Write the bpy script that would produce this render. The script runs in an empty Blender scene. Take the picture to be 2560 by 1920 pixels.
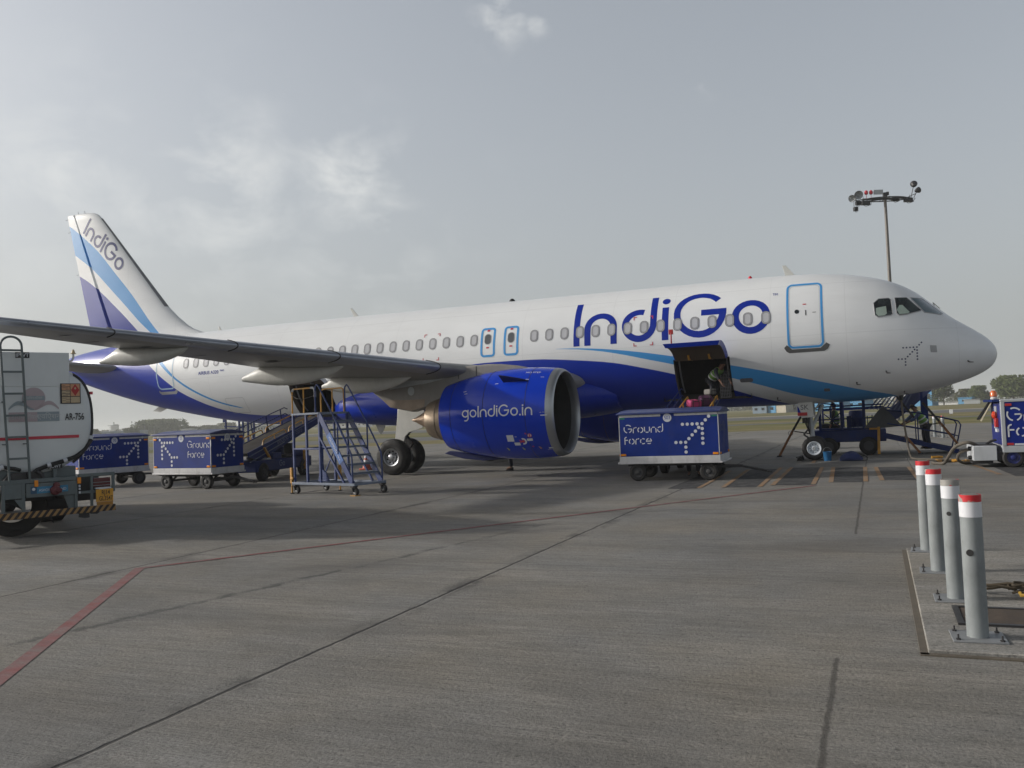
import bpy, bmesh, random
from math import *
from mathutils import Vector, Matrix, noise
random.seed(7)
R_ = radians
C = bpy.context.scene.collection
scene = bpy.context.scene

# ------------------------------------------------------------------ camera, sky, sun, exposure
cam_d = bpy.data.cameras.new('camera')
cam = bpy.data.objects.new('camera', cam_d)
C.objects.link(cam)
_r = Vector((0.92243, 0.38401, -0.04058)); _f = Vector((-0.38368, 0.92265, 0.03870))
_r = (_r - _f * _r.dot(_f)).normalized(); _f.normalize(); _u = _r.cross(_f)
cam.matrix_world = Matrix(((_r.x, _u.x, -_f.x, -3.232), (_r.y, _u.y, -_f.y, -28.878),
                           (_r.z, _u.z, -_f.z, 1.703), (0, 0, 0, 1)))
cam_d.sensor_width = 36.0
cam_d.lens = 36.0 * 2175.58 / 2560.0
cam_d.clip_start = 0.1
cam_d.clip_end = 20000
scene.camera = cam

SUN_EL = 21.0
SUN_AZ = (-0.971, -0.24)                       # direction towards the sun, on the ground plane
wd = bpy.data.worlds.new('World')
scene.world = wd
wd.use_nodes = True
wn, wl = wd.node_tree.nodes, wd.node_tree.links
wn.clear()
w_out = wn.new('ShaderNodeOutputWorld')
w_bg = wn.new('ShaderNodeBackground')
sky = wn.new('ShaderNodeTexSky')
sky.sky_type = 'NISHITA'
sky.sun_disc = False
sky.sun_elevation = R_(SUN_EL)
sky.sun_rotation = atan2(SUN_AZ[0], SUN_AZ[1])
sky.altitude = 300
sky.air_density = 1.0
sky.dust_density = 6.0
sky.ozone_density = 1.0
w_bg.inputs['Strength'].default_value = 0.15


def wnode(t, **kw):
    n = wn.new(t)
    for k, v in kw.items():
        setattr(n, k, v)
    return n


def wmath(op, a, b=None, clamp=False):
    n = wnode('ShaderNodeMath', operation=op, use_clamp=clamp)
    for i, q in enumerate((a, b)):
        if q is None:
            continue
        if isinstance(q, (int, float)):
            n.inputs[i].default_value = q
        else:
            wl.new(q, n.inputs[i])
    return n.outputs[0]


def wmix(fac, a, b):
    n = wnode('ShaderNodeMix', data_type='RGBA')
    for s, q in ((n.inputs[0], fac), (n.inputs[6], a), (n.inputs[7], b)):
        if isinstance(q, (int, float)):
            s.default_value = q
        elif isinstance(q, tuple):
            s.default_value = q
        else:
            wl.new(q, s)
    return n.outputs[2]


w_tc = wnode('ShaderNodeTexCoord')
w_hsv = wnode('ShaderNodeHueSaturation')
w_hsv.inputs['Saturation'].default_value = 0.45
wl.new(sky.outputs[0], w_hsv.inputs['Color'])
# an even veil of dust haze over the clear-sky gradient
w_base = wmix(0.20, w_hsv.outputs[0], (3.0, 3.3, 3.6, 1))
w_sep = wnode('ShaderNodeSeparateXYZ')
wl.new(w_tc.outputs['Generated'], w_sep.inputs[0])
w_low = wmath('EXPONENT', wmath('MULTIPLY', wmath('MAXIMUM', w_sep.outputs[2], 0.0), -4.6))
w_base = wmix(wmath('MULTIPLY', w_low, 0.80), w_base, (3.05, 3.2, 3.2, 1))
w_nz = wnode('ShaderNodeTexNoise')
w_nz.inputs['Scale'].default_value = 11.0
w_nz.inputs['Detail'].default_value = 9.0
w_nz.inputs['Roughness'].default_value = 0.58
w_nz.inputs['Distortion'].default_value = 0.3
w_map = wnode('ShaderNodeMapping')
w_map.inputs['Scale'].default_value = (1, 1, 1.7)
wl.new(w_tc.outputs['Generated'], w_map.inputs['Vector'])
wl.new(w_map.outputs[0], w_nz.inputs['Vector'])
w_fac = None
# clouds stand where the sky has them: direction, angular radius, strength
for d, rad, st in (((-0.743, 0.610, 0.272), 0.052, 1.0), ((-0.722, 0.638, 0.262), 0.045, 0.8),
                   ((-0.627, 0.733, 0.258), 0.085, 0.85), ((-0.521, 0.808, 0.270), 0.058, 1.15),
                   ((-0.500, 0.825, 0.245), 0.05, 0.8), ((-0.341, 0.839, 0.425), 0.028, 1.5),
                   ((-0.311, 0.854, 0.416), 0.014, 1.2), ((-0.71, 0.67, 0.21), 0.16, 0.45),
                   ((-0.52, 0.82, 0.19), 0.12, 0.4), ((-0.150, 0.926, 0.346), 0.012, 0.75)):
    dv = Vector(d).normalized()
    dp = wnode('ShaderNodeVectorMath', operation='DOT_PRODUCT')
    wl.new(w_tc.outputs['Generated'], dp.inputs[0])
    dp.inputs[1].default_value = dv
    a = wmath('SUBTRACT', 1.0, dp.outputs['Value'])
    a = wmath('MULTIPLY', a, -2.0 / rad ** 2)
    a = wmath('EXPONENT', a)
    a = wmath('MULTIPLY', a, st)
    w_fac = a if w_fac is None else wmath('MAXIMUM', w_fac, a)
w_rmp = wnode('ShaderNodeMapRange')
w_rmp.inputs['From Min'].default_value = 0.38
w_rmp.inputs['From Max'].default_value = 0.66
w_er = wmath('SUBTRACT', wmath('MINIMUM', w_fac, 1.0), 1.0)
w_er = wmath('MULTIPLY', w_er, 0.14)
wl.new(wmath('ADD', w_nz.outputs['Fac'], w_er), w_rmp.inputs['Value'])
w_cl = wmath('MULTIPLY', w_rmp.outputs[0], wmath('MINIMUM', w_fac, 1.0), True)
w_cl = wmath('MULTIPLY', w_cl, 0.80)
w_dim = wnode('ShaderNodeMapRange')
w_dim.inputs['From Min'].default_value = 0.47
w_dim.inputs['From Max'].default_value = 0.80
w_dim.inputs['To Min'].default_value = 1.08
w_dim.inputs['To Max'].default_value = 0.30
wl.new(w_sep.outputs[2], w_dim.inputs['Value'])
w_col = wmix(w_cl, w_base, (5.0, 5.08, 5.0, 1))
w_fin = wnode('ShaderNodeVectorMath', operation='SCALE')
wl.new(w_col, w_fin.inputs[0])
wl.new(w_dim.outputs[0], w_fin.inputs['Scale'])
w_col = w_fin.outputs[0]
wl.new(w_col, w_bg.inputs['Color'])
wl.new(w_bg.outputs[0], w_out.inputs['Surface'])

sun_d = bpy.data.lights.new('sun', 'SUN')
sun_d.energy = 2.8
sun_d.angle = R_(1.6)
sun_d.color = (1.0, 0.96, 0.90)
sun = bpy.data.objects.new('sun', sun_d)
C.objects.link(sun)
_sd = Vector((SUN_AZ[0] * cos(R_(SUN_EL)), SUN_AZ[1] * cos(R_(SUN_EL)), sin(R_(SUN_EL))))
sun.rotation_euler = _sd.to_track_quat('Z', 'Y').to_euler()
sun.location = (-60, -20, 40)
scene.view_settings.view_transform = 'Standard'
scene.view_settings.look = 'None'
scene.view_settings.exposure = 0.0
scene.view_settings.gamma = 1.0
scene.view_settings.use_curve_mapping = False


# ------------------------------------------------------------------ helpers
class MB:
    """Collects shapes; build() links them as ONE mesh object."""

    def __init__(s):
        s.v, s.f, s.m = [], [], []

    def add(s, vs, fs, mi=0):
        o = len(s.v)
        s.v += [tuple(p) for p in vs]
        s.f += [tuple(i + o for i in f) for f in fs]
        s.m += [mi] * len(fs)
        return s

    def box(s, c, d, rz=0, mi=0, M=None):
        x, y, z = d[0] / 2, d[1] / 2, d[2] / 2
        M = M or Matrix.Rotation(rz, 3, 'Z')
        c = Vector(c)
        vs = [c + M @ Vector(q) for q in ((-x, -y, -z), (x, -y, -z), (x, y, -z), (-x, y, -z),
                                          (-x, -y, z), (x, -y, z), (x, y, z), (-x, y, z))]
        return s.add(vs, [(0, 3, 2, 1), (4, 5, 6, 7), (0, 1, 5, 4), (1, 2, 6, 5), (2, 3, 7, 6), (3, 0, 4, 7)], mi)

    def span(s, a, b, mi=0):
        return s.box([(p + q) / 2 for p, q in zip(a, b)], [abs(q - p) for p, q in zip(a, b)], 0, mi)

    def beam(s, p0, p1, w, h=None, mi=0, up=(0, 0, 1)):
        p0, p1 = Vector(p0), Vector(p1)
        d = (p1 - p0)
        L = d.length
        d.normalize()
        up = Vector(up)
        if abs(d.dot(up)) > 0.98:
            up = Vector((0, 1, 0))
        a = d.cross(up).normalized()
        b = a.cross(d)
        M = Matrix((d, a, b)).transposed()
        return s.box((p0 + p1) / 2, (L, w, h or w), 0, mi, M)

    def cyl(s, p0, p1, r0, r1=None, n=14, cap=True, mi=0):
        return s.tube([p0, p1], [r0, r0 if r1 is None else r1], n, cap, mi)

    def tube(s, pts, r, n=8, cap=True, mi=0):
        pts = [Vector(p) for p in pts]
        k = len(pts)
        rs = r if isinstance(r, (list, tuple)) else [r] * k
        tang = []
        for i in range(k):
            t = pts[min(i + 1, k - 1)] - pts[max(i - 1, 0)]
            tang.append(t.normalized() if t.length > 1e-9 else Vector((0, 0, 1)))
        a = tang[0].orthogonal().normalized()
        vs, fs = [], []
        for i in range(k):
            a = (a - tang[i] * a.dot(tang[i]))
            a = a.normalized() if a.length > 1e-6 else tang[i].orthogonal().normalized()
            b = tang[i].cross(a)
            for j in range(n):
                q = 2 * pi * j / n
                vs.append(pts[i] + (a * cos(q) + b * sin(q)) * rs[i])
        for i in range(k - 1):
            for j in range(n):
                j2 = (j + 1) % n
                fs.append((i * n + j, i * n + j2, (i + 1) * n + j2, (i + 1) * n + j))
        if cap:
            fs.append(tuple(reversed(range(n))))
            fs.append(tuple(range((k - 1) * n, k * n)))
        return s.add(vs, fs, mi)

    def lathe(s, prof, o, ax=(1, 0, 0), n=48, mi=0, mis=None):
        ax = Vector(ax).normalized()
        a = ax.orthogonal().normalized()
        b = ax.cross(a)
        o = Vector(o)
        rings = [[o + ax * t + (a * cos(2 * pi * j / n) + b * sin(2 * pi * j / n)) * max(r, 1e-4) for j in range(n)]
                 for t, r in prof]
        return s.loft(rings, True, False, mi, mis)

    def loft(s, rings, close=True, cap=False, mi=0, mis=None):
        n = len(rings[0])
        vs = [p for q in rings for p in q]
        for i in range(len(rings) - 1):
            fs = []
            for j in range(n if close else n - 1):
                j2 = (j + 1) % n
                fs.append((i * n + j, i * n + j2, (i + 1) * n + j2, (i + 1) * n + j))
            if i == 0:
                o = len(s.v)
                s.v += [tuple(p) for p in vs]
            s.f += [tuple(q + o for q in f) for f in fs]
            s.m += [mis[i] if mis else mi] * len(fs)
        if cap:
            k = (len(rings) - 1) * n
            s.f.append(tuple(o + q for q in reversed(range(n))))
            s.f.append(tuple(o + q for q in range(k, k + n)))
            s.m += [mi, mi]
        return s

    def prism(s, poly, fn, t0, t1, mi=0):
        """poly of 2-D points, fn(a, b, t) gives the 3-D point."""
        n = len(poly)
        vs = [fn(a, b, t0) for a, b in poly] + [fn(a, b, t1) for a, b in poly]
        fs = [tuple(range(n)), tuple(range(2 * n - 1, n - 1, -1))]
        fs += [(i, i + n, (i + 1) % n + n, (i + 1) % n) for i in range(n)]
        return s.add(vs, fs, mi)

    def build(s, name, mats, parent=None, bev=0.0, W=False, sharp=38, kind=None):
        me = bpy.data.meshes.new(name)
        off = ROOT.get(parent.name, Vector()) if (W and parent) else Vector()
        me.from_pydata([tuple(Vector(p) - off) for p in s.v], [], s.f)
        for m in (mats if isinstance(mats, (list, tuple)) else [mats]):
            me.materials.append(m)
        me.polygons.foreach_set('material_index', s.m)
        bm = bmesh.new()
        bm.from_mesh(me)
        bmesh.ops.recalc_face_normals(bm, faces=bm.faces)
        bm.to_mesh(me)
        bm.free()
        me.polygons.foreach_set('use_smooth', [True] * len(me.polygons))
        me.set_sharp_from_angle(angle=R_(sharp))
        o = bpy.data.objects.new(name, me)
        C.objects.link(o)
        if parent:
            o.parent = parent
            if parent.name in ROOT:
                ROOT[o.name] = ROOT[parent.name]
        if bev:
            b = o.modifiers.new('bevel', 'BEVEL')
            b.width = bev
            b.segments = 2
            b.limit_method = 'ANGLE'
            b.angle_limit = R_(40)
        if kind:
            o['kind'] = kind
        return o


ROOT = {}


def thing(name, label, cat, loc=(0, 0, 0), rz=0, group=None):
    o = bpy.data.objects.new(name, None)
    o.empty_display_size = 0.3
    C.objects.link(o)
    o.location = loc
    o.rotation_euler = (0, 0, rz)
    o['label'] = label
    o['category'] = cat
    if group:
        o['group'] = group
    ROOT[o.name] = Vector(loc)
    return o


def tag(o, label, cat, group=None):
    o['label'] = label
    o['category'] = cat
    if group:
        o['group'] = group
    return o


def dup(root, loc, rz=None, label=None):
    c = root.copy()
    C.objects.link(c)
    c.location = loc
    if rz is not None:
        c.rotation_euler = (0, 0, rz)
    if label:
        c['label'] = label
    for ch in list(root.children):
        d = ch.copy()
        C.objects.link(d)
        d.parent = c
        for g in list(ch.children):
            e = g.copy()
            C.objects.link(e)
            e.parent = d
    return c


_text = {}


def text2d(t, size=1.0, sx=1.0, align='CENTER', bold=0.0):
    """Outline of a word as flat faces: (list of xy, list of faces)."""
    key = (t, bold)
    if key not in _text:
        cu = bpy.data.curves.new('word', 'FONT')
        cu.body = t
        cu.size = 1.0
        cu.offset = bold
        cu.resolution_u = 4
        ob = bpy.data.objects.new('word', cu)
        C.objects.link(ob)
        dg = bpy.context.evaluated_depsgraph_get()
        me = bpy.data.meshes.new_from_object(ob.evaluated_get(dg))
        vs = [(v.co.x, v.co.y) for v in me.vertices]
        fs = [tuple(p.vertices) for p in me.polygons]
        bpy.data.objects.remove(ob)
        bpy.data.curves.remove(cu)
        bpy.data.meshes.remove(me)
        _text[key] = (vs, fs)
    vs, fs = _text[key]
    if not vs:
        return [], []
    x0 = min(v[0] for v in vs)
    x1 = max(v[0] for v in vs)
    o = (x0 + x1) / 2 if align == 'CENTER' else x0
    return [((x - o) * size * sx, y * size) for x, y in vs], fs


def word(mb, t, fn, size, sx=1.0, align='CENTER', bold=0.0, mi=0):
    vs, fs = text2d(t, size, sx, align, bold)
    mb.add([fn(a, b) for a, b in vs], fs, mi)


def plane_fn(o, ex, ey, off=0.0):
    o, ex, ey = Vector(o), Vector(ex).normalized(), Vector(ey).normalized()
    n = ex.cross(ey)
    return lambda a, b: o + ex * a + ey * b + n * off


# monoline lettering: every glyph is a set of centre lines drawn with one pen width (x-height = 1)
def arc(cx, cy, r, a0, a1, n=28):
    return [(cx + r * cos(R_(a0 + (a1 - a0) * i / n)), cy + r * sin(R_(a0 + (a1 - a0) * i / n))) for i in range(n + 1)]


def glyph(c, w, cap=1.42):
    r = 0.5 - w / 2
    h = w / 2
    G = (cap - w) / 2
    if c == 'I':
        return [[(h, 0), (h, cap)]], [], w
    if c == 'n':
        return [[(h, 0), (h, 0.5)] + arc(0.5 - h * 0.2, 0.5, r - h * 0.2, 180, 0)[1:] + [(1 - w * 0.7, 0)]], [], 1.0 - h * 0.4
    if c == 'r':
        return [[(h, 0), (h, 0.5)] + arc(0.5, 0.5, r, 180, 70)[1:]], [], 0.68
    if c == 'u':
        return [[(h, 1), (h, 0.5)] + arc(0.5, 0.5, r, 180, 360)[1:] + [(1 - h, 1)]], [], 1.0
    if c == 'd':
        return [arc(0.5, 0.5, r, 72, 360) + [(1 - h, cap)]], [], 1.0
    if c == 'D':
        return [arc(0.5, 0.5, r, 0, 360), [(1 - h, 0), (1 - h, cap)]], [], 1.0
    if c == 'i':
        return [[(h, 0), (h, 1)]], [(h, 1 + w * 1.25, w * 0.62)], w
    if c == 'G':
        return [arc(G + h, cap / 2, G, 38, 360) + [(2 * G + h, cap / 2 + h), ],
                [(2 * G + w, cap / 2 + h * 0.0), (G + h * 1.4, cap / 2)]], [], 2 * G + w
    if c == 'o':
        return [arc(0.5, 0.5, r, 0, 360)], [], 1.0
    if c == 'g':
        return [arc(0.5, 0.5, r, 0, 360), [(1 - h, 1), (1 - h, 0.0)] + arc(0.5, -0.02, r, 0, -115)[1:]], [], 1.0
    if c == 'c':
        return [arc(0.5, 0.5, r, 48, 312)], [], 0.9
    if c == 'e':
        return [arc(0.5, 0.5, r, 0, 310), [(h, 0.5), (1 - h, 0.5)]], [], 1.0
    if c == 'F':
        return [[(h, 0), (h, 0.95)] + arc(0.36, 0.95, 0.36 - h, 180, 85, 12)[1:], [(h, 0.72), (0.6, 0.72)]], [], 0.62
    if c == '.':
        return [], [(w * 0.62, w * 0.62, w * 0.62)], w * 1.25
    return [], [], 0.5


def stroke(mb, line, w, fn, mi=0, step=0.12):
    pts = []
    for a, b in zip(line[:-1], line[1:]):
        L = hypot(b[0] - a[0], b[1] - a[1])
        k = max(1, int(L / step))
        pts += [(a[0] + (b[0] - a[0]) * i / k, a[1] + (b[1] - a[1]) * i / k) for i in range(k)]
    pts.append(line[-1])
    L_, R2 = [], []
    n = len(pts)
    closed = hypot(pts[0][0] - pts[-1][0], pts[0][1] - pts[-1][1]) < 1e-6
    for i in range(n):
        p, q = (pts[i - 1] if i else (pts[-2] if closed else pts[0])), (pts[i + 1] if i < n - 1 else (pts[1] if closed else pts[-1]))
        dx, dy = q[0] - p[0], q[1] - p[1]
        l = hypot(dx, dy) or 1
        nx, ny = -dy / l * w / 2, dx / l * w / 2
        L_.append((pts[i][0] + nx, pts[i][1] + ny))
        R2.append((pts[i][0] - nx, pts[i][1] - ny))
    vs = [fn(*p) for p in L_] + [fn(*p) for p in R2]
    mb.add(vs, [(i, i + 1, n + i + 1, n + i) for i in range(n - 1)], mi)


def disc(mb, cx, cy, r, fn, mi=0, n=16):
    vs = [fn(cx, cy)] + [fn(cx + r * cos(2 * pi * i / n), cy + r * sin(2 * pi * i / n)) for i in range(n)]
    mb.add(vs, [(0, 1 + i, 1 + (i + 1) % n) for i in range(n)], mi)


def logo(mb, t, fn, s, w=0.19, gap=0.16, cap=1.42, mi=0, stencil=False):
    x = 0
    for k, c in enumerate(t):
        if c == ' ':
            x += 0.6
            continue
        lines, dots, adv = glyph(c, w, cap)
        for ln in lines:
            if stencil and len(ln) > 20:
                m = len(ln)
                cut = max(1, int(m * 0.035))
                a, b = int(m * 0.30), int(m * 0.72)
                segs = [ln[:a - cut], ln[a + cut:b - cut], ln[b + cut:]]
            else:
                segs = [ln]
            for sg in segs:
                if len(sg) > 1:
                    stroke(mb, [((x + a) * s, b * s) for a, b in sg], w * s, fn, mi, 0.12 * s)
        for a, b, r in dots:
            disc(mb, (x + a) * s, b * s, r * s, fn, mi)
        x += adv + gap
    return (x - gap) * s


# ------------------------------------------------------------------ materials
def sock(n, k, v):
    n.inputs[k].default_value = v


_mats = {}


def paint(name, rgb, rough=0.45, metal=0.0, var=0.10, scale=2.5, coat=0.0, bump=0.0, bscale=60, spec=0.5, dirt=0.0):
    """Principled surface whose colour and gloss wander a little, with optional grime."""
    if name in _mats:
        return _mats[name]
    m = bpy.data.materials.new(name)
    m.use_nodes = True
    nt = m.node_tree
    P = nt.nodes['Principled BSDF']
    sock(P, 'Metallic', metal)
    sock(P, 'Specular IOR Level', spec)
    if coat:
        sock(P, 'Coat Weight', coat)
        sock(P, 'Coat Roughness', 0.06)
    tc = nt.nodes.new('ShaderNodeTexCoord')
    nz = nt.nodes.new('ShaderNodeTexNoise')
    sock(nz, 'Scale', scale)
    sock(nz, 'Detail', 6.0)
    sock(nz, 'Roughness', 0.6)
    nt.links.new(tc.outputs['Object'], nz.inputs['Vector'])
    mr = nt.nodes.new('ShaderNodeMapRange')
    sock(mr, 'From Min', 0.3)
    sock(mr, 'From Max', 0.7)
    sock(mr, 'To Min', 1 - var)
    sock(mr, 'To Max', 1 + var)
    nt.links.new(nz.outputs['Fac'], mr.inputs['Value'])
    vm = nt.nodes.new('ShaderNodeVectorMath')
    vm.operation = 'SCALE'
    vm.inputs[0].default_value = rgb
    nt.links.new(mr.outputs[0], vm.inputs['Scale'])
    col = vm.outputs[0]
    if dirt:
        n2 = nt.nodes.new('ShaderNodeTexNoise')
        sock(n2, 'Scale', scale * 2.2)
        sock(n2, 'Detail', 8.0)
        sock(n2, 'Roughness', 0.7)
        mp = nt.nodes.new('ShaderNodeMapping')
        mp.inputs['Scale'].default_value = (1, 1, 0.35)
        nt.links.new(tc.outputs['Object'], mp.inputs['Vector'])
        nt.links.new(mp.outputs[0], n2.inputs['Vector'])
        r2 = nt.nodes.new('ShaderNodeMapRange')
        sock(r2, 'From Min', 0.5)
        sock(r2, 'From Max', 0.75)
        sock(r2, 'To Max', dirt)
        nt.links.new(n2.outputs['Fac'], r2.inputs['Value'])
        mx = nt.nodes.new('ShaderNodeMix')
        mx.data_type = 'RGBA'
        nt.links.new(r2.outputs[0], mx.inputs[0])
        nt.links.new(col, mx.inputs[6])
        mx.inputs[7].default_value = (0.07, 0.06, 0.05, 1)
        col = mx.outputs[2]
    nt.links.new(col, P.inputs['Base Color'])
    m2 = nt.nodes.new('ShaderNodeMapRange')
    sock(m2, 'From Min', 0.3)
    sock(m2, 'From Max', 0.7)
    sock(m2, 'To Min', max(0.03, rough * 0.8))
    sock(m2, 'To Max', min(1, rough * 1.25))
    nt.links.new(nz.outputs['Fac'], m2.inputs['Value'])
    nt.links.new(m2.outputs[0], P.inputs['Roughness'])
    if bump:
        n3 = nt.nodes.new('ShaderNodeTexNoise')
        sock(n3, 'Scale', bscale)
        sock(n3, 'Detail', 4.0)
        nt.links.new(tc.outputs['Object'], n3.inputs['Vector'])
        bp = nt.nodes.new('ShaderNodeBump')
        sock(bp, 'Strength', bump)
        sock(bp, 'Distance', 0.01)
        nt.links.new(n3.outputs['Fac'], bp.inputs['Height'])
        nt.links.new(bp.outputs[0], P.inputs['Normal'])
    _mats[name] = m
    return m


BLUE = (0.003, 0.030, 0.36)
LBLUE = (0.055, 0.30, 0.66)
WHITE = (0.76, 0.775, 0.785)
m_white = paint('white_paint', WHITE, 0.32, coat=0.35, var=0.03, dirt=0.03)
m_blue = paint('indigo_gloss', BLUE, 0.32, coat=0.12, var=0.05, spec=0.25)
m_bluemark = paint('indigo_marking', (0.004, 0.024, 0.28), 0.45, var=0.04, spec=0.2)
m_lblue = paint('sky_blue_marking', LBLUE, 0.4, var=0.04)
m_whitemark = paint('white_marking', (0.66, 0.68, 0.70), 0.5, var=0.05, dirt=0.08)
m_navy = paint('navy_equipment', (0.005, 0.020, 0.115), 0.5, var=0.2, dirt=0.25, spec=0.3)
m_cart = paint('cart_blue', (0.002, 0.022, 0.185), 0.5, var=0.20, scale=1.6, dirt=0.16, spec=0.22, bump=0.5, bscale=2.2)
m_stair = paint('stair_blue', (0.016, 0.038, 0.145), 0.45, var=0.2, scale=4, dirt=0.3)
m_tread = paint('stair_tread', (0.135, 0.165, 0.225), 0.55, var=0.15, scale=5, dirt=0.3)
m_rubber = paint('tyre_rubber', (0.018, 0.017, 0.017), 0.75, var=0.2, scale=6, bump=0.3, bscale=25)
m_black = paint('black_plastic', (0.012, 0.012, 0.013), 0.5, var=0.2)
m_dark = paint('dark_steel', (0.035, 0.034, 0.036), 0.5, metal=0.3, var=0.25, dirt=0.3)
m_grey = paint('grey_steel', (0.22, 0.23, 0.24), 0.45, metal=0.2, var=0.12, dirt=0.2)
m_lgrey = paint('pale_grey_paint', (0.42, 0.44, 0.45), 0.45, var=0.08, dirt=0.12)
m_yellow = paint('ochre_yellow_paint', (0.50, 0.25, 0.035), 0.5, var=0.2, scale=4, dirt=0.35)
m_amber = paint('amber_reflector', (0.75, 0.25, 0.01), 0.25, var=0.1)
m_red = paint('red_paint', (0.42, 0.018, 0.02), 0.45, var=0.15, dirt=0.15)
m_redmark = paint('red_marking', (0.50, 0.035, 0.06), 0.5, var=0.1)
m_alu = paint('bare_aluminium', (0.42, 0.43, 0.45), 0.38, metal=0.85, var=0.08)
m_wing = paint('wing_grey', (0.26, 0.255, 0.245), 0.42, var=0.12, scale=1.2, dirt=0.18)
m_fair = paint('fairing_white', (0.55, 0.55, 0.52), 0.4, var=0.06, dirt=0.12)
m_titan = paint('heat_stained_titanium', (0.30, 0.245, 0.19), 0.46, metal=0.8, var=0.3, scale=1.6)
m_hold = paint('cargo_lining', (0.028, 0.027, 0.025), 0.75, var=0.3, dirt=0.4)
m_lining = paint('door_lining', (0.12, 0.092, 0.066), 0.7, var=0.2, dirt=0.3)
m_glass = paint('dark_glass', (0.012, 0.016, 0.018), 0.06, var=0.05, spec=0.8)
m_skin = paint('skin', (0.20, 0.105, 0.065), 0.55, var=0.08)
m_hair = paint('black_hair', (0.012, 0.011, 0.010), 0.6, var=0.2)
m_vest = paint('hi_vis_vest', (0.42, 0.72, 0.05), 0.6, var=0.1)
m_dkcloth = paint('dark_cloth', (0.018, 0.020, 0.030), 0.85, var=0.25)
m_blcloth = paint('blue_cloth', (0.07, 0.10, 0.20), 0.85, var=0.2)
m_silver = paint('reflective_strip', (0.6, 0.62, 0.6), 0.35, var=0.05)

# ------------------------------------------------------------------ ground, aprons, roads, markings
class NT:
    """Short hand for building a shader."""

    def __init__(s, name):
        s.m = bpy.data.materials.new(name)
        s.m.use_nodes = True
        s.t = s.m.node_tree
        s.P = s.t.nodes['Principled BSDF']
        s.tc = s.t.nodes.new('ShaderNodeTexCoord').outputs['Object']
        sp = s.t.nodes.new('ShaderNodeSeparateXYZ')
        s.t.links.new(s.tc, sp.inputs[0])
        s.x, s.y, s.z = sp.outputs

    def put(s, sk, q):
        if isinstance(q, (int, float, tuple)):
            sk.default_value = q
        else:
            s.t.links.new(q, sk)

    def op(s, o, a, b=None, c=None, clamp=False):
        n = s.t.nodes.new('ShaderNodeMath')
        n.operation = o
        n.use_clamp = clamp
        for i, q in enumerate((a, b, c)):
            if q is not None:
                s.put(n.inputs[i], q)
        return n.outputs[0]

    def ramp(s, v, a, b, lo=0.0, hi=1.0):
        n = s.t.nodes.new('ShaderNodeMapRange')
        s.put(n.inputs['Value'], v)
        for k, q in (('From Min', a), ('From Max', b), ('To Min', lo), ('To Max', hi)):
            s.put(n.inputs[k], q)
        return n.outputs[0]

    def noise(s, sc, det=5, rough=0.6, stretch=None, dist=0.0):
        n = s.t.nodes.new('ShaderNodeTexNoise')
        s.put(n.inputs['Scale'], sc)
        s.put(n.inputs['Detail'], det)
        s.put(n.inputs['Roughness'], rough)
        s.put(n.inputs['Distortion'], dist)
        if stretch:
            m = s.t.nodes.new('ShaderNodeMapping')
            m.inputs['Scale'].default_value = stretch
            s.t.links.new(s.tc, m.inputs['Vector'])
            s.t.links.new(m.outputs[0], n.inputs['Vector'])
        else:
            s.t.links.new(s.tc, n.inputs['Vector'])
        return n.outputs['Fac']

    def mix(s, f, a, b):
        n = s.t.nodes.new('ShaderNodeMix')
        n.data_type = 'RGBA'
        for k, q in ((0, f), (6, a), (7, b)):
            if isinstance(q, tuple) and len(q) == 3:
                q = q + (1,)
            s.put(n.inputs[k], q)
        return n.outputs[2]

    def scale(s, col, f):
        n = s.t.nodes.new('ShaderNodeVectorMath')
        n.operation = 'SCALE'
        if isinstance(col, tuple):
            n.inputs[0].default_value = col[:3]
        else:
            s.t.links.new(col, n.inputs[0])
        s.put(n.inputs['Scale'], f)
        return n.outputs[0]

    def bump(s, h, st, dist=0.01):
        n = s.t.nodes.new('ShaderNodeBump')
        s.put(n.inputs['Strength'], st)
        s.put(n.inputs['Distance'], dist)
        s.t.links.new(h, n.inputs['Height'])
        s.t.links.new(n.outputs[0], s.P.inputs['Normal'])

    def done(s, col, rough=0.85, spec=0.3):
        s.put(s.P.inputs['Base Color'], col)
        s.put(s.P.inputs['Roughness'], rough)
        s.put(s.P.inputs['Specular IOR Level'], spec)
        return s.m


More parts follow.
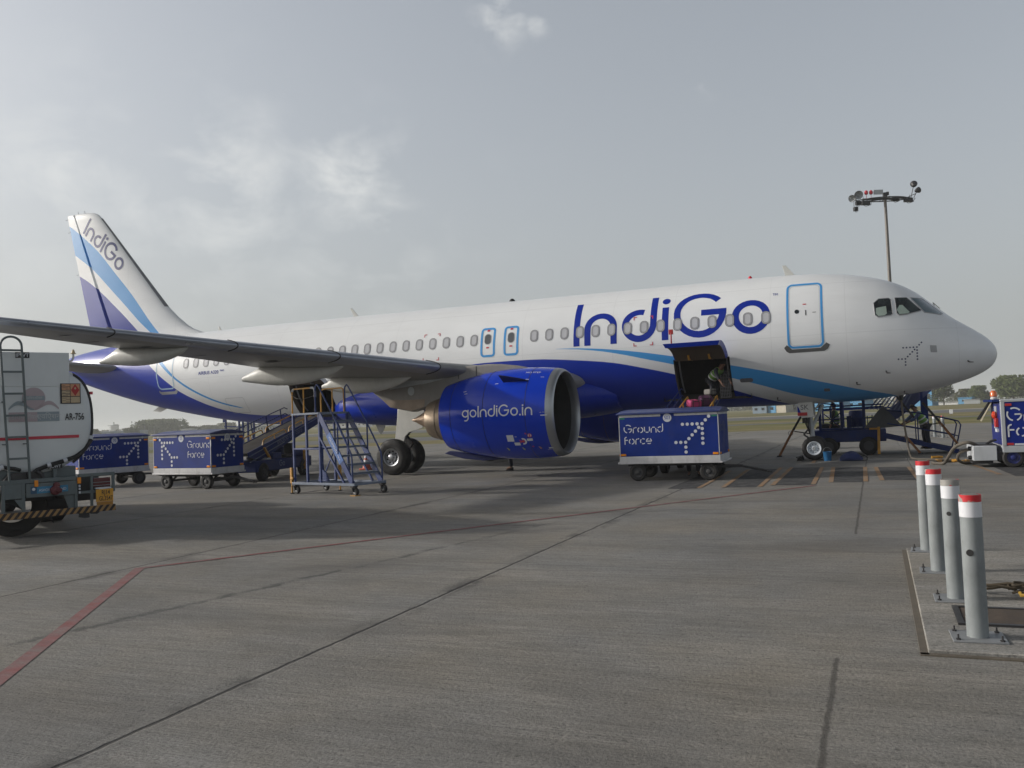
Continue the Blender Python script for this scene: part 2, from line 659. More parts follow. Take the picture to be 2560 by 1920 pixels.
def concrete(name, base, joints=True):
    N = NT(name)
    big = N.noise(0.16, 4, 0.6)
    mid = N.noise(0.9, 6, 0.62, (0.55, 1.4, 1), 0.3)
    brd = N.noise(1.0, 5, 0.68, (0.55, 15, 1))          # broom drag marks run along X
    brd2 = N.noise(1.0, 4, 0.7, (1.6, 46, 1))
    grain = N.noise(48, 4, 0.75)
    pits = N.noise(26, 3, 0.6)
    v = N.op('MULTIPLY', N.ramp(big, 0.3, 0.7, 0.84, 1.14), N.ramp(mid, 0.25, 0.75, 0.76, 1.20))
    v = N.op('MULTIPLY', v, N.ramp(brd, 0.28, 0.72, 0.84, 1.15))
    v = N.op('MULTIPLY', v, N.ramp(brd2, 0.3, 0.7, 0.88, 1.10))
    v = N.op('MULTIPLY', v, N.ramp(grain, 0.28, 0.72, 0.62, 1.36))
    v = N.op('MULTIPLY', v, N.ramp(N.noise(9, 5, 0.7, (0.6, 1.6, 1)), 0.3, 0.7, 0.86, 1.14))
    v = N.op('MULTIPLY', v, N.ramp(pits, 0.30, 0.42, 0.55, 1.0))
    tint = N.mix(N.ramp(N.noise(0.45, 5, 0.6), 0.35, 0.7), base, (base[0] * 1.08, base[1] * 1.0, base[2] * 0.88))
    col = N.scale(tint, v)
    dark = (0.045, 0.043, 0.042)
    # broad rubber and oil stains
    st = N.ramp(N.noise(0.55, 7, 0.62, (0.5, 1.5, 1), 0.5), 0.52, 0.78, 0, 0.62)
    col = N.mix(st, col, (0.062, 0.058, 0.056))
    spot = N.ramp(N.noise(2.3, 6, 0.7, (0.8, 1.2, 1)), 0.655, 0.74, 0, 0.6)
    col = N.mix(spot, col, dark)
    h = N.op('ADD', N.op('MULTIPLY', grain, 0.9), N.op('MULTIPLY', brd2, 0.8))
    h = N.op('ADD', h, N.op('MULTIPLY', pits, 0.6))
    if joints:
        wob = N.ramp(N.noise(3.2, 7, 0.75), 0, 1, -0.030, 0.030)
        smear = N.ramp(N.noise(0.75, 8, 0.72, (2.4, 1, 1)), 0.49, 0.60)

        def line(d, w, k, smw=0.14):
            a = N.op('ABSOLUTE', N.op('ADD', d, wob))
            return (N.ramp(a, w * 0.4, w, k, 0),
                    N.op('MULTIPLY', N.ramp(a, 0.02, smw, 0.85, 0), smear))
        gx = N.op('SUBTRACT', N.op('MULTIPLY', N.op('FRACT', N.op('ADD', N.op('MULTIPLY', N.op('ADD', N.x, 7.22), 1 / 4.8), 0.5)), 4.8), 2.4)
        gy = N.op('SUBTRACT', N.op('MULTIPLY', N.op('FRACT', N.op('ADD', N.op('MULTIPLY', N.op('ADD', N.y, 19.45), 1 / 7.4), 0.5)), 7.4), 3.7)
        left = N.op('LESS_THAN', N.x, -5.5)
        right = N.op('SUBTRACT', 1.0, left)
        l1, s1 = line(gx, 0.024, 0.92, 0.20)
        col = N.mix(N.op('MULTIPLY', N.op('MAXIMUM', l1, s1), left), col, dark)
        l2, s2 = line(N.op('ADD', N.x, 3.56), 0.024, 0.75, 0.08)
        gap = N.op('MULTIPLY', N.op('GREATER_THAN', N.y, -22.6), N.op('LESS_THAN', N.y, -16.6))
        l2 = N.op('MULTIPLY', l2, N.op('MULTIPLY', right, N.op('SUBTRACT', 1.0, gap)))
        col = N.mix(l2, col, (0.06, 0.055, 0.05))
        l3, s3 = line(gy, 0.014, 0.55, 0.05)
        col = N.mix(l3, col, (0.07, 0.065, 0.06))
        # a ragged dark drag line crossing the slab
        d = N.op('SUBTRACT', N.x, N.op('MULTIPLY_ADD', N.y, 0.222, -4.62))
        a = N.op('ABSOLUTE', N.op('ADD', d, N.ramp(N.noise(2.2, 9, 0.78), 0, 1, -0.26, 0.26)))
        rng = N.op('MULTIPLY', N.ramp(N.y, -26, -24.5), N.ramp(N.y, -15, -18.5))
        a = N.op('MULTIPLY', N.ramp(a, 0.02, 0.085, 0.80, 0), N.op('MULTIPLY', rng, N.ramp(N.noise(1.6, 9, 0.78), 0.42, 0.54)))
        col = N.mix(a, col, (0.055, 0.056, 0.055))
        h = N.op('SUBTRACT', h, N.op('MULTIPLY', l1, 2.0))
    N.bump(h, 0.62, 0.012)
    return N.done(col, N.ramp(mid, 0.3, 0.7, 0.72, 0.92), 0.28)


CONC = (0.198, 0.196, 0.189)
m_apron = concrete('apron_concrete', CONC)
m_pad = concrete('pad_concrete', (0.235, 0.235, 0.23), False)


def worn(name, rgb, lo, hi, k=0.85):
    """Road paint worn through to the concrete."""
    N = NT(name)
    w = N.ramp(N.noise(3.2, 8, 0.72, (1, 1.6, 1)), lo, hi, 0, k)
    g = N.ramp(N.noise(60, 3, 0.7), 0.25, 0.75, 0.78, 1.2)
    b = N.ramp(N.noise(1.0, 5, 0.68, (0.55, 15, 1)), 0.25, 0.75, 0.84, 1.14)
    col = N.mix(w, (CONC[0] * 0.92, CONC[1] * 0.92, CONC[2] * 0.92), rgb)
    col = N.scale(N.scale(col, g), b)
    return N.done(col, 0.85, 0.25)


m_redline = worn('worn_red_line', (0.22, 0.060, 0.062), 0.22, 0.60, 0.80)
m_redfade = worn('faded_red_line', (0.22, 0.058, 0.060), 0.20, 0.58, 0.88)
m_yelline = worn('worn_yellow_line', (0.33, 0.17, 0.05), 0.30, 0.62)
m_blkblock = worn('worn_black_block', (0.032, 0.032, 0.035), 0.20, 0.54, 0.94)

N = NT('dry_grass')
t1 = N.noise(0.035, 6, 0.65, (1, 2.6, 1))
t2 = N.noise(0.6, 6, 0.7)
gcol = N.mix(N.ramp(t1, 0.40, 0.62), (0.115, 0.125, 0.045), (0.225, 0.185, 0.095))
gcol = N.scale(gcol, N.ramp(t2, 0.2, 0.8, 0.65, 1.35))
N.bump(t2, 0.6, 0.15)
m_grass = N.done(gcol, 0.95, 0.1)

N = NT('asphalt')
acol = N.scale((0.115, 0.115, 0.118), N.ramp(N.noise(0.2, 6, 0.65, (1, 3, 1)), 0.25, 0.75, 0.75, 1.25))
m_asph = N.done(acol, 0.85, 0.3)


def sheet(name, poly, z, mat, kind='structure'):
    mb = MB()
    mb.add([(x, y, z) for x, y in poly], [tuple(range(len(poly)))])
    return mb.build(name, mat, kind=kind)


sheet('ground', [(-2600, -600), (2600, -600), (2600, 2800), (-2600, 2800)], -0.030, m_grass)
sheet('apron', [(-240, -140), (150, -140), (150, 70), (40, 48), (2, 40.4), (-11, 37.2), (-36, 27.5), (-60, 25.5), (-240, -8)], 0.0, m_apron)
sheet('taxiway', [(-240, 2), (-67.7, 36.0), (-43.6, 38.0), (-27.7, 46.5), (-14.3, 63.8), (3.2, 66.5), (60, 76), (150, 92), (150, 98), (60, 82),
                  (3.5, 71.5), (-15, 69.5), (-31, 57), (-54, 54.8), (-84, 49.4), (-240, 20)], -0.022, m_asph)
sheet('runway', [(-900, -40), (-900, -80), (700, 245), (700, 280)], -0.022, m_asph)
m_pale = paint('pale_runway_edge', (0.42, 0.41, 0.38), 0.8, var=0.1)
sheet('runway_edge', [(-900, -33), (-900, -38.5), (700, 281.5), (700, 287)], -0.018, m_pale)

# red stand line: two straight runs and an elbow
mb = MB()
P0, P1, P2 = Vector((-8.2, -25.75)), Vector((-11.86, -20.55)), Vector((-4.55, -9.35))
for a, b, w in ((P0, P1, 0.125), (P1, P2, 0.085)):
    d = (b - a).normalized()
    n = Vector((-d.y, d.x)) * w / 2
    k = 24
    e = d * 0.06
    pts = [a - e + (b - a + 2 * e) * i / k for i in range(k + 1)]
    zz = 0.004 if w > 0.1 else 0.006
    mb.add([(p.x + n.x, p.y + n.y, zz) for p in pts] + [(p.x - n.x, p.y - n.y, zz) for p in pts],
           [(i, i + 1, k + 2 + i, k + 1 + i) for i in range(k)], 0 if w > 0.1 else 1)
mb.build('red_line_marking', [m_redline, m_redfade], kind='structure')


def bars(name, quads, z, mat):
    mb = MB()
    for q in quads:
        mb.add([(x, y, z) for x, y in q], [(0, 1, 2, 3)])
    return mb.build(name, mat, kind='structure')


blocks, lines = [], []
for xt0, xt1, xb0, xb1, yt, yb in ((-7.55, -7.02, -7.55, -6.90, -4.6, -9.85), (-6.50, -5.80, -6.32, -5.68, -4.0, -9.6), (-5.42, -4.70, -5.34, -4.60, -3.55, -9.1),
                                   (-4.32, -3.62, -4.18, -3.56, -3.7, -8.5), (-3.26, -2.56, -3.14, -2.50, -3.85, -8.1), (-0.62, 1.6, -0.52, 1.6, -4.3, -7.3)):
    blocks.append([(xt0, yt), (xt1, yt), (xb1, yb), (xb0, yb)])
for xt, xb, yt, yb in ((-7.0, -6.88, -4.5, -9.75), (-6.56, -6.38, -4.1, -9.65), (-5.75, -5.62, -3.5, -9.5), (-5.47, -5.39, -3.55, -9.15),
                       (-4.66, -4.56, -3.6, -9.05), (-4.37, -4.22, -3.65, -8.5), (-3.57, -3.51, -3.75, -8.4), (-3.31, -3.18, -3.8, -8.1),
                       (-2.52, -2.45, -3.95, -7.7), (-0.98, -0.76, -3.6, -6.8), (-5.08, -5.02, 1.2, -1.7)):
    lines.append([(xt - 0.05, yt), (xt + 0.05, yt), (xb + 0.05, yb), (xb - 0.05, yb)])
bars('black_block_marking', blocks, 0.004, m_blkblock)
bars('yellow_line_marking', lines, 0.009, m_yelline)

# raised concrete pad under the bollards
mb = MB()
mb.span((-2.99, -22.36, -0.02), (9.0, -17.92, 0.035))
mb.build('bollard_pad', m_pad, bev=0.008, kind='structure')
mb = MB()
for x0, y0, x1, y1 in ((-3.04, -22.40, -2.985, -17.9), (-3.04, -22.41, 9, -22.358)):
    mb.span((x0, y0, -0.01), (x1, y1, 0.010))
mb.build('pad_kerb', paint('joint_sealant', (0.105, 0.09, 0.07), 0.9, var=0.25, scale=8, bump=0.4), kind='structure')

# ------------------------------------------------------------------ bollards
N = NT('galvanised_pipe')
gz = N.noise(6, 6, 0.65, (1, 1, 0.5))
gcol = N.scale((0.225, 0.245, 0.25), N.ramp(gz, 0.28, 0.72, 0.72, 1.22))
scr = N.ramp(N.noise(14, 6, 0.75, (1, 1, 0.3)), 0.62, 0.72, 0, 0.5)
m_galv = N.done(N.mix(scr, gcol, (0.11, 0.10, 0.09)), N.ramp(gz, 0.3, 0.7, 0.45, 0.65), 0.4)
N = NT('chipped_red_tape')
oi = N.t.nodes.new('ShaderNodeObjectInfo')
nn = N.t.nodes.new('ShaderNodeTexNoise')
nn.noise_dimensions = '4D'
N.put(nn.inputs['Scale'], 8.0)
N.put(nn.inputs['Detail'], 3.0)
N.t.links.new(N.tc, nn.inputs['Vector'])
N.t.links.new(N.op('MULTIPLY', oi.outputs['Random'], 40.0), nn.inputs['W'])
chip = N.ramp(N.op('ADD', nn.outputs['Fac'], N.ramp(N.z, 0.955, 1.0, 0, 0.06)), 0.545, 0.575)
m_redtape = N.done(N.mix(chip, (0.50, 0.022, 0.030), (0.30, 0.29, 0.27)), 0.5, 0.4)

bol = thing('bollard', '', 'bollard', (0, 0, 0), 0, 'steel bollards on the concrete pad')
mb = MB()
mb.cyl((0, 0, 0), (0, 0, 0.985), 0.0705, n=28)
mb.build('post', m_galv, bol, sharp=60)
mb = MB()
mb.lathe([(0.845, 0.0705), (0.845, 0.0725), (0.95, 0.0725), (0.95, 0.0705)], (0, 0, 0), (0, 0, 1), 28)
mb.build('white_band', paint('white_tape', (0.62, 0.63, 0.66), 0.45, var=0.06, dirt=0.15), bol)
mb = MB()
mb.lathe([(0.951, 0.0705), (0.951, 0.0725), (0.998, 0.0725), (1.0, 0.0705)], (0, 0, 0), (0, 0, 1), 28)
mb.build('red_band', m_redtape, bol)
mb = MB()
mb.lathe([(0.985, 0.070), (0.998, 0.066), (1.004, 0.04), (1.002, 0.0)], (0, 0, 0), (0, 0, 1), 28)
mb.build('cap', m_pad, bol)
mb = MB()
mb.box((0, 0, 0.006), (0.34, 0.32, 0.012))
bp_ = mb.build('base_plate', m_grey, bol, bev=0.003)
for bx in (-0.135, 0.135):
    for by in (-0.125, 0.125):
        mb = MB()
        mb.cyl((bx, by, 0.012), (bx, by, 0.022), 0.016, n=6)
        mb.cyl((bx, by, 0.02), (bx, by, 0.050), 0.006, n=8)
        mb.build('bolt', m_dark, bp_)
blabs = ['nearest red topped steel bollard, paint chipped to grey and a hole in its post',
         'second nearest steel bollard, with a V of missing red paint and a hole high up',
         'third nearest steel bollard, behind the two holed ones, red band half worn',
         'farthest of the four near steel bollards, with a clean unbroken red band']
bpos = [(-2.655, -21.975), (-2.69, -20.684), (-2.745, -19.387), (-2.78, -18.095)]
near = [bol]
bol.location = (*bpos[0], 0.035)
bol.rotation_euler.z = 0.03
bol['label'] = blabs[0]
for i in (1, 2, 3):
    near.append(dup(bol, (*bpos[i], 0.035), 0.03 - 0.03 * i, blabs[i]))
mb = MB()
mb.lathe([(0.0, 0.0), (0.002, 0.02), (0.0, 0.022)], (0, 0, 0), (0, 0, 1), 12)
for b_, hz, hr in ((near[0], 0.60, 0.024), (near[1], 0.72, 0.018)):
    rz = b_.rotation_euler.z
    q = Vector((-0.35, -0.94, 0)).normalized()
    mb = MB()
    ql = Matrix.Rotation(-rz, 3, 'Z') @ q
    mb.cyl(ql * 0.060 + Vector((0, 0, hz)), ql * 0.0722 + Vector((0, 0, hz)), hr, n=14)
    mb.build('hole', m_black, b_)
for i, (x, y) in enumerate(((-0.72, 16.6), (-0.95, 17.9), (-0.45, 15.3))):
    dup(bol, (x, y, 0.0), 1.1 * i,
        ['distant red topped bollard seen through the ramp handrails, middle of three', 'distant red topped bollard seen through the ramp handrails, leftmost of three',
         'distant red topped bollard seen through the ramp handrails, rightmost of three'][i])

mb = MB()
mb.span((-2.70, -21.57, 0.036), (-0.6, -21.05, 0.046))
g = mb.build('drain_cover', paint('rusted_cover', (0.085, 0.065, 0.05), 0.8, metal=0.3, var=0.35, scale=6, bump=0.5))
tag(g, 'dark rusty rectangular drain cover set in the pad behind the nearest bollard', 'drain cover')
mb = MB()
for x0, y0, x1, y1 in ((-2.75, -21.62, -0.55, -21.575), (-2.75, -21.045, -0.55, -21.0), (-2.75, -21.575, -2.705, -21.045)):
    mb.span((x0, y0, 0.030), (x1, y1, 0.052))
mb.build('frame', m_dark, g)
rope = thing('rope_heap', 'tangled heap of dark rope with a yellow tie beside the nearest bollard', 'rope', (-2.15, -20.55, 0.035))
rnd = random.Random(3)
for nm, mat_, k, rr in (('rope', paint('dirty_rope', (0.085, 0.066, 0.042), 0.9, var=0.3), 9, 0.011), ('yellow_tie', paint('yellow_strap', (0.36, 0.22, 0.03), 0.7, dirt=0.3), 1, 0.014)):
    mb = MB()
    for i in range(k):
        a0 = rnd.uniform(0, 6.28)
        cx, cy = rnd.uniform(-0.25, 0.55), rnd.uniform(-0.14, 0.2)
        if nm == 'yellow_tie':
            cx, cy = 0.0, -0.10
        rx, ry = rnd.uniform(0.10, 0.42), rnd.uniform(0.03, 0.12)
        if nm == 'yellow_tie':
            rx, ry = 0.07, 0.03
        mb.tube([(cx + rx * cos(a0 + t * 0.42), cy + ry * sin(a0 + t * 0.42), rr + 0.02 + 0.035 * abs(sin(t * 0.9 + i)) + 0.006 * i) for t in range(15)], rr, 6)
    mb.build(nm, mat_, rope)


# ------------------------------------------------------------------ trees and far buildings
def leaf_mat(name, rgb):
    N = NT(name)
    v = N.op('MULTIPLY', N.ramp(N.noise(0.55, 3, 0.6), 0.3, 0.7, 0.62, 1.4), N.ramp(N.noise(3.5, 2, 0.5), 0.3, 0.7, 0.7, 1.3))
    return N.done(N.scale(rgb, v), 0.8, 0.15)


m_leaf = leaf_mat('leaf_green', (0.062, 0.082, 0.026))
m_leaf2 = leaf_mat('leaf_olive', (0.085, 0.092, 0.035))
m_bark = paint('bark', (0.10, 0.075, 0.05), 0.9, var=0.3, bump=0.5, bscale=8)


def crown_mesh(mb, w, h, h0, rnd, n, leaf, blobs=11):
    bl = []
    for i in range(blobs):
        a = rnd.uniform(0, 2 * pi)
        q = sqrt(rnd.random()) * 0.72
        t = rnd.uniform(0.12, 0.9)
        bw = w / 2 * q * (1.08 - 0.55 * t)
        bl.append((cos(a) * bw, sin(a) * bw * 0.9, h0 + (h - h0) * t, rnd.uniform(0.22, 0.36) * w * (1.1 - 0.35 * t)))
    vs, fs = [], []
    while len(fs) < n:
        bx, by, bz, br = bl[rnd.randrange(blobs)]
        d = Vector((rnd.gauss(0, 1), rnd.gauss(0, 1), rnd.gauss(0, 1))).normalized()
        rr = br * rnd.uniform(0.55, 1.05) ** 0.6
        p = Vector((bx, by, bz)) + Vector((d.x, d.y, d.z * 0.72)) * rr
        if p.z < h0 * 0.8 or p.z > h:
            continue
        a = Vector((rnd.gauss(0, 1), rnd.gauss(0, 1), rnd.gauss(0, 0.6))).normalized()
        b = a.orthogonal().normalized()
        s1, s2 = leaf * rnd.uniform(0.5, 1.3), leaf * rnd.uniform(0.4, 0.9)
        o = len(vs)
        vs += [p - a * s1, p + b * s2, p + a * s1, p - b * s2]
        fs.append((o, o + 1, o + 2, o + 3))
    mb.add(vs, fs)


def tree(name, label, x, y, w, h, seed, mat=None, n=1700, trunk=0.28, group='trees beyond the runway'):
    rnd = random.Random(seed)
    t = thing(name, label, 'tree', (x, y, -0.03), rnd.uniform(0, 6), group)
    mb = MB()
    r = h * 0.028
    mb.tube([(0, 0, 0), (r * 0.5, 0, h * 0.2), (0, r * 0.6, h * 0.42), (r, 0, h * 0.7)], [r * 1.3, r, r * 0.75, r * 0.3], 8)
    for i in range(5):
        a = i * 1.26 + rnd.uniform(-0.3, 0.3)
        mb.tube([(0, 0, h * rnd.uniform(0.22, 0.35)), (cos(a) * w * 0.16, sin(a) * w * 0.16, h * 0.5), (cos(a) * w * 0.33, sin(a) * w * 0.33, h * 0.68)],
                [r * 0.6, r * 0.4, r * 0.12], 6)
    mb.build('trunk', m_bark, t)
    mb = MB()
    crown_mesh(mb, w, h, h * trunk, rnd, n, w * 0.040 + 0.06)
    mb.build('crown', mat or m_leaf, t)
    return t


tree('tree', 'round dark green tree right of the nose, its crown touching the blue tower block', 18.6, 305.4, 8.6, 7.0, 1, n=2600)
tree('tree', 'small pale tree between the two rounder trees right of the nose', 29.0, 358.4, 7.0, 5.9, 2, m_leaf2)
tree('tree', 'round green tree just left of the amber beacon on the power unit', 33.3, 344.0, 7.8, 6.7, 3, n=2600)
tree('tree', 'largest leafy tree at the right edge, behind the power unit', 40.8, 314.6, 12.6, 9.4, 4, n=4200)
tree('tree', 'low hazy tree directly behind the amber beacon', 42.5, 402.6, 7.4, 4.3, 5, m_leaf2)
tree('tree', 'tree cut off by the right edge behind the large leafy tree', 50.5, 339.8, 11.5, 8.3, 6)
tree('tree', 'wide spreading tree with several trunks above the second baggage cart', -397.4, 370.8, 27.0, 9.0, 7, n=5200, trunk=0.14)
tree('tree', 'dome shaped low tree right of the control tower', -359.4, 310.7, 10.5, 4.4, 8, trunk=0.08)
tree('tree', 'scrubby tree at the edge of the tanker, left of the control tower', -376.2, 303.8, 8.5, 4.6, 9, m_leaf2, trunk=0.08)
tree('tree', 'thin pale tree between the dome shaped tree and the spreading tree', -393.6, 352.7, 8.0, 5.8, 10, m_leaf2, trunk=0.1)
for i, (x, y, w, h) in enumerate(((-410.5, 408.7, 15, 4.6), (-400, 413.1, 14, 4.8), (-388.1, 418, 15, 5.9), (-377.4, 422.5, 12, 5.5), (-364.3, 427.9, 15, 4.9))):
    tree('tree', ['low hazy tree next to the wide spreading tree', 'second tree of the hazy row right of the spreading tree', 'tallest tree of the hazy row above the second cart roof',
                  'hazy tree seen behind the dark canopy posts', 'hazy tree above the grey shed behind the man in the vest'][i], x, y, w, h, 20 + i, m_leaf2, 1300, trunk=0.06)
rnd = random.Random(99)
mb = MB()
for i in range(150):
    t = i / 149
    x, y = -620 + t * 900, 470 + 150 * sin(t * 3.0)
    crown_mesh(mb, rnd.uniform(9, 15), rnd.uniform(3.0, 6.6), 0.2, rnd, 1, 0.5)
    o = len(mb.v) - 4
    mb.v = mb.v[:o]
    mb.f.pop()
    mb.m.pop()
    sub = MB()
    crown_mesh(sub, rnd.uniform(9, 16), rnd.uniform(3.2, 6.8), 0.3, rnd, 190, 0.75, 7)
    mb.add([(q[0] + x, q[1] + y, q[2]) for q in sub.v], sub.f)
mb.build('treeline', m_leaf2, kind='stuff')

m_wallblue = paint('blue_sheet_wall', (0.07, 0.26, 0.46), 0.6, var=0.12, scale=0.6, dirt=0.15)
m_wallgb = paint('grey_blue_wall', (0.14, 0.19, 0.24), 0.7, var=0.12, scale=0.6, dirt=0.2)
m_wallcr = paint('cream_wall', (0.46, 0.42, 0.34), 0.75, var=0.1, scale=0.6, dirt=0.15)
m_wallwh = paint('white_wall', (0.52, 0.53, 0.53), 0.7, var=0.08, scale=0.6, dirt=0.15)
m_wallgr = paint('grey_wall', (0.27, 0.29, 0.30), 0.75, var=0.1, scale=0.6, dirt=0.2)


def shed(name, label, x, y, w, h, wall, roof, cat='shed', d=6.0, rz=-0.39, win=4, group=None):
    t = thing(name, label, cat, (x, y, -0.03), rz, group)
    mb = MB()
    mb.box((0, d / 2, h * 0.46), (w, d, h * 0.92))
    mb.build('wall', wall, t)
    mb = MB()
    k = h * 0.92 + 0.004
    mb.prism([(-0.35, k), (d + 0.35, k), (d + 0.35, k + h * 0.04), (d / 2, h * 1.0 + 0.05), (-0.35, k + h * 0.04)],
             lambda a, b, s: Vector((s, a, b)), -w / 2 - 0.3, w / 2 + 0.3)
    mb.build('roof', roof, t)
    for i in range(win):
        u = -w / 2 + w * (i + 0.5) / win
        mb = MB()
        mb.box((u, -0.02, h * 0.52), (w / win * 0.42, 0.05, h * 0.3))
        mb.build('window', m_glass, t)
    return t


shed('shed', 'grey blue shed leftmost in the row seen under the aircraft nose', -35.2, 239.6, 4.6, 2.5, m_wallgb, m_wallgr, win=2)
shed('shed', 'short bright blue shed between the grey blue and the cream shed', -31.6, 238.9, 2.5, 2.5, m_wallblue, m_wallgr, win=1)
shed('shed', 'cream walled shed left of the nose wheel', -28.8, 237.5, 3.0, 2.45, m_wallcr, m_wallcr, win=0)
shed('shed', 'grey shed touching the right side of the cream shed', -26.0, 241.4, 3.3, 2.3, m_wallgr, m_wallgb, win=2)
shed('shed', 'sky blue walled shed behind the nose landing gear', -16.0, 236.8, 8.2, 2.95, m_wallblue, m_wallgb, win=0)
shed('shed', 'sky blue walled shed seen through the ramp posts', -8.6, 244.8, 5.6, 2.9, m_wallblue, m_wallgb, win=2)
shed('tower_block', 'tall cyan blue building beside the round tree, behind the ramp', 12.0, 304.8, 6.2, 6.3, m_wallblue, m_wallblue, 'building', win=3)
shed('shed', 'small blue roofed shed between the trees right of the nose', 27.9, 339.0, 4.8, 2.5, m_wallblue, m_wallblue, win=1)
shed('boundary_wall', 'low pale grey wall in front of the small blue roofed shed', 29.4, 330.0, 5.4, 1.7, m_wallgr, m_wallgr, 'wall', 0.4, win=0)
shed('boundary_wall', 'low white wall at the foot of the round dark tree', 20.6, 321.0, 7.4, 1.0, m_wallwh, m_wallwh, 'wall', 0.4, win=0)
shed('hangar', 'long low blue roofed hangar below the control tower', -389.7, 332.6, 22, 3.3, m_wallgb, m_wallgb, 'hangar', 10, 0.3, win=5)
shed('terminal_shed', 'grey shed with a strip of windows behind the belt loader', -230.1, 256.1, 12.0, 2.8, m_wallgr, m_wallwh, 'shed', 8, 0.15, win=9)
shed('white_shed', 'small white shed on the skyline right of the spreading tree', -310.5, 298.5, 5.4, 2.7, m_wallwh, m_wallwh, 'shed', 5, 0.2, win=0)
shed('white_building', 'low white building right of the main landing gear stairs, leftmost of three', -268, 368.9, 7.5, 2.6, m_wallwh, m_wallwh, 'building', 8, 0.1, win=3)
shed('white_building', 'smallest white building between the other two beyond the grass', -258.5, 371.9, 5.0, 2.9, m_wallwh, m_wallgr, 'building', 8, 0.1, win=2)
shed('white_building', 'widest white building just left of the landing gear door', -243, 378.8, 9.5, 2.9, m_wallwh, m_wallwh, 'building', 8, 0.1, win=4)

t = thing('control_tower', 'white block control tower with an antenna on the skyline left', 'control tower', (-648.9, 569.7, 0), 0.6)
mb = MB()
mb.box((0, 0, 4.6), (5.6, 5.6, 9.2))
mb.build('shaft', m_wallwh, t, bev=0.05)
mb = MB()
mb.box((-1.2, 0, 9.45), (8.6, 6.4, 0.45))
mb.box((0.6, 0, 10.05), (3.6, 4.4, 0.75))
mb.build('deck', m_wallgr, t)
mb = MB()
mb.cyl((-3.6, -2.5, 0), (-3.6, -2.5, 9.3), 0.14)
for k in (3.0, 5.2, 7.4):
    mb.box((-3.4, -2.5, k), (1.5, 0.4, 0.3))
mb.build('outside_stair', m_grey, t)
mb = MB()
mb.cyl((-1.0, 0, 9.6), (-1.0, 0, 12.2), 0.12)
mb.cyl((-1.0, 0, 11.2), (-1.0, 0, 12.4), 0.75, 0.5)
mb.build('antenna', m_dark, t)


def lamp(label, x, y, h, head=True):
    t = thing('street_lamp', label, 'lamp post', (x, y, -0.03), 0.4, 'lamp posts beyond the apron')
    mb = MB()
    mb.tube([(0, 0, 0), (0, 0, h * 0.6), (0, 0, h)], [0.10, 0.08, 0.06], 8)
    mb.build('pole', m_grey, t)
    mb = MB()
    if head == 'big':
        for k in range(4):
            mb.box((0, 0, h + 0.2 + k * 0.34), (0.95 - 0.08 * k, 0.5, 0.22))
    else:
        mb.box((-0.35, 0, h), (0.75, 0.22, 0.12))
    mb.build('lamp_head', m_dark, t)


lamp('slim lamp post in front of the spreading tree, left of the second cart', -197.1, 161.4, 4.0)
lamp('thin pole against the middle of the spreading tree', -232.9, 200.7, 4.0)
lamp('floodlight pole on the skyline right of the control tower', -476.8, 424.5, 8.6, 'big')
t = thing('marker_board', 'small white marker board standing in the grass left of the power unit', 'marker', (5.0, 86.2, -0.03))
mb = MB()
mb.box((0, 0, 0.36), (0.36, 0.12, 0.5))
mb.build('board', m_whitemark, t, bev=0.01)
mb = MB()
mb.cyl((-0.1, 0, 0), (-0.1, 0, 0.12), 0.02)
mb.cyl((0.1, 0, 0), (0.1, 0, 0.12), 0.02)
mb.build('leg', m_grey, t)
for i, px in enumerate((-28.6, -28.0, -27.4)):
    t = thing('marker_post', ['orange and white marker post in the grass nearest the landing gear wheels', 'middle orange and white marker post beyond the engine tail cone',
                              'orange and white marker post closest to the blue engine'][i], 'marker post', (px, 36.2 + i * 0.2, -0.03), 0, 'orange marker posts in the grass')
    mb = MB()
    mb.cyl((0, 0, 0), (0, 0, 1.05), 0.055, n=10)
    mb.build('post', paint('orange_paint', (0.55, 0.16, 0.04), 0.6), t)
    mb = MB()
    for z in (0.3, 0.72):
        mb.lathe([(z, 0.056), (z, 0.06), (z + 0.16, 0.06), (z + 0.16, 0.056)], (0, 0, 0), (0, 0, 1), 10)
    mb.build('white_band', m_whitemark, t)

# high light mast behind the nose
MD = (-1.40, 58.6)
MH = 20.6
t = thing('light_mast', 'tall light mast with floodlights and two red lamps, above the cockpit', 'light mast', (MD[0], MD[1], 0), 0.40)
mb = MB()
mb.tube([(0, 0, 0), (0, 0, MH * 0.5), (0, 0, MH)], [0.20, 0.165, 0.125], 16)
mb.build('pole', paint('mast_steel', (0.16, 0.145, 0.13), 0.55, metal=0.3, var=0.25, dirt=0.2), t, sharp=60)
mb = MB()
ring = [(2.05 * cos(2 * pi * k / 16), 0.9 * sin(2 * pi * k / 16), MH - 0.05) for k in range(17)]
mb.tube(ring, 0.05, 6, cap=False)
for k in range(0, 16, 2):
    mb.beam((0, 0, MH - 0.05), ring[k], 0.05, 0.07)
mb.beam((-2.05, 0, MH + 0.02), (2.05, 0, MH + 0.02), 0.10, 0.12)
mb.beam((-2.9, 0, MH - 0.08), (-2.0, 0, MH), 0.06)
mb.beam((2.0, 0, MH), (2.85, 0, MH + 0.35), 0.06)
mb.box((0, 0, MH + 0.25), (0.3, 0.3, 0.6))
for k in range(9):
    x = -2.6 + k * 0.62
    mb.tube([(x, -0.25, MH - 0.05), (x + 0.1, -0.3, MH - 0.3 + 0.1 * sin(k * 2.1)), (x + 0.35, -0.25, MH - 0.12)], 0.022, 5)
    mb.beam((x, 0.25, MH - 0.1), (x + 0.05, 0.2, MH + 0.22 + 0.12 * sin(k * 1.7)), 0.03)
mb.box((0.22, 0.0, MH + 0.45), (0.22, 0.3, 0.3))
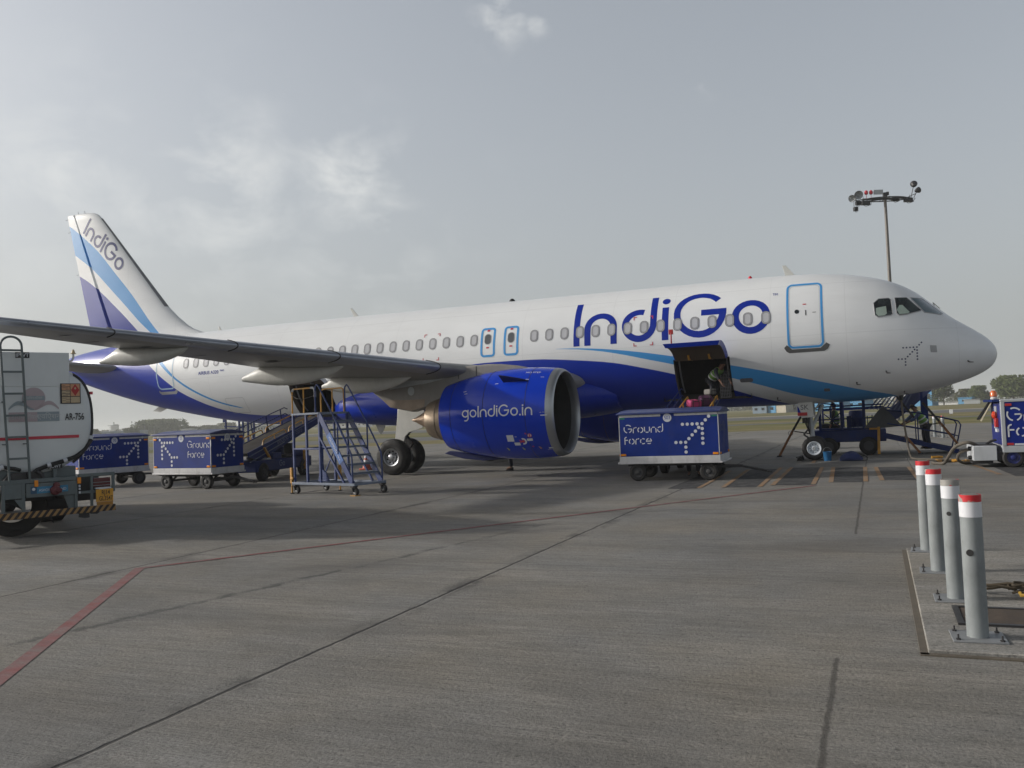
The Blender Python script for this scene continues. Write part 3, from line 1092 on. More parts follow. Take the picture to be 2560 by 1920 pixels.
mb.beam((-1.9, -0.5, MH - 0.12), (1.9, -0.5, MH - 0.16), 0.06)
mb.beam((-2.3, 0.4, MH - 0.2), (-0.6, 0.1, MH - 0.02), 0.05)
mb.beam((2.5, 0.3, MH + 0.1), (0.6, 0.1, MH - 0.1), 0.05)
mb.build('lamp_ring', m_dark, t)
for (x, y, z, ax, r, op) in ((-3.0, 0.0, MH + 0.15, (-0.75, -0.75, -0.35), 0.30, 1), (-2.35, 0.3, MH + 0.55, (-0.1, -0.9, -0.45), 0.36, 1),
                             (2.65, -0.2, MH + 1.15, (0.3, 0.6, 0.5), 0.32, 0), (3.05, 0.0, MH + 0.65, (0.9, 0.2, 0.3), 0.28, 0)):
    ax = Vector(ax).normalized()
    mb = MB()
    mb.lathe([(-0.28, 0.05), (-0.22, r * 0.45), (0.0, r * 0.85), (0.16, r), (0.18, r), (0.15, r * 0.93), (-0.1, r * 0.6), (-0.15, 0.02)], (x, y, z), ax, 18)
    mb.cyl((x, y, z), (x * 0.88, y, MH), 0.03, n=6)
    mb.build('floodlight', m_lgrey if op else m_dark, t)
    if op:
        mb = MB()
        mb.lathe([(0.14, r * 0.98), (0.14, r + 0.035), (0.19, r + 0.035), (0.19, r * 0.98)], (x, y, z), ax, 20)
        mb.build('lamp_rim', m_dark, t)
for (x, y, z, w) in ((-1.95, -0.3, MH - 0.42, 0.75), (2.0, -0.3, MH - 0.28, 0.75), (-2.5, 0.1, MH - 0.30, 0.4), (1.1, 0.4, MH + 0.0, 0.6), (-2.75, 0.1, MH - 0.85, 0.32)):
    mb = MB()
    mb.box((x, y, z), (w, 0.34, 0.36), 0.1)
    mb.beam((x - w * 0.4, y, z + 0.1), (x - w * 0.4, y, MH), 0.03)
    mb.beam((x + w * 0.4, y, z + 0.1), (x + w * 0.4, y, MH), 0.03)
    mb.tube([(x - w * 0.5, y - 0.1, z - 0.1), (x - w * 0.1, y - 0.15, z - 0.34), (x + w * 0.6, y - 0.1, z - 0.2), (x + w * 0.75, y, z + 0.2)], 0.022, 6)
    mb.build('floodlight', m_black, t)
mb = MB()
mb.box((-0.62, -0.05, MH + 0.62), (0.85, 0.12, 0.42))
mb.build('junction_box', m_lgrey, t)
m_redlamp = paint('red_lamp_glass', (0.55, 0.03, 0.05), 0.2, var=0.1)
for x in (-1.72, -1.28):
    mb = MB()
    mb.cyl((x, 0, MH + 0.0), (x, 0, MH + 0.45), 0.02, n=6)
    mb.lathe([(0, 0.12), (0.1, 0.17), (0.28, 0.16), (0.38, 0.06), (0.39, 0)], (x, 0, MH + 0.45), (0, 0, 1), 14)
    mb.build('red_lamp', m_redlamp, t)

# ------------------------------------------------------------------ the airliner
RX = -17.7
plane = thing('airliner', 'white and deep blue twin engine airliner parked across the apron, hold door open', 'airliner', (RX, 0, 0))
# station, top, bottom, half width, height of greatest width
FT = [(-0.13, 3.03, 3.01, 0.01, 3.02), (-0.10, 3.17, 2.87, 0.145, 3.02), (-0.02, 3.32, 2.71, 0.30, 3.02), (0.12, 3.48, 2.57, 0.46, 3.03), (0.45, 3.745, 2.385, 0.765, 3.06),
      (1.0, 4.14, 2.19, 1.12, 3.14), (1.5, 4.58, 2.06, 1.36, 3.24), (2.0, 5.02, 1.97, 1.55, 3.36), (2.6, 5.36, 1.89, 1.70, 3.50),
      (3.2, 5.56, 1.83, 1.81, 3.62), (4.0, 5.73, 1.785, 1.90, 3.72), (5.0, 5.83, 1.765, 1.955, 3.79), (6.2, 5.865, 1.755, 1.975, 3.83),
      (8.0, 5.87, 1.75, 1.975, 3.84), (23.6, 5.87, 1.75, 1.975, 3.84), (25.0, 5.87, 1.79, 1.965, 3.85), (26.5, 5.86, 1.90, 1.93, 3.90),
      (28.0, 5.84, 2.09, 1.86, 3.98), (30.0, 5.79, 2.44, 1.70, 4.12), (32.0, 5.71, 2.86, 1.47, 4.30), (34.0, 5.58, 3.38, 1.15, 4.50),
      (35.5, 5.44, 3.82, 0.85, 4.64), (36.7, 5.26, 4.22, 0.56, 4.74), (37.4, 5.02, 4.52, 0.27, 4.77), (37.57, 4.9, 4.66, 0.12, 4.78)]


def pchip(xs, ys):
    n = len(xs)
    h = [xs[i + 1] - xs[i] for i in range(n - 1)]
    d = [(ys[i + 1] - ys[i]) / h[i] for i in range(n - 1)]
    m = [d[0]] + [0.0] * (n - 2) + [d[-1]]
    for i in range(1, n - 1):
        if d[i - 1] * d[i] > 0:
            w1, w2 = 2 * h[i] + h[i - 1], h[i] + 2 * h[i - 1]
            m[i] = (w1 + w2) / (w1 / d[i - 1] + w2 / d[i])

    def f(x):
        x = min(max(x, xs[0]), xs[-1])
        i = 0
        while i < n - 2 and x > xs[i + 1]:
            i += 1
        t = (x - xs[i]) / h[i]
        return ((2 * t ** 3 - 3 * t * t + 1) * ys[i] + (t ** 3 - 2 * t * t + t) * h[i] * m[i]
                + (3 * t * t - 2 * t ** 3) * ys[i + 1] + (t ** 3 - t * t) * h[i] * m[i + 1])
    return f


FX = [r[0] for r in FT]
f_top, f_bot, f_hw, f_zc = [pchip(FX, [r[k] for r in FT]) for k in (1, 2, 3, 4)]


def fus_y(x, z):
    zt, zb, w, zc = f_top(x), f_bot(x), f_hw(x), f_zc(x)
    e = (z - zc) / ((zt - zc) if z > zc else (zc - zb))
    return w * sqrt(max(0.0, 1 - min(1, e * e)))


def FS(x, z, off=0.004, side=-1):
    """Point on the fuselage skin at a station and height, lifted off along the normal."""
    zt, zb, w, zc = f_top(x), f_bot(x), f_hw(x), f_zc(x)
    y = fus_y(x, z)
    a = (zt - zc) if z > zc else (zc - zb)
    n = Vector((0, y / max(w * w, 1e-6), (z - zc) / (a * a)))
    n = n.normalized() if n.length > 1e-9 else Vector((0, 1, 0))
    if x < 4:
        n.x = 0.45 * (1 - x / 4)
        n.normalize()
    return Vector((-x + n.x * off, side * (y + n.y * off), z + n.z * off))


# arc length up the side of the constant section
_arc = [(2.2, 0.0)]
for i in range(1, 361):
    z = 2.2 + i * 0.01
    _arc.append((z, _arc[-1][1] + hypot(0.01, fus_y(12, z) - fus_y(12, z - 0.01))))


def arc_z(z0, b):
    a0 = next(a for z, a in _arc if z >= z0) + b
    for (z1, a1), (z2, a2) in zip(_arc[:-1], _arc[1:]):
        if a2 >= a0:
            return z1 + (z2 - z1) * (a0 - a1) / (a2 - a1)
    return _arc[-1][0]


# livery: three border curves over the station, shared by fuselage, fin and rudder
CB = pchip(*zip((0, 0.6), (3.5, 1.2), (5.0, 1.58), (5.86, 1.83), (6.47, 2.0), (7.21, 2.27), (9.1, 2.89), (10.36, 3.21), (10.69, 3.29), (11.31, 3.39), (11.91, 3.46),
                (12.84, 3.555), (13.47, 3.60), (14.45, 3.61), (15.46, 3.60), (16.31, 3.54), (18, 3.2), (20.0, 2.6), (21.6, 2.26), (23, 2.18), (24.44, 2.18), (25.29, 2.19),
                (26.11, 2.27), (26.92, 2.41), (27.67, 2.63), (28.41, 2.94), (29.19, 3.34), (29.42, 3.51), (30.01, 3.93), (30.51, 4.32), (31.6, 5.2), (32.64, 6.07), (33.02, 6.47),
                (34.03, 7.34), (35.03, 8.14), (36.15, 8.84), (38, 9.6)))
CU = pchip(*zip((0, 1.3), (2.0, 1.74), (2.88, 1.97), (3.43, 2.08), (4.4, 2.33), (5.27, 2.55), (6.33, 2.82), (7.18, 3.02), (9.11, 3.44), (10.48, 3.69), (11.56, 3.83), (12.4, 3.89),
                (12.95, 3.90), (13.3, 3.0), (20, 2.0), (25.5, 2.2), (25.9, 2.47), (26.29, 2.575), (27.06, 2.78), (27.83, 3.09), (28.61, 3.5), (29.26, 3.92), (29.71, 4.34), (30.6, 5.15),
                (31.43, 5.9), (32.16, 6.76), (32.98, 7.76), (33.98, 8.82), (34.98, 9.87), (35.89, 10.6), (36.69, 11.17), (38, 11.9)))
CL = pchip(*zip((0, 0.5), (3.0, 1.4), (4.29, 1.81), (5.13, 1.98), (5.78, 2.17), (6.39, 2.38), (7.19, 2.63), (9.09, 3.19), (9.81, 3.37), (10.49, 3.55), (11.57, 3.77), (12.4, 3.865),
                (12.95, 3.90), (13.3, 3.6), (20, 2.9), (25.5, 2.5), (25.9, 2.48), (26.4, 2.55), (27.09, 2.72), (27.87, 3.02), (28.65, 3.42), (29.36, 3.89), (29.95, 4.35), (31.0, 5.22),
                (31.91, 5.97), (32.69, 6.66), (33.34, 7.28), (34.33, 8.18), (35.37, 9.11), (36.37, 9.78), (38, 10.8)))
ZS, XS = 12.5, 40.0


def livery(name, fade_haze=0.0):
    N = NT(name)
    st = N.op('SUBTRACT', -RX, N.x)
    u = N.op('DIVIDE', st, XS)

    def curve(fn):
        n = N.t.nodes.new('ShaderNodeFloatCurve')
        c = n.mapping.curves[0]
        k = 96
        c.points[0].location = (0, fn(0) / ZS)
        c.points[1].location = (1, fn(38) / ZS)
        for i in range(1, k):
            c.points.new(i / k, fn(i / k * XS) / ZS)
        for p in c.points:
            p.handle_type = 'VECTOR'
        n.mapping.update()
        N.put(n.inputs['Value'], u)
        return N.op('MULTIPLY', n.outputs[0], ZS)
    b, up, lo = curve(CB), curve(CU), curve(CL)
    e = 0.006
    below = N.ramp(N.op('SUBTRACT', N.z, b), -e, e, 1, 0)
    band = N.op('MULTIPLY', N.ramp(N.op('SUBTRACT', N.z, up), -e, e, 1, 0), N.ramp(N.op('SUBTRACT', N.z, lo), -e, e, 0, 1))
    nz = N.noise(0.8, 5, 0.6, (0.6, 1, 1.4))
    grime = N.ramp(N.noise(1.6, 8, 0.7, (0.35, 1, 2.2)), 0.50, 0.80, 0, 0.10)
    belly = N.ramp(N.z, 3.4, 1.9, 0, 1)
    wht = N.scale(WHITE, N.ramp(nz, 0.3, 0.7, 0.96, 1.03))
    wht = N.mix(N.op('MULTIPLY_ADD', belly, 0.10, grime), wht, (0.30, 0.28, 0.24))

    def seam(coord, at, w):
        return N.ramp(N.op('ABSOLUTE', N.op('SUBTRACT', coord, at)), w * 0.5, w, 0.15, 0)
    sm = None
    for at in (0.95, 3.9, 6.0, 8.9, 10.9, 14.0, 18.9, 21.0, 24.1, 27.4, 30.6, 33.2):
        q = seam(st, at, 0.010)
        sm = q if sm is None else N.op('MAXIMUM', sm, q)
    for at in (3.77, 5.35):
        sm = N.op('MAXIMUM', sm, N.op('MULTIPLY', seam(N.z, at, 0.012), N.op('LESS_THAN', st, 31.0)))
    wht = N.mix(sm, wht, (0.25, 0.25, 0.26))
    f = fade_haze
    blu = N.scale(tuple(a + (0.13 - a) * f for a in BLUE), N.ramp(nz, 0.3, 0.7, 0.93, 1.06))
    col = N.mix(band, wht, tuple(a + (0.3 - a) * f * 0.3 for a in LBLUE))
    col = N.mix(below, col, blu)
    N.put(N.P.inputs['Coat Weight'], 0.25)
    N.put(N.P.inputs['Coat Roughness'], 0.10)
    return N.done(col, N.ramp(nz, 0.3, 0.7, 0.32, 0.44), 0.4)


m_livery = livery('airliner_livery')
m_livfin = livery('fin_livery', 0.22)  # fin blues greyed: fading plus haze and reflection put into the colour

# fuselage skin, with the two hold doorways left open
stn = sorted(set([-0.13, -0.127, -0.12, -0.11, -0.095, -0.07, -0.04, 0.0, 0.05, 0.11, 0.18, 0.26, 0.38, 0.5] + [0.5 + 0.14 * i for i in range(1, 40)] + [6.2, 7.25, 8.97]
                 + [6.5 + 0.43 * i for i in range(0, 2)] + [9.4 + 0.55 * i for i in range(0, 22)] + [21.75, 22.3, 22.9, 23.55] + [24 + 0.36 * i for i in range(0, 37)] + [37.2, 37.4, 37.5, 37.57]))
KN = 96
mb = MB()
for x in stn:
    zt, zb, w, zc = f_top(x), f_bot(x), f_hw(x), f_zc(x)
    for k in range(KN):
        th = 2 * pi * k / KN
        s_ = sin(th)
        mb.v.append((-x, -w * cos(th), zc + s_ * ((zt - zc) if s_ > 0 else (zc - zb))))
DOORS = ((7.25, 8.97), (21.75, 23.55))
for i in range(len(stn) - 1):
    hole = any(a - 1e-6 <= stn[i] and stn[i + 1] <= b + 1e-6 for a, b in DOORS)
    for k in range(KN):
        if hole and 80 <= k < 92:
            continue
        k2 = (k + 1) % KN
        mb.f.append((i * KN + k, i * KN + k2, (i + 1) * KN + k2, (i + 1) * KN + k))
        mb.m.append(0)
mb.f.append(tuple(range(KN)))
mb.f.append(tuple((len(stn) - 1) * KN + k for k in range(KN)))
mb.m += [0, 0]
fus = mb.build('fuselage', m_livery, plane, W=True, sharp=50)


def sec(x, thd, off=0.0):
    """Point on the starboard section at an angle below the horizontal."""
    w, zb, zc = f_hw(x), f_bot(x), f_zc(x)
    t = R_(thd)
    return Vector((-x, -(w - off) * cos(t), zc - (zc - zb - off) * sin(t)))


for (a, b), nm in zip(DOORS, ('forward', 'aft')):
    mb = MB()
    # door jamb
    for x in (a, b):
        pr = [sec(x, 15 + 45 * i / 12) for i in range(13)] + [sec(x, 60 - 45 * i / 12, 0.22) for i in range(13)]
        n = 13
        mb.add(pr, [(i, i + 1, 2 * n - 2 - i, 2 * n - 1 - i) for i in range(n - 1)], 1)
    for th in (15, 60):
        mb.add([sec(a, th), sec(b, th), sec(b, th, 0.22), sec(a, th, 0.22)], [(0, 1, 2, 3)], 1)
    y0 = -1.2
    x0, x1 = -a + 0.5, -b - 0.5
    zf, zc_ = 2.02, 3.42
    vs = [(x0, y0, zf), (x1, y0, zf), (x1, 1.2, zf), (x0, 1.2, zf), (x0, y0, zc_), (x1, y0, zc_), (x1, 1.2, zc_), (x0, 1.2, zc_)]
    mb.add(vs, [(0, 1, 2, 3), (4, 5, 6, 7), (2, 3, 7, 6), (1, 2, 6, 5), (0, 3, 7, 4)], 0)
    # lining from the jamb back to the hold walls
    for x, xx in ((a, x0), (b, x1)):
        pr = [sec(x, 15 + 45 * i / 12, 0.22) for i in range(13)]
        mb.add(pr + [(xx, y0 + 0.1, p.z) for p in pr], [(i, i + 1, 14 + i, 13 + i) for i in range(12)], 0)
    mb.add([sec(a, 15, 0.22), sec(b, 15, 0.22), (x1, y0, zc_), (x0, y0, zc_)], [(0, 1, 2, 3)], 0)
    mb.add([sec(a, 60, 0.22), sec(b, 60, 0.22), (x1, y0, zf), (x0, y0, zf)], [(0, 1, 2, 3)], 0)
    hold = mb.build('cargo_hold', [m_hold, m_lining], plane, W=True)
    # frame details in the doorway
    for x in (a + 0.12, b - 0.12):
        mb = MB()
        mb.tube([sec(x, 18 + 40 * i / 10, 0.26) for i in range(11)], 0.03, 6)
        mb.build('door_rail', m_grey, plane, W=True)
    # raised door, hinged along its upper edge
    hinge = sec(a, 15)
    rot = Matrix.Rotation(R_(140 if nm == 'forward' else 138), 3, 'X')

    def turn(p, H=hinge, rot=rot):
        q = Vector((0, p.y - H.y, p.z - H.z))
        q = rot.inverted() @ q
        return Vector((p.x, H.y + q.y - 0.015, H.z + q.z + 0.015))
    skin, lin = MB(), MB()
    xa, xb = a + 0.03, b - 0.03
    k = 14
    ra = [turn(sec(xa, 15.6 + 44 * i / k)) for i in range(k + 1)]
    rb = [turn(sec(xb, 15.6 + 44 * i / k)) for i in range(k + 1)]
    ia = [turn(sec(xa + 0.06, 16.5 + 42 * i / k, 0.13)) for i in range(k + 1)]
    ib = [turn(sec(xb - 0.06, 16.5 + 42 * i / k, 0.13)) for i in range(k + 1)]
    n = k + 1
    skin.add(ra + rb, [(i, i + 1, n + i + 1, n + i) for i in range(k)])
    skin.add(ra + ia, [(i, i + 1, n + i + 1, n + i) for i in range(k)])
    skin.add(rb + ib, [(i, i + 1, n + i + 1, n + i) for i in range(k)])
    skin.add([ra[0], rb[0], ib[0], ia[0]], [(0, 1, 2, 3)])
    skin.add([ra[-1], rb[-1], ib[-1], ia[-1]], [(0, 1, 2, 3)])
    lin.add(ia + ib, [(i, i + 1, n + i + 1, n + i) for i in range(k)])
    dr = skin.build('cargo_door', m_blue if nm == 'forward' else m_white, plane, W=True)
    dr['label'] = 'blue edged hold door raised above the baggage cart' if nm == 'forward' else 'raised rear hold door under the wing'
    if nm == 'forward':
        lin.build('door_lining', m_lining, dr, W=True)
    else:
        lin.build('door_lining', m_lining, dr, W=True)
    mb = MB()
    for x in (a + 0.55, b - 0.55):
        mb.tube([sec(x, 14, -0.02), sec(x, 17, 0.16), turn(sec(x, 22, 0.20)), turn(sec(x, 26, 0.14))], 0.035, 6)
    mb.build('hinge_arm', m_yellow if nm == 'forward' else m_grey, dr, W=True)
    if nm == 'forward':
        p = turn(sec(b - 0.28, 58, -0.02))
        mb = MB()
        mb.beam(p + Vector((0, 0, -0.02)), p + Vector((0, 0, 0.30)), 0.035, 0.06)
        mb.box(p + Vector((0, 0, 0.32)), (0.13, 0.05, 0.15))
        mb.build('locking_handle', m_red, dr, bev=0.012, W=True)


# ---- decals that follow the skin
def rrect(x0, x1, z0, z1, r, n=8, m=10):
    """Closed loop around a rounded rectangle in station and height."""
    pts = []
    for (cx, cz, a0) in ((x1 - r, z1 - r, 90), (x0 + r, z1 - r, 180), (x0 + r, z0 + r, 270), (x1 - r, z0 + r, 360)):
        pts.append([(cx + r * cos(R_(a0 - 90 + 90 * i / n)), cz + r * sin(R_(a0 - 90 + 90 * i / n))) for i in range(n + 1)])
    out = []
    for i in range(4):
        out += pts[i]
        p, q = pts[i][-1], pts[(i + 1) % 4][0]
        out += [(p[0] + (q[0] - p[0]) * j / m, p[1] + (q[1] - p[1]) * j / m) for j in range(1, m)]
    return out


def ring_decal(mb, x0, x1, z0, z1, r, w, off=0.004, mi=0, sag=0.0):
    A = rrect(x0, x1, z0, z1, r)
    B = rrect(x0 + w, x1 - w, z0 + w, z1 - w, max(0.01, r - w))
    n = len(A)
    mb.add([FS(x, z, off) for x, z in A] + [FS(x, z, off) for x, z in B], [(i, (i + 1) % n, n + (i + 1) % n, n + i) for i in range(n)], mi)


def poly_decal(mb, poly, off=0.004, mi=0, cuts=3, mapf=FS):
    bm = bmesh.new()
    vs = [bm.verts.new((a, b, 0)) for a, b in poly]
    bm.faces.new(vs)
    bmesh.ops.triangulate(bm, faces=bm.faces[:])
    bmesh.ops.subdivide_edges(bm, edges=bm.edges[:], cuts=cuts, use_grid_fill=True)
    bm.verts.index_update()
    mb.add([mapf(v.co.x, v.co.y, off) for v in bm.verts], [tuple(v.index for v in f.verts) for f in bm.faces], mi)
    bm.free()


m_rim = paint('window_rim', (0.34, 0.345, 0.36), 0.45, var=0.05)
m_blind = paint('window_blind', (0.47, 0.475, 0.50), 0.35, coat=0.5, var=0.05)
m_seal = paint('window_seal', (0.12, 0.12, 0.13), 0.5)
m_exitw = paint('exit_pane', (0.085, 0.09, 0.10), 0.2, coat=0.5)
wst = [6.122 + 0.533 * i for i in range(15)] + [15.793 + 0.533 * j for j in range(25)]
for x in wst:
    mb = MB()
    zc = 4.395
    ring_decal(mb, x - 0.135, x + 0.135, zc - 0.20, zc + 0.20, 0.12, 0.014, 0.009, 2)
    ring_decal(mb, x - 0.121, x + 0.121, zc - 0.186, zc + 0.186, 0.11, 0.030, 0.009, 0)
    poly_decal(mb, rrect(x - 0.092, x + 0.092, zc - 0.157, zc + 0.157, 0.085, 5, 3), 0.0075, 1, 0)
    ring_decal(mb, x - 0.094, x + 0.094, zc - 0.159, zc + 0.159, 0.087, 0.008, 0.010, 2)
    mb.build('passenger_window', [m_rim, m_blind, m_seal], plane, W=True)


def small_text(mb, t, x, z, size, off=0.005, mi=0, bold=0.0):
    word(mb, t, lambda a, b: FS(x - a, z + b, off), size, 1.0, 'LEFT', bold, mi)


for x0, x1 in ((14.145, 14.685), (15.0, 15.54)):
    mb = MB()
    ring_decal(mb, x0, x1, 3.79, 4.80, 0.13, 0.075, 0.005)
    e = mb.build('exit_door', m_lblue, plane, W=True)
    e['label'] = 'overwing exit outlined in pale blue'
    mb = MB()
    xc = (x0 + x1) / 2
    ring_decal(mb, xc - 0.13, xc + 0.13, 4.215, 4.585, 0.12, 0.02, 0.005, 0)
    poly_decal(mb, rrect(xc - 0.11, xc + 0.11, 4.235, 4.565, 0.10, 5, 3), 0.004, 1, 0)
    mb.build('exit_window', [m_rim, m_exitw], e, W=True)
    mb = MB()
    poly_decal(mb, [(xc - 0.05, 4.67), (xc + 0.05, 4.67), (xc + 0.05, 4.735), (xc - 0.05, 4.735)], 0.006, 0, 1)
    poly_decal(mb, [(xc - 0.05, 4.085), (xc + 0.05, 4.085), (xc + 0.05, 4.135), (xc - 0.05, 4.135)], 0.006, 0, 1)
    mb.build('red_placard', m_redmark, e, W=True)

# front service door
mb = MB()
ring_decal(mb, 4.515, 5.535, 3.405, 5.40, 0.17, 0.062, 0.005)
d1 = mb.build('service_door', m_lblue, plane, W=True)
d1['label'] = 'tall service door outlined in pale blue'
mb = MB()
ring_decal(mb, 4.60, 5.45, 3.49, 5.32, 0.12, 0.006, 0.0045)
mb.build('door_gap', m_rim, d1, W=True)
mb = MB()
poly_decal(mb, [(5.24 + 0.065 * cos(i * 0.393), 4.50 + 0.065 * sin(i * 0.393)) for i in range(16)], 0.005, 0, 0)
mb.build('door_window', m_glass, d1, W=True)
mb = MB()
poly_decal(mb, [(4.975, 4.37), (5.0, 4.37), (5.0, 4.53), (4.975, 4.53)], 0.006, 0, 1)
poly_decal(mb, [(4.70, 4.44), (4.80, 4.44), (4.80, 4.455), (4.70, 4.455)], 0.006, 0, 1)
mb.build('door_handle', m_dark, d1, W=True)
mb = MB()
poly_decal(mb, [(4.97, 4.70), (5.07, 4.70), (5.07, 4.73), (4.97, 4.73)], 0.006, 0, 1)
mb.build('red_placard', m_redmark, d1, W=True)
mb = MB()
poly_decal(mb, [(5.64, 3.44), (5.56, 3.52), (5.50, 3.47), (5.42, 3.385), (4.62, 3.385), (4.52, 3.47), (4.45, 3.53), (4.36, 3.46), (4.42, 3.35), (4.52, 3.29), (5.50, 3.28), (5.58, 3.33)], 0.005, 0, 2)
mb.build('door_sill', paint('sill_grey', (0.085, 0.085, 0.085), 0.6), plane, W=True)
# rear door
mb = MB()
ring_decal(mb, 29.30, 30.27, 3.42, 5.22, 0.20, 0.05, 0.006)
d4 = mb.build('service_door', paint('rear_door_outline', (0.40, 0.55, 0.68), 0.4), plane, W=True)
d4['label'] = 'rear service door seen under the wing'
mb = MB()
poly_decal(mb, [(30.30, 3.40), (30.22, 3.34), (29.40, 3.33), (29.22, 3.40), (29.22, 3.30), (29.34, 3.22), (30.22, 3.22), (30.32, 3.30)], 0.005, 0, 2)
mb.build('door_sill', m_rim, plane, W=True)

# red jacking corners
for x0, x1 in ((17.13, 17.76), (9.57, 10.20)):
    mb = MB()
    for cx, cz, sx, sz in ((x0, 3.80, 1, 1), (x1, 3.80, -1, 1), (x0, 4.75, 1, -1), (x1, 4.75, -1, -1)):
        a, w = 0.105, 0.026
        for rect in (((0, 0), (a, w)), ((0, w), (w, a))):
            (p, q), (r, s_) = rect
            poly_decal(mb, [(cx + sx * p, cz + sz * q), (cx + sx * r, cz + sz * q), (cx + sx * r, cz + sz * s_), (cx + sx * p, cz + sz * s_)], 0.007, 0, 0)
    mb.build('red_marking', m_redmark, plane, W=True)

# name along the side
mb = MB()
L = logo(MB(), 'IndiGo', lambda a, b: (a, b, 0), 1.0, 0.185, 0.145, 1.44)
S = 6.20 / L
logo(mb, 'IndiGo', lambda a, b: FS(12.20 - a, arc_z(3.925, b), 0.0035), S, 0.185, 0.145, 1.44)
mb.build('lettering', m_bluemark, plane, W=True)
mb = MB()
small_text(mb, 'TM', 5.93, 5.07, 0.11)
small_text(mb, 'AIRBUS A320', 27.90, 3.90, 0.185, bold=0.008)
small_text(mb, 'neo', 26.76, 3.975, 0.14, bold=0.008)
mb.build('small_lettering', m_bluemark, plane, W=True)


def emblem(mb, fn, u, v, r, mi=0, n=10):
    D = [(k * 0.70, k * 0.745) for k in range(8)]
    D += [(5 * 0.70 - j, 5 * 0.745) for j in range(1, 5)] + [(5 * 0.70, 5 * 0.745 - j) for j in range(1, 5)]
    D += [(-1, 0), (-2, 0), (0, -1), (0, -2)]
    for a, b in D:
        disc(mb, a * u, b * v, r, fn, mi, n)


mb = MB()
emblem(mb, lambda a, b: FS(2.37 - a, 2.93 + b, 0.005), 0.090, 0.085, 0.024)
mb.build('dotted_emblem', paint('emblem_grey_blue', (0.05, 0.06, 0.13), 0.4), plane, W=True)
mb = MB()
poly_decal(mb, [(1.53, 3.075), (1.70, 3.085), (1.71, 3.285), (1.54, 3.27)], 0.005, 0, 2)
mb.build('static_port_panel', paint('port_grey', (0.36, 0.37, 0.38), 0.4), plane, W=True)
mb = MB()
poly_decal(mb, rrect(6.63, 7.02, 2.50, 2.62, 0.058, 5, 3), 0.005, 0, 1)
poly_decal(mb, rrect(4.46, 4.63, 2.115, 2.20, 0.03, 4, 2), 0.005, 0, 1)
mb.build('vent', m_seal, plane, W=True)
mb = MB()
ring_decal(mb, 25.83, 26.80, 2.33, 2.92, 0.08, 0.010, 0.0045)
mb.build('bulk_door_outline', m_rim, plane, W=True)
for x, z in ((2.89, 2.61), (3.7, 2.33), (0.72, 2.80), (2.42, 2.02), (6.0, 1.99)):
    mb = MB()
    p = FS(x, z, 0.0)
    q = FS(x, z, 0.09)
    mb.tube([p, q, q + Vector((0.10, 0, -0.01))], [0.022, 0.016, 0.010], 8)
    mb.build('probe', m_dark, plane, W=True)

# flight deck glazing
N = NT('flight_deck_glass')
gl = N.ramp(N.noise(2.2, 3, 0.5), 0.35, 0.65)
m_ckpt = N.done(N.mix(gl, (0.008, 0.010, 0.013), (0.05, 0.065, 0.065)), 0.05, 0.9)
m_shade = paint('sun_shade', (0.34, 0.42, 0.36), 0.5, coat=1.0)
m_wsh = paint('windscreen', (0.08, 0.125, 0.14), 0.08, coat=1.0)
for poly, mt, inner, gl_mat in (([(3.13, 4.60), (2.99, 4.725), (2.72, 4.735), (2.655, 4.69), (2.63, 4.24), (2.68, 4.205), (3.03, 4.17), (3.11, 4.24)], None,
                                 [(3.07, 4.44), (2.99, 4.46), (2.80, 4.49), (2.79, 4.26), (2.85, 4.215), (3.02, 4.20), (3.08, 4.28)], m_ckpt),
                                ([(2.555, 4.735), (2.23, 4.735), (1.865, 4.33), (1.88, 4.305), (2.27, 4.205), (2.46, 4.19), (2.53, 4.26)], None,
                                 [(2.52, 4.36), (2.44, 4.50), (2.36, 4.50), (2.18, 4.27), (2.24, 4.235), (2.46, 4.225)], m_ckpt),
                                ([(2.14, 4.73), (1.80, 4.70), (1.28, 4.22), (1.35, 4.185), (1.78, 4.255)], None, None, m_wsh)):
    mb = MB()
    poly_decal(mb, poly, 0.008, 0, 4)
    w_ = mb.build('cockpit_window', gl_mat, plane, W=True)
    n = len(poly)
    cx, cz = sum(p[0] for p in poly) / n, sum(p[1] for p in poly) / n
    mb = MB()
    dense = []
    for i in range(n):
        p, q = poly[i], poly[(i + 1) % n]
        dense += [(p[0] + (q[0] - p[0]) * j / 8, p[1] + (q[1] - p[1]) * j / 8) for j in range(8)]
    mb.tube([FS(x, z, 0.006) for x, z in dense + dense[:1]], 0.012, 6, cap=False)
    mb.build('window_frame', m_rim, w_, W=True)
    if inner:
        mb = MB()
        poly_decal(mb, inner, 0.010, 0, 3)
        mb.build('sun_shade', m_shade, w_, W=True)
mb = MB()
poly_decal(mb, [(2.12, 4.72), (1.80, 4.70), (1.28, 4.22), (1.35, 4.185), (1.78, 4.255)], 0.008, 0, 4, lambda x, z, o: FS(x, z, o, 1))
poly_decal(mb, [(2.555, 4.735), (2.23, 4.735), (1.865, 4.33), (2.27, 4.205), (2.53, 4.26)], 0.008, 0, 4, lambda x, z, o: FS(x, z, o, 1))
mb.build('cockpit_window', m_ckpt, plane, W=True)
mb = MB()
mb.tube([(-1.42, -0.22, 4.42), (-1.50, -0.35, 4.60), (-1.34, -0.5, 4.40)], 0.010, 6)
mb.build('wiper', m_black, plane, W=True)

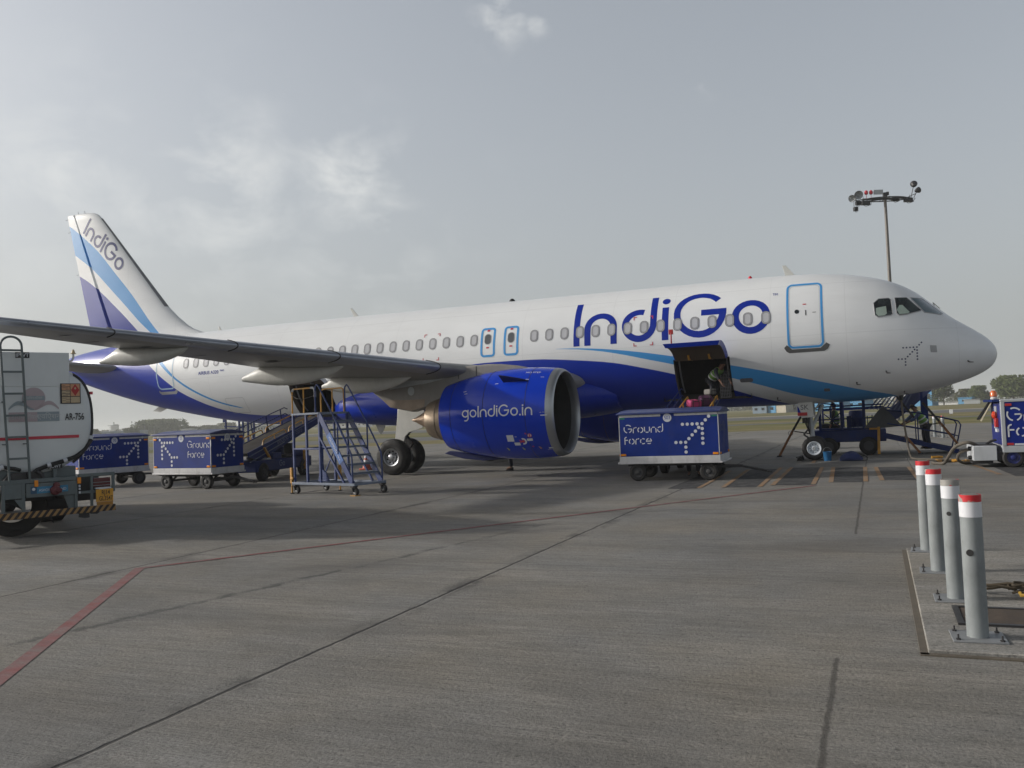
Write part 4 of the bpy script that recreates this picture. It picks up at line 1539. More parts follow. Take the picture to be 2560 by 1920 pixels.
# aerials and beacons along the spine and belly
for x0, z0, x1, z1, ch in ((5.35, 5.83, 5.62, 6.20, 0.30), (21.55, 5.85, 21.85, 6.22, 0.22), (28.28, 5.83, 28.4, 6.02, 0.13)):
    mb = MB()
    mb.prism([(x0, z0), (x0 + ch, z0), (x1 + ch * 0.42, z1), (x1 + ch * 0.05, z1)], lambda a, b, t: Vector((-a, t, b)), -0.018, 0.018)
    mb.build('blade_aerial', m_fair, plane, bev=0.006, W=True)
mb = MB()
mb.lathe([(0, 0.07), (0.06, 0.06), (0.10, 0.03), (0.11, 0)], (-6.75, 0, 5.86), (0, 0, 1), 12)
mb.build('beacon', m_redlamp, plane, W=True)
mb = MB()
mb.lathe([(0, 0.12), (0.07, 0.10), (0.12, 0.05), (0.13, 0)], (-15.1, 0, 5.86), (0, 0, 1), 12)
mb.build('beacon', m_black, plane, W=True)
mb = MB()
mb.prism([(31.3, 2.72), (31.75, 2.82), (32.15, 2.62), (31.75, 2.56)], lambda a, b, t: Vector((-a, t, b)), -0.02, 0.02)
mb.build('drain_mast', m_fair, plane, W=True)


# ---- wings, tailplane, fin
def thick(t):
    return 5 * (0.2969 * sqrt(t) - 0.126 * t - 0.3516 * t * t + 0.2843 * t ** 3 - 0.1015 * t ** 4)


def section(P0, c, e_chord, e_thick, tc, camber=0.012, ts=None, closed=True):
    """Airfoil loop: P0 leading edge, chord c along e_chord."""
    ts = ts or [0, 0.004, 0.015, 0.04, 0.08, 0.14, 0.22, 0.32, 0.43, 0.55, 0.67, 0.79, 0.9, 1.0]
    P0, a, b = Vector(P0), Vector(e_chord), Vector(e_thick)
    up = [P0 + a * (t * c) + b * (c * (tc * thick(t) + camber * 4 * t * (1 - t))) for t in ts]
    lo = [P0 + a * (t * c) + b * (c * (-tc * thick(t) + camber * 4 * t * (1 - t))) for t in ts]
    return up[::-1] + lo[1:]


def wing_le(s):
    return 12.1 + 0.525 * (s - 1.98)


def wing_te(s):
    return 18.58 if s < 6.4 else 18.58 + 0.268 * (s - 6.4)


def wing_z(s):
    return 3.205 + 0.0905 * (s - 6.4) + 0.0008 * max(0, s - 6.4) ** 2 * 0.25


def wing_tc(s):
    return 0.150 - 0.040 * min(1, (s - 1.98) / 4.4) - 0.005 * max(0, (s - 6.4) / 10)


def wsec(s, sd, ts=None, grow=0.0):
    le, te = wing_le(s), wing_te(s)
    c = te - le
    zl = wing_z(s)
    zt = zl - 0.20 + 0.20 * min(1, max(0, (s - 1.98) / 8))
    ec = Vector((-1, 0, (zt - zl) / c)).normalized()
    et = Vector((0, 0, 1))
    if grow:
        return section(Vector((-le + grow, sd * s, zl)), c + grow, ec, et, wing_tc(s) + 2.2 * grow / c, 0.012, ts)
    return section((-le, sd * s, zl), c, ec, et, wing_tc(s), 0.012, ts)


for sd in (-1, 1):
    ss = [1.0, 1.98, 2.8, 4.0, 5.2, 6.4, 7.6, 9, 10.5, 12, 13.5, 15, 16.2, 17.05]
    rings = [wsec(s, sd) for s in ss]
    zt_ = wing_z(17.05)
    le_, ch_ = wing_le(17.05), wing_te(17.05) - wing_le(17.05)
    for ds, dx, dz, cc, ang in ((0.25, 0.22, 0.10, 0.95, 35), (0.45, 0.55, 0.45, 0.84, 65), (0.58, 1.0, 1.1, 0.66, 80), (0.72, 1.62, 2.05, 0.42, 84), (0.75, 1.85, 2.38, 0.24, 84)):
        e = Vector((0, -sd * sin(R_(ang)), cos(R_(ang))))
        rings.append(section((-(le_ + dx), sd * (17.05 + ds), zt_ + dz), ch_ * cc, (-1, 0, 0), e, 0.09, 0.0))
    mb = MB()
    mb.loft(rings, True, True)
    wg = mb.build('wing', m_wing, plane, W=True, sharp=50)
    fr = [0, 0.004, 0.015, 0.04, 0.075, 0.115]
    for s0, s1 in ((2.5, 5.0), (6.78, 9.58), (9.61, 12.02), (12.05, 14.5), (14.53, 16.6)):
        mb = MB()
        mb.loft([wsec(s0 + (s1 - s0) * i / 6, sd, fr, 0.012) for i in range(7)], False, False)
        mb.build('slat', m_alu if sd > 9 else paint('slat_metal', (0.33, 0.35, 0.40), 0.34, metal=0.55, var=0.08), wg, W=True)
    if sd == -1:
        mb = MB()
        for s0 in (6.78, 9.595, 12.035, 14.515):
            q = wsec(s0, sd, fr, 0.020)
            mb.tube(q, 0.013, 5)
        mb.build('slat_gap', m_black, wg, W=True)
        # dark hatch marks on the under side
        mb = MB()
        for s0, t0, sx, sy in ((10.4, 0.35, 0.16, 0.10), (10.2, 0.42, 0.30, 0.10), (13.2, 0.45, 0.18, 0.06), (15.0, 0.35, 0.2, 0.05), (8.3, 0.30, 0.12, 0.08), (14.1, 0.6, 0.5, 0.05), (11.6, 0.62, 0.5, 0.06)):
            le, te = wing_le(s0), wing_te(s0)
            c = te - le
            z = wing_z(s0) - c * (wing_tc(s0) * thick(t0) - 0.048 * t0 * (1 - t0)) - 0.006
            mb.add([(-(le + c * t0) + sx * cos(k * pi / 6), sd * s0 + sy * sin(k * pi / 6), z - 0.004) for k in range(12)], [tuple(range(12))])
        mb.build('under_wing_hatch', m_dark, wg, W=True)
    # flap track fairings
    for s0, xf, xa, dep in ((6.55, 15.7, 18.75, 0.50), (9.0, 16.4, 19.72, 0.50), (12.8, 18.2, 20.95, 0.40)):
        mb = MB()
        rings = []
        zw = wing_z(s0)
        for i in range(15):
            t = i / 14
            x = xf + (xa - xf) * t
            le, te = wing_le(s0), wing_te(s0)
            tt = min(1.0, max(0.01, (x - le) / (te - le)))
            zl = zw - (te - le) * (wing_tc(s0) * thick(tt) - 0.048 * tt * (1 - tt)) - 0.02
            d = dep * sin(pi * min(1, t ** 0.85 * 0.72)) ** 0.9
            w = 0.21 * min(1, sin(pi * min(0.5, t * 0.9)) ** 0.6 + 0.02) * (1 - 0.45 * max(0, t - 0.75) / 0.25)
            top = zl + 0.05 - (0.30 * max(0, t - 0.78) / 0.22 if x > te - 0.3 else 0)
            bot = zl - d
            bot = min(bot, top - 0.07)
            zc, hh = (top + bot) / 2, (top - bot) / 2
            rings.append([(-x, sd * s0 + w * cos(2 * pi * k / 20), zc + hh * (abs(sin(2 * pi * k / 20)) ** 0.8) * (1 if k < 10 else -1)) for k in range(20)])
        mb.loft(rings, True, True)
        mb.build('flap_fairing', m_fair, plane, W=True, sharp=60)
    # tailplane
    mb = MB()
    mb.loft([section((-32.3 - 0.555 * (s - 0.5), sd * s, 4.42 + 0.095 * (s - 0.5)), 3.75 - 0.425 * (s - 0.5), (-1, 0, 0.03), (0, 0, 1), 0.10, -0.004) for s in (0.3, 1.0, 2.5, 4.5, 6.0, 6.22)], True, True)
    mb.build('tailplane', m_wing, plane, W=True, sharp=50)

FIN = [(5.30, 29.0, 35.44), (5.75, 29.0, 35.55), (5.88, 29.35, 35.58), (6.05, 29.80, 35.62), (6.22, 30.09, 35.67), (6.60, 30.60, 35.76), (7.1, 31.14, 35.89), (8.0, 31.92, 36.11), (9.0, 32.78, 36.35),
       (10, 33.63, 36.59), (11.0, 34.49, 36.83), (11.4, 34.84, 36.92), (11.6, 35.08, 36.965), (11.70, 35.32, 36.99), (11.765, 35.75, 36.99)]
finr, rud, led = [], [], []
T1 = [0, 0.004, 0.015, 0.04, 0.08, 0.14, 0.22, 0.32, 0.43, 0.55, 0.65]
for z, le, te in FIN:
    c = te - le
    hg = 34.02 + (z - 5.8) * 0.4158
    h = (hg - le) / c
    tc = 0.105 if z > 6.6 else 0.105 - 0.04 * (6.6 - z)
    if z > 11.6:
        tc *= 0.75 if z < 11.75 else 0.25
    q = [t * h / 0.65 for t in T1]
    finr.append(section((-le, 0, z), c, (-1, 0, 0), (0, 1, 0), tc, 0.0, q))
    if 6.0 < z < 11.8:
        rud.append(section((-le, 0, z), c, (-1, 0, 0), (0, 1, 0), tc, 0.0, [h - 0.001 + (1.0 - h) * i / 6 for i in range(7)]))
    if 6.8 < z < 11.5:
        led.append(section((-le + 0.008, 0, z), c + 0.008, (-1, 0, 0), (0, 1, 0), tc + 0.006, 0.0, [0, 0.002, 0.007, 0.015, 0.024]))
mb = MB()
mb.loft(finr, True, True)
fin = mb.build('fin', m_livfin, plane, W=True, sharp=50)
mb = MB()
mb.loft(rud, True, True)
mb.build('rudder', m_livfin, fin, W=True, sharp=50)
mb = MB()
mb.loft(led, False, False)
mb.build('leading_edge', paint('dull_edge_metal', (0.24, 0.245, 0.26), 0.45, metal=0.3), fin, W=True)
mb = MB()
bx, bz = Vector((-0.742, -0.670)), Vector((-0.610, 0.792))


def fin_map(a, b, off=0.006):
    x = 35.97 + bx.x * a + bz.x * b
    z = 10.85 + bx.y * a + bz.y * b
    for (z0, l0, t0), (z1, l1, t1) in zip(FIN[:-1], FIN[1:]):
        if z0 <= z <= z1:
            k = (z - z0) / (z1 - z0)
            le, te = l0 + (l1 - l0) * k, t0 + (t1 - t0) * k
            c = te - le
            t = min(0.99, max(0.005, (x - le) / c))
            return Vector((-x, -(c * 0.105 * thick(t) + off), z))
    return Vector((-x, -0.3, z))


logo(mb, 'IndiGo', fin_map, 0.80 / 1.44, 0.20, 0.135, 1.44)
mb.build('lettering', paint('fin_lettering', (0.035, 0.045, 0.17), 0.4), fin, W=True)
mb = MB()
for z, le, te in FIN[8:14:2]:
    mb.tube([(-te, 0, z), (-te - 0.16, 0, z - 0.02)], 0.010, 5)
for x in (36.3, 35.9):
    mb.tube([(-x, 0, 11.75), (-x - 0.04, 0, 11.88)], 0.010, 5)
mb.build('static_wick', m_grey, fin, W=True)
mb = MB()
mb.lathe([(0, 0.13), (0.02, 0.10), (-0.2, 0.09), (-0.2, 0)], (-37.57, 0, 4.78), (-1, 0, 0), 20)
mb.build('exhaust_outlet', m_dark, plane, W=True)

# ---- wing to body fairing
mb = MB()
rings = []
for i in range(29):
    t = i / 28
    x = 11.0 + 10.9 * t
    g = (sin(pi * min(1, t / 0.30) / 2)) ** 0.8 * (cos(pi * max(0, (t - 0.62) / 0.38) / 2)) ** 0.6
    hw_ = 1.35 + 0.84 * g
    zt, zb = 2.9 + 0.55 * g, 1.82 - 0.30 * g
    zc = 2.35
    ring = []
    for k in range(40):
        th = 2 * pi * k / 40
        cx, sx = cos(th), sin(th)
        ring.append((-x, hw_ * (abs(cx) ** 0.75) * (1 if cx > 0 else -1), zc + ((zt - zc) if sx > 0 else (zc - zb)) * (abs(sx) ** 0.85) * (1 if sx > 0 else -1)))
    rings.append(ring)
mb.loft(rings, True, True)
mb.build('belly_fairing', m_blue, plane, W=True, sharp=60)

# ---- engines
EX = 11.2
NAC = [(0.0, 1.14), (0.015, 1.175), (0.05, 1.20), (0.11, 1.222), (0.22, 1.243)]
NAC2 = [(0.22, 1.245), (0.6, 1.285), (1.0, 1.305), (1.4, 1.305), (1.9, 1.28), (2.4, 1.22), (2.9, 1.13), (3.3, 1.035), (3.57, 0.96)]
nac_r = pchip([a for a, b in NAC2], [b for a, b in NAC2])
m_inlet = paint('inlet_lining', (0.010, 0.010, 0.011), 0.55, var=0.1)
m_lip = paint('inlet_lip_metal', (0.40, 0.41, 0.42), 0.38, metal=0.75, var=0.05)
m_nac = paint('nacelle_blue', (0.003, 0.038, 0.46), 0.22, coat=0.30, var=0.04, spec=0.2)
m_fan = paint('fan_metal', (0.02, 0.02, 0.022), 0.5, metal=0.4)
for sd in (-1, 1):
    yc, zc = sd * 5.75, 1.81
    O = Vector((-EX, yc, zc))
    mb = MB()
    mb.lathe(NAC2 + [(3.57, 0.94), (3.2, 0.97), (2.9, 0.97)], O, (-1, 0, 0), 72)
    nac = mb.build('engine_nacelle', m_nac, plane, W=True, sharp=50)
    nac['label'] = 'blue engine nacelle with white web address' if sd < 0 else 'far engine nacelle behind the near one'
    mb = MB()
    mb.lathe([(0.262, 1.10), (0.16, 1.095), (0.08, 1.10), (0.02, 1.12)] + NAC, O, (-1, 0, 0), 72)
    mb.build('inlet_lip', m_lip, nac, W=True, sharp=60)
    mb = MB()
    mb.lathe([(0.26, 1.098), (0.5, 1.075), (0.9, 1.07), (1.25, 1.08)], O, (-1, 0, 0), 64)
    mb.build('inlet_duct', m_inlet, nac, W=True)
    mb = MB()
    for k in range(20):
        a0 = 2 * pi * k / 20
        prs = []
        for r, tw, w in ((0.30, 0.35, 0.09), (0.6, 0.7, 0.15), (0.85, 0.95, 0.19), (1.06, 1.1, 0.2)):
            for sg in (-1, 1):
                aa = a0 + sg * w * sin(tw) / r * 0.9
                prs.append(O + Vector((-1.0 - sg * w * cos(tw), r * cos(aa), r * sin(aa))))
        mb.add(prs, [(0, 1, 3, 2), (2, 3, 5, 4), (4, 5, 7, 6)])
    mb.lathe([(1.30, 0.0), (1.30, 1.08)], O, (-1, 0, 0), 40)
    mb.build('fan', m_fan, nac, W=True)
    mb = MB()
    mb.lathe([(0.62, 0.0), (0.64, 0.06), (0.75, 0.17), (0.9, 0.26), (1.05, 0.31), (1.25, 0.33)], O, (-1, 0, 0), 32)
    mb.build('spinner', m_dark, nac, W=True)
    Oc = Vector((-EX, yc, zc - 0.06))
    mb = MB()
    mb.lathe([(2.8, 0.86), (3.3, 0.77), (3.65, 0.69), (3.86, 0.645), (3.865, 0.625), (3.88, 0.625), (3.90, 0.64), (4.20, 0.555), (4.28, 0.51), (4.28, 0.48), (4.0, 0.49)], Oc, (-1, 0, 0), 56)
    mb.build('core_nozzle', m_titan, nac, W=True, sharp=40)
    mb = MB()
    mb.lathe([(3.9, 0.41), (4.2, 0.37), (4.5, 0.235), (4.8, 0.085), (4.96, 0.02), (4.965, 0)], Oc, (-1, 0, 0), 40)
    mb.build('exhaust_cone', paint('exhaust_cone_metal', (0.30, 0.225, 0.165), 0.5, metal=0.6, var=0.15), nac, W=True)
    for t in (0.78, 2.05, 3.15):
        mb = MB()
        r = nac_r(t)
        mb.lathe([(t - 0.006, r - 0.01), (t - 0.006, r + 0.0015), (t + 0.006, r + 0.0015), (t + 0.006, r - 0.01)], O, (-1, 0, 0), 72)
        mb.build('cowl_seam', paint('seam_dark_blue', (0.006, 0.008, 0.05), 0.5), nac, W=True)

    def NM(t, beta, off=0.004, yc=yc, zc=zc, sd=sd):
        r = nac_r(t) + off
        return Vector((-EX - t, yc + sd * r * cos(beta), zc + r * sin(beta)))
    # keel flap under the cowl and the vortex strake
    mb = MB()
    mb.prism([(1.9, -1.29), (2.6, -1.315), (3.2, -1.25), (3.85, -1.08), (3.7, -1.02), (3.1, -1.09), (2.3, -1.22)], lambda a, b, t: Vector((-EX - a, yc + t, zc + b)), -0.14, 0.14)
    mb.build('keel_flap', paint('strake_dark_blue', (0.004, 0.009, 0.075), 0.4), nac, bev=0.015, W=True)
    mb = MB()
    be = R_(43)
    base = [NM(0.76 + 0.75 * i / 6, be, -0.005) for i in range(7)]
    out = [NM(0.76 + 0.80 * i / 6, be, 0.005 + 0.27 * (i / 6) ** 0.8) for i in range(7)]
    for off in (-0.012, 0.012):
        nv = Vector((0, -sin(be) * sd, cos(be))) * off
        mb.add([p + nv for p in base] + [p + nv for p in out], [(i, i + 1, 8 + i, 7 + i) for i in range(6)])
    nv = Vector((0, -sin(be) * sd, cos(be))) * 0.012
    mb.add([p - nv for p in out] + [p + nv for p in out], [(i, i + 1, 8 + i, 7 + i) for i in range(6)])
    mb.build('vortex_strake', paint('strake_dark_blue', (0.006, 0.010, 0.085), 0.35), nac, W=True)
    # pylon
    mb = MB()
    mb.prism([(11.95, 2.98), (12.2, 3.09), (12.68, 3.20), (13.1, 3.26), (13.5, 3.285), (13.9, 3.27), (14.4, 3.25), (15.1, 3.22), (17.6, 3.05), (17.72, 2.88), (17.1, 2.41), (16.82, 2.16), (16.05, 2.00), (15.6, 2.10),
              (15.0, 2.30), (13.5, 2.6), (12.4, 2.8)], lambda a, b, t: Vector((-a, yc + t, b)), -0.20, 0.20)
    py = mb.build('pylon', paint('pylon_grey', (0.25, 0.235, 0.215), 0.45, var=0.1, dirt=0.2), plane, bev=0.05, W=True)
    if sd == -1:
        mb = MB()
        f = lambda a, b, t: Vector((-a, yc - t, b))
        mb.prism([(15.65, 2.93), (16.75, 2.95), (16.78, 2.70), (15.66, 2.82)], f, 0.19, 0.207)
        mb.prism([(15.64, 2.92), (15.70, 2.80), (15.1, 2.90), (14.7, 2.99), (14.62, 3.05), (14.75, 3.10)], f, 0.19, 0.209)
        mb.build('access_panel', m_lgrey, py, W=True)
        mb = MB()
        mb.prism([(16.05 + 0.11 * cos(k * pi / 10), 2.62 + 0.13 * sin(k * pi / 10)) for k in range(20)], f, 0.19, 0.211)
        mb.build('round_cover', m_lgrey, py, W=True)
        mb = MB()
        mb.prism([(15.62, 2.14), (16.05, 2.03), (16.80, 2.18), (17.05, 2.40), (16.2, 2.36), (15.6, 2.36)], f, 0.19, 0.206)
        mb.build('heat_fairing', paint('heat_fairing', (0.30, 0.235, 0.18), 0.5, var=0.2, scale=3, dirt=0.2), py, W=True)
        mb = MB()
        mb.prism([(13.86, 3.235), (13.88, 3.235), (13.88, 2.9), (13.86, 2.9)], f, 0.19, 0.205)
        mb.prism([(14.44, 3.22), (14.46, 3.22), (14.46, 2.9), (14.44, 2.9)], f, 0.19, 0.205)
        mb.build('panel_seam', m_dark, py, W=True)
        # lettering and placards on the near cowl
        mb = MB()
        L = logo(MB(), 'goIndiGo.in', lambda a, b: (a, b, 0), 1.0, 0.17, 0.15, 1.40)
        S2 = 2.16 / L
        logo(mb, 'goIndiGo.in', lambda a, b: NM(2.72 - a, (b - 0.055) / 1.28), S2, 0.17, 0.15, 1.40)
        mb.build('lettering', m_whitemark, nac, W=True)
        mb = MB()

        def pl(t0, t1, b0, b1, mi, sl=0.0):
            q = [NM(t0, b0), NM(t1, b0), NM(t1 + sl, b1), NM(t0 + sl, b1)]
            mb.add(q, [(0, 1, 2, 3)], mi)
        pl(1.40, 1.20, -0.46, -0.62, 0)
        pl(1.22, 1.05, -0.65, -0.73, 0)
        pl(0.82, 0.66, -0.56, -0.62, 0)
        pl(0.34, 0.15, -0.045, -0.065, 0)
        pl(0.36, 0.31, 0.010, 0.003, 0)
        pl(0.28, 0.22, 0.012, 0.006, 0)
        pl(0.19, 0.16, 0.012, 0.006, 0)
        pl(0.30, 0.17, -0.86, -0.90, 0)
        pl(0.35, 0.17, -0.93, -0.937, 0)
        pl(1.16, 1.10, -0.50, -0.51, 0)
        pl(0.855, 0.815, -0.42, -0.80, 1, -0.13)
        for t, mi in ((1.46, 2), (1.0, 2), (0.52, 3)):
            q = [(t + 0.05, -0.80), (t + 0.005, -0.80), (t - 0.005, -0.835), (t - 0.03, -0.83), (t - 0.022, -0.885), (t - 0.005, -0.88), (t + 0.03, -0.865), (t + 0.02, -0.845)]
            mb.add([NM(a, b) for a, b in q], [tuple(range(8))], mi)
        disc(mb, 0, 0, 1, lambda a, b: NM(0.72 + 0.062 * a, -0.485 + 0.046 * b, 0.004), 0, 18)
        for k in range(18):
            a0, a1 = 2 * pi * k / 18, 2 * pi * (k + 1) / 18
            mb.add([NM(0.72 + 0.062 * cos(a0), -0.485 + 0.046 * sin(a0), 0.006), NM(0.72 + 0.062 * cos(a1), -0.485 + 0.046 * sin(a1), 0.006),
                    NM(0.72 + 0.048 * cos(a1), -0.485 + 0.035 * sin(a1), 0.006), NM(0.72 + 0.048 * cos(a0), -0.485 + 0.035 * sin(a0), 0.006)], [(0, 1, 2, 3)], 1)
        mb.add([NM(0.735, -0.452, 0.006), NM(0.705, -0.452, 0.006), NM(0.70, -0.52, 0.006), NM(0.74, -0.52, 0.006)], [(0, 1, 2, 3)], 1)
        # pictogram: red engine silhouette in a pale arc
        for k in range(12):
            a0, a1 = R_(-110 + 220 * k / 12), R_(-110 + 220 * (k + 1) / 12)
            mb.add([NM(0.94 - 0.10 * cos(a), -0.625 + 0.085 * sin(a), 0.004) for a in (a0, a1)] + [NM(0.94 - 0.055 * cos(a), -0.625 + 0.048 * sin(a), 0.004) for a in (a1, a0)], [(0, 1, 2, 3)], 0)
        mb.add([NM(1.05, -0.58), NM(1.0, -0.605), NM(0.91, -0.59), NM(0.90, -0.655), NM(1.0, -0.645), NM(1.03, -0.675)], [(0, 1, 2, 3, 4, 5)], 1)
        mb.build('warning_placard', [m_whitemark, m_redmark, paint('yellow_green_marking', (0.40, 0.42, 0.10), 0.5), paint('orange_marking', (0.55, 0.30, 0.10), 0.5)], nac, W=True)
        mb = MB()
        word(mb, 'NO STEP', lambda a, b: NM(0.72 - a, 1.02 + b / 1.29, 0.006), 0.11, 1.0)
        word(mb, 'NO GRAB', lambda a, b: NM(1.36 - a, be, 0.10 + b * 1.0) + Vector((0, sin(be), cos(be))) * 0.016 + Vector((0, 0, 0)), 0.07, 1.0)
        for t0, b0 in ((1.75, 0.72), (0.86, 0.80), (0.45, 0.88), (2.75, 0.62), (2.7, 0.55)):
            mb.add([NM(t0, b0, 0.005), NM(t0 - 0.10, b0, 0.005), NM(t0 - 0.10, b0 - 0.012, 0.005), NM(t0, b0 - 0.012, 0.005)], [(0, 1, 2, 3)])
        mb.build('cowl_marking', m_whitemark, nac, W=True)

    # ---- main landing gear
    yg = sd * 3.795
    mb = MB()
    mb.tube([(-17.55, sd * 3.75, 3.0), (-17.66, sd * 3.78, 1.7), (-17.70, yg, 0.58)], [0.17, 0.15, 0.12], 16)
    mb.cyl((-17.71, yg - 0.62, 0.585), (-17.71, yg + 0.62, 0.585), 0.09)
    mb.tube([(-17.66, sd * 3.78, 1.75), (-17.6, sd * 2.6, 2.2)], 0.07, 8)
    gear = mb.build('main_gear', m_lgrey, plane, W=True)
    mb = MB()
    for z0, z1, xo in ((1.35, 1.0, 0.28), (1.0, 0.66, 0.28)):
        mb.beam((-17.55 + (0.0 if z0 > 1.2 else xo), yg, z0), (-17.55 + (xo if z0 > 1.2 else 0.0), yg, z1), 0.10, 0.05)
    mb.tube([(-17.50, yg - 0.1, 1.9), (-17.42, yg - 0.12, 1.2), (-17.45, yg - 0.15, 0.7), (-17.6, yg - 0.25, 0.55)], 0.018, 6)
    mb.build('torque_link', m_dark, gear, W=True)
    for so in (-1, 1):
        yw = yg + so * 0.465
        mb = MB()
        mb.lathe([(-0.20, 0.30), (-0.215, 0.38), (-0.205, 0.48), (-0.16, 0.555), (-0.07, 0.585), (0.07, 0.585), (0.16, 0.555), (0.205, 0.48), (0.215, 0.38), (0.20, 0.30), (0.12, 0.265), (-0.12, 0.265)], (-17.71, yw, 0.585), (0, 1, 0), 44)
        for g0 in (-0.09, -0.03, 0.03, 0.09):
            mb.lathe([(g0 - 0.008, 0.586), (g0 + 0.008, 0.586)], (-17.71, yw, 0.585), (0, 1, 0), 44)
        wh = mb.build('wheel', m_rubber, gear, W=True, sharp=30)
        mb = MB()
        fy = sd * 0.0 + so
        mb.lathe([(0.18, 0.295), (0.205, 0.285), (0.19, 0.25), (0.12, 0.235), (0.10, 0.15), (0.16, 0.13), (0.185, 0.10), (0.20, 0.07), (0.20, 0.0)], (-17.71, yw, 0.585), (0, so, 0), 32)
        mb.lathe([(0.10, 0.0), (0.10, 0.28)], (-17.71, yw, 0.585), (0, so, 0), 32)
        mb.build('rim', m_alu, wh, W=True)
        mb = MB()
        for k in range(9):
            a = 2 * pi * k / 9
            c_ = Vector((-17.71 + 0.19 * cos(a), yw, 0.585 + 0.19 * sin(a)))
            mb.cyl(c_ + Vector((0, so * 0.10, 0)), c_ + Vector((0, so * 0.128, 0)), 0.030, n=10)
        for k in range(6):
            a = 2 * pi * k / 6
            c_ = Vector((-17.71 + 0.10 * cos(a), yw, 0.585 + 0.10 * sin(a)))
            mb.cyl(c_ + Vector((0, so * 0.12, 0)), c_ + Vector((0, so * 0.205, 0)), 0.014, n=8)
        mb.build('wheel_bolt', m_black, wh, W=True)
    mb = MB()
    mb.prism([(17.62, 2.30), (17.76, 1.07), (17.42, 1.03), (17.38, 1.23), (17.24, 1.36), (16.73, 1.49), (16.66, 2.02), (16.85, 2.45)],
             lambda a, b, t: Vector((-a, sd * (4.10 - t - 0.06 * (b - 1.0)), b)), 0.0, 0.045)
    gd = mb.build('gear_door', m_fair, plane, bev=0.01, W=True)
    mb = MB()
    mb.prism([(17.55, 2.05), (17.66, 1.15), (17.47, 1.10), (17.42, 1.3), (17.28, 1.44), (17.1, 1.52), (17.1, 2.1)],
             lambda a, b, t: Vector((-a, sd * (4.04 - t - 0.06 * (b - 1.0)), b)), 0.0, 0.05)
    for k in range(4):
        mb.box((-17.34 + 0.05 * k, sd * 4.0, 1.26 + 0.06 * k), (0.05, 0.08, 0.08))
    mb.build('door_stiffener', m_dark, gd, W=True)

# small panel hanging under the belly aft of the fairing
mb = MB()
mb.prism([(20.55, 1.72), (20.35, 1.30), (20.25, 1.30), (20.05, 1.72)], lambda a, b, t: Vector((-a, -0.75 + t, b)), -0.015, 0.015)
mb.build('gear_bay_door', m_fair, plane, W=True)

# ---- nose gear
mb = MB()
mb.tube([(-5.22, 0, 1.95), (-5.15, 0, 1.2), (-5.07, 0, 0.38)], [0.10, 0.095, 0.07], 14)
mb.cyl((-5.05, -0.36, 0.375), (-5.05, 0.36, 0.375), 0.05)
ng = mb.build('nose_gear', m_lgrey, plane, W=True)
mb = MB()
mb.tube([(-5.13, 0, 0.95), (-4.75, 0.05, 1.72)], 0.05, 10)
mb.tube([(-5.13, -0.12, 1.35), (-4.95, -0.14, 1.62), (-4.8, -0.1, 1.78)], 0.028, 8)
mb.build('drag_brace', m_lgrey, ng, W=True)
mb = MB()
mb.beam((-5.18, 0, 1.0), (-5.36, 0, 0.80), 0.08, 0.05)
mb.beam((-5.36, 0, 0.80), (-5.12, 0, 0.62), 0.08, 0.05)
for k in range(4):
    mb.tube([(-5.26 + 0.04 * k, -0.11, 1.6), (-5.30 + 0.05 * k, -0.16, 1.2 - 0.05 * k), (-5.16, -0.12, 0.8)], 0.014, 6)
mb.box((-5.30, -0.05, 1.25), (0.14, 0.22, 0.18))
mb.build('torque_link', m_dark, ng, W=True)
for so in (-1, 1):
    yw = so * 0.25
    mb = MB()
    mb.lathe([(-0.10, 0.215), (-0.115, 0.27), (-0.10, 0.33), (-0.06, 0.372), (0.06, 0.372), (0.10, 0.33), (0.115, 0.27), (0.10, 0.215)], (-5.05, yw, 0.375), (0, 1, 0), 40)
    wh = mb.build('wheel', m_rubber, ng, W=True, sharp=30)
    mb = MB()
    mb.lathe([(0.095, 0.222), (0.115, 0.205), (0.10, 0.175), (0.07, 0.165), (0.065, 0.08), (0.09, 0.07), (0.095, 0.05), (0.095, 0)], (-5.05, yw, 0.375), (0, so, 0), 32)
    mb.build('rim', paint('white_wheel_rim', (0.62, 0.66, 0.70), 0.4, var=0.05, dirt=0.15), wh, W=True)
    mb = MB()
    for k in range(10):
        a = 2 * pi * k / 10
        c_ = Vector((-5.05 + 0.125 * cos(a), yw, 0.375 + 0.125 * sin(a)))
        mb.cyl(c_ + Vector((0, so * 0.066, 0)), c_ + Vector((0, so * 0.076, 0)), 0.014, n=8)
    mb.build('wheel_bolt', m_dark, wh, W=True)
for so in (-1, 1):
    mb = MB()
    mb.prism([(5.47, 1.78), (5.42, 1.83), (5.02, 1.85), (5.00, 1.35), (5.35, 1.33), (5.47, 1.45)], lambda a, b, t: Vector((-a, so * (0.40 + t), b)), 0.0, 0.03)
    nd = mb.build('gear_door', m_fair, plane, bev=0.006, W=True)
    if so == -1:
        mb = MB()
        word(mb, 'SK', lambda a, b: Vector((-5.26 + a, -0.4325, 1.585 + b)), 0.22, 1.0, bold=0.012)
        mb.build('lettering', m_seal, nd, W=True)
        mb = MB()
        mb.span((-5.475, -0.46, 1.40), (-5.19, -0.435, 1.50))
        mb.build('warning_streamer', m_red, nd, W=True)
        mb = MB()
        mb.prism([(5.475, 1.70), (5.43, 1.64), (5.40, 1.55), (5.38, 1.50), (5.475, 1.50)], lambda a, b, t: Vector((-a, -0.4335 + t, b)), 0.0, 0.002)
        mb.build('blue_corner', m_bluemark, nd, W=True)

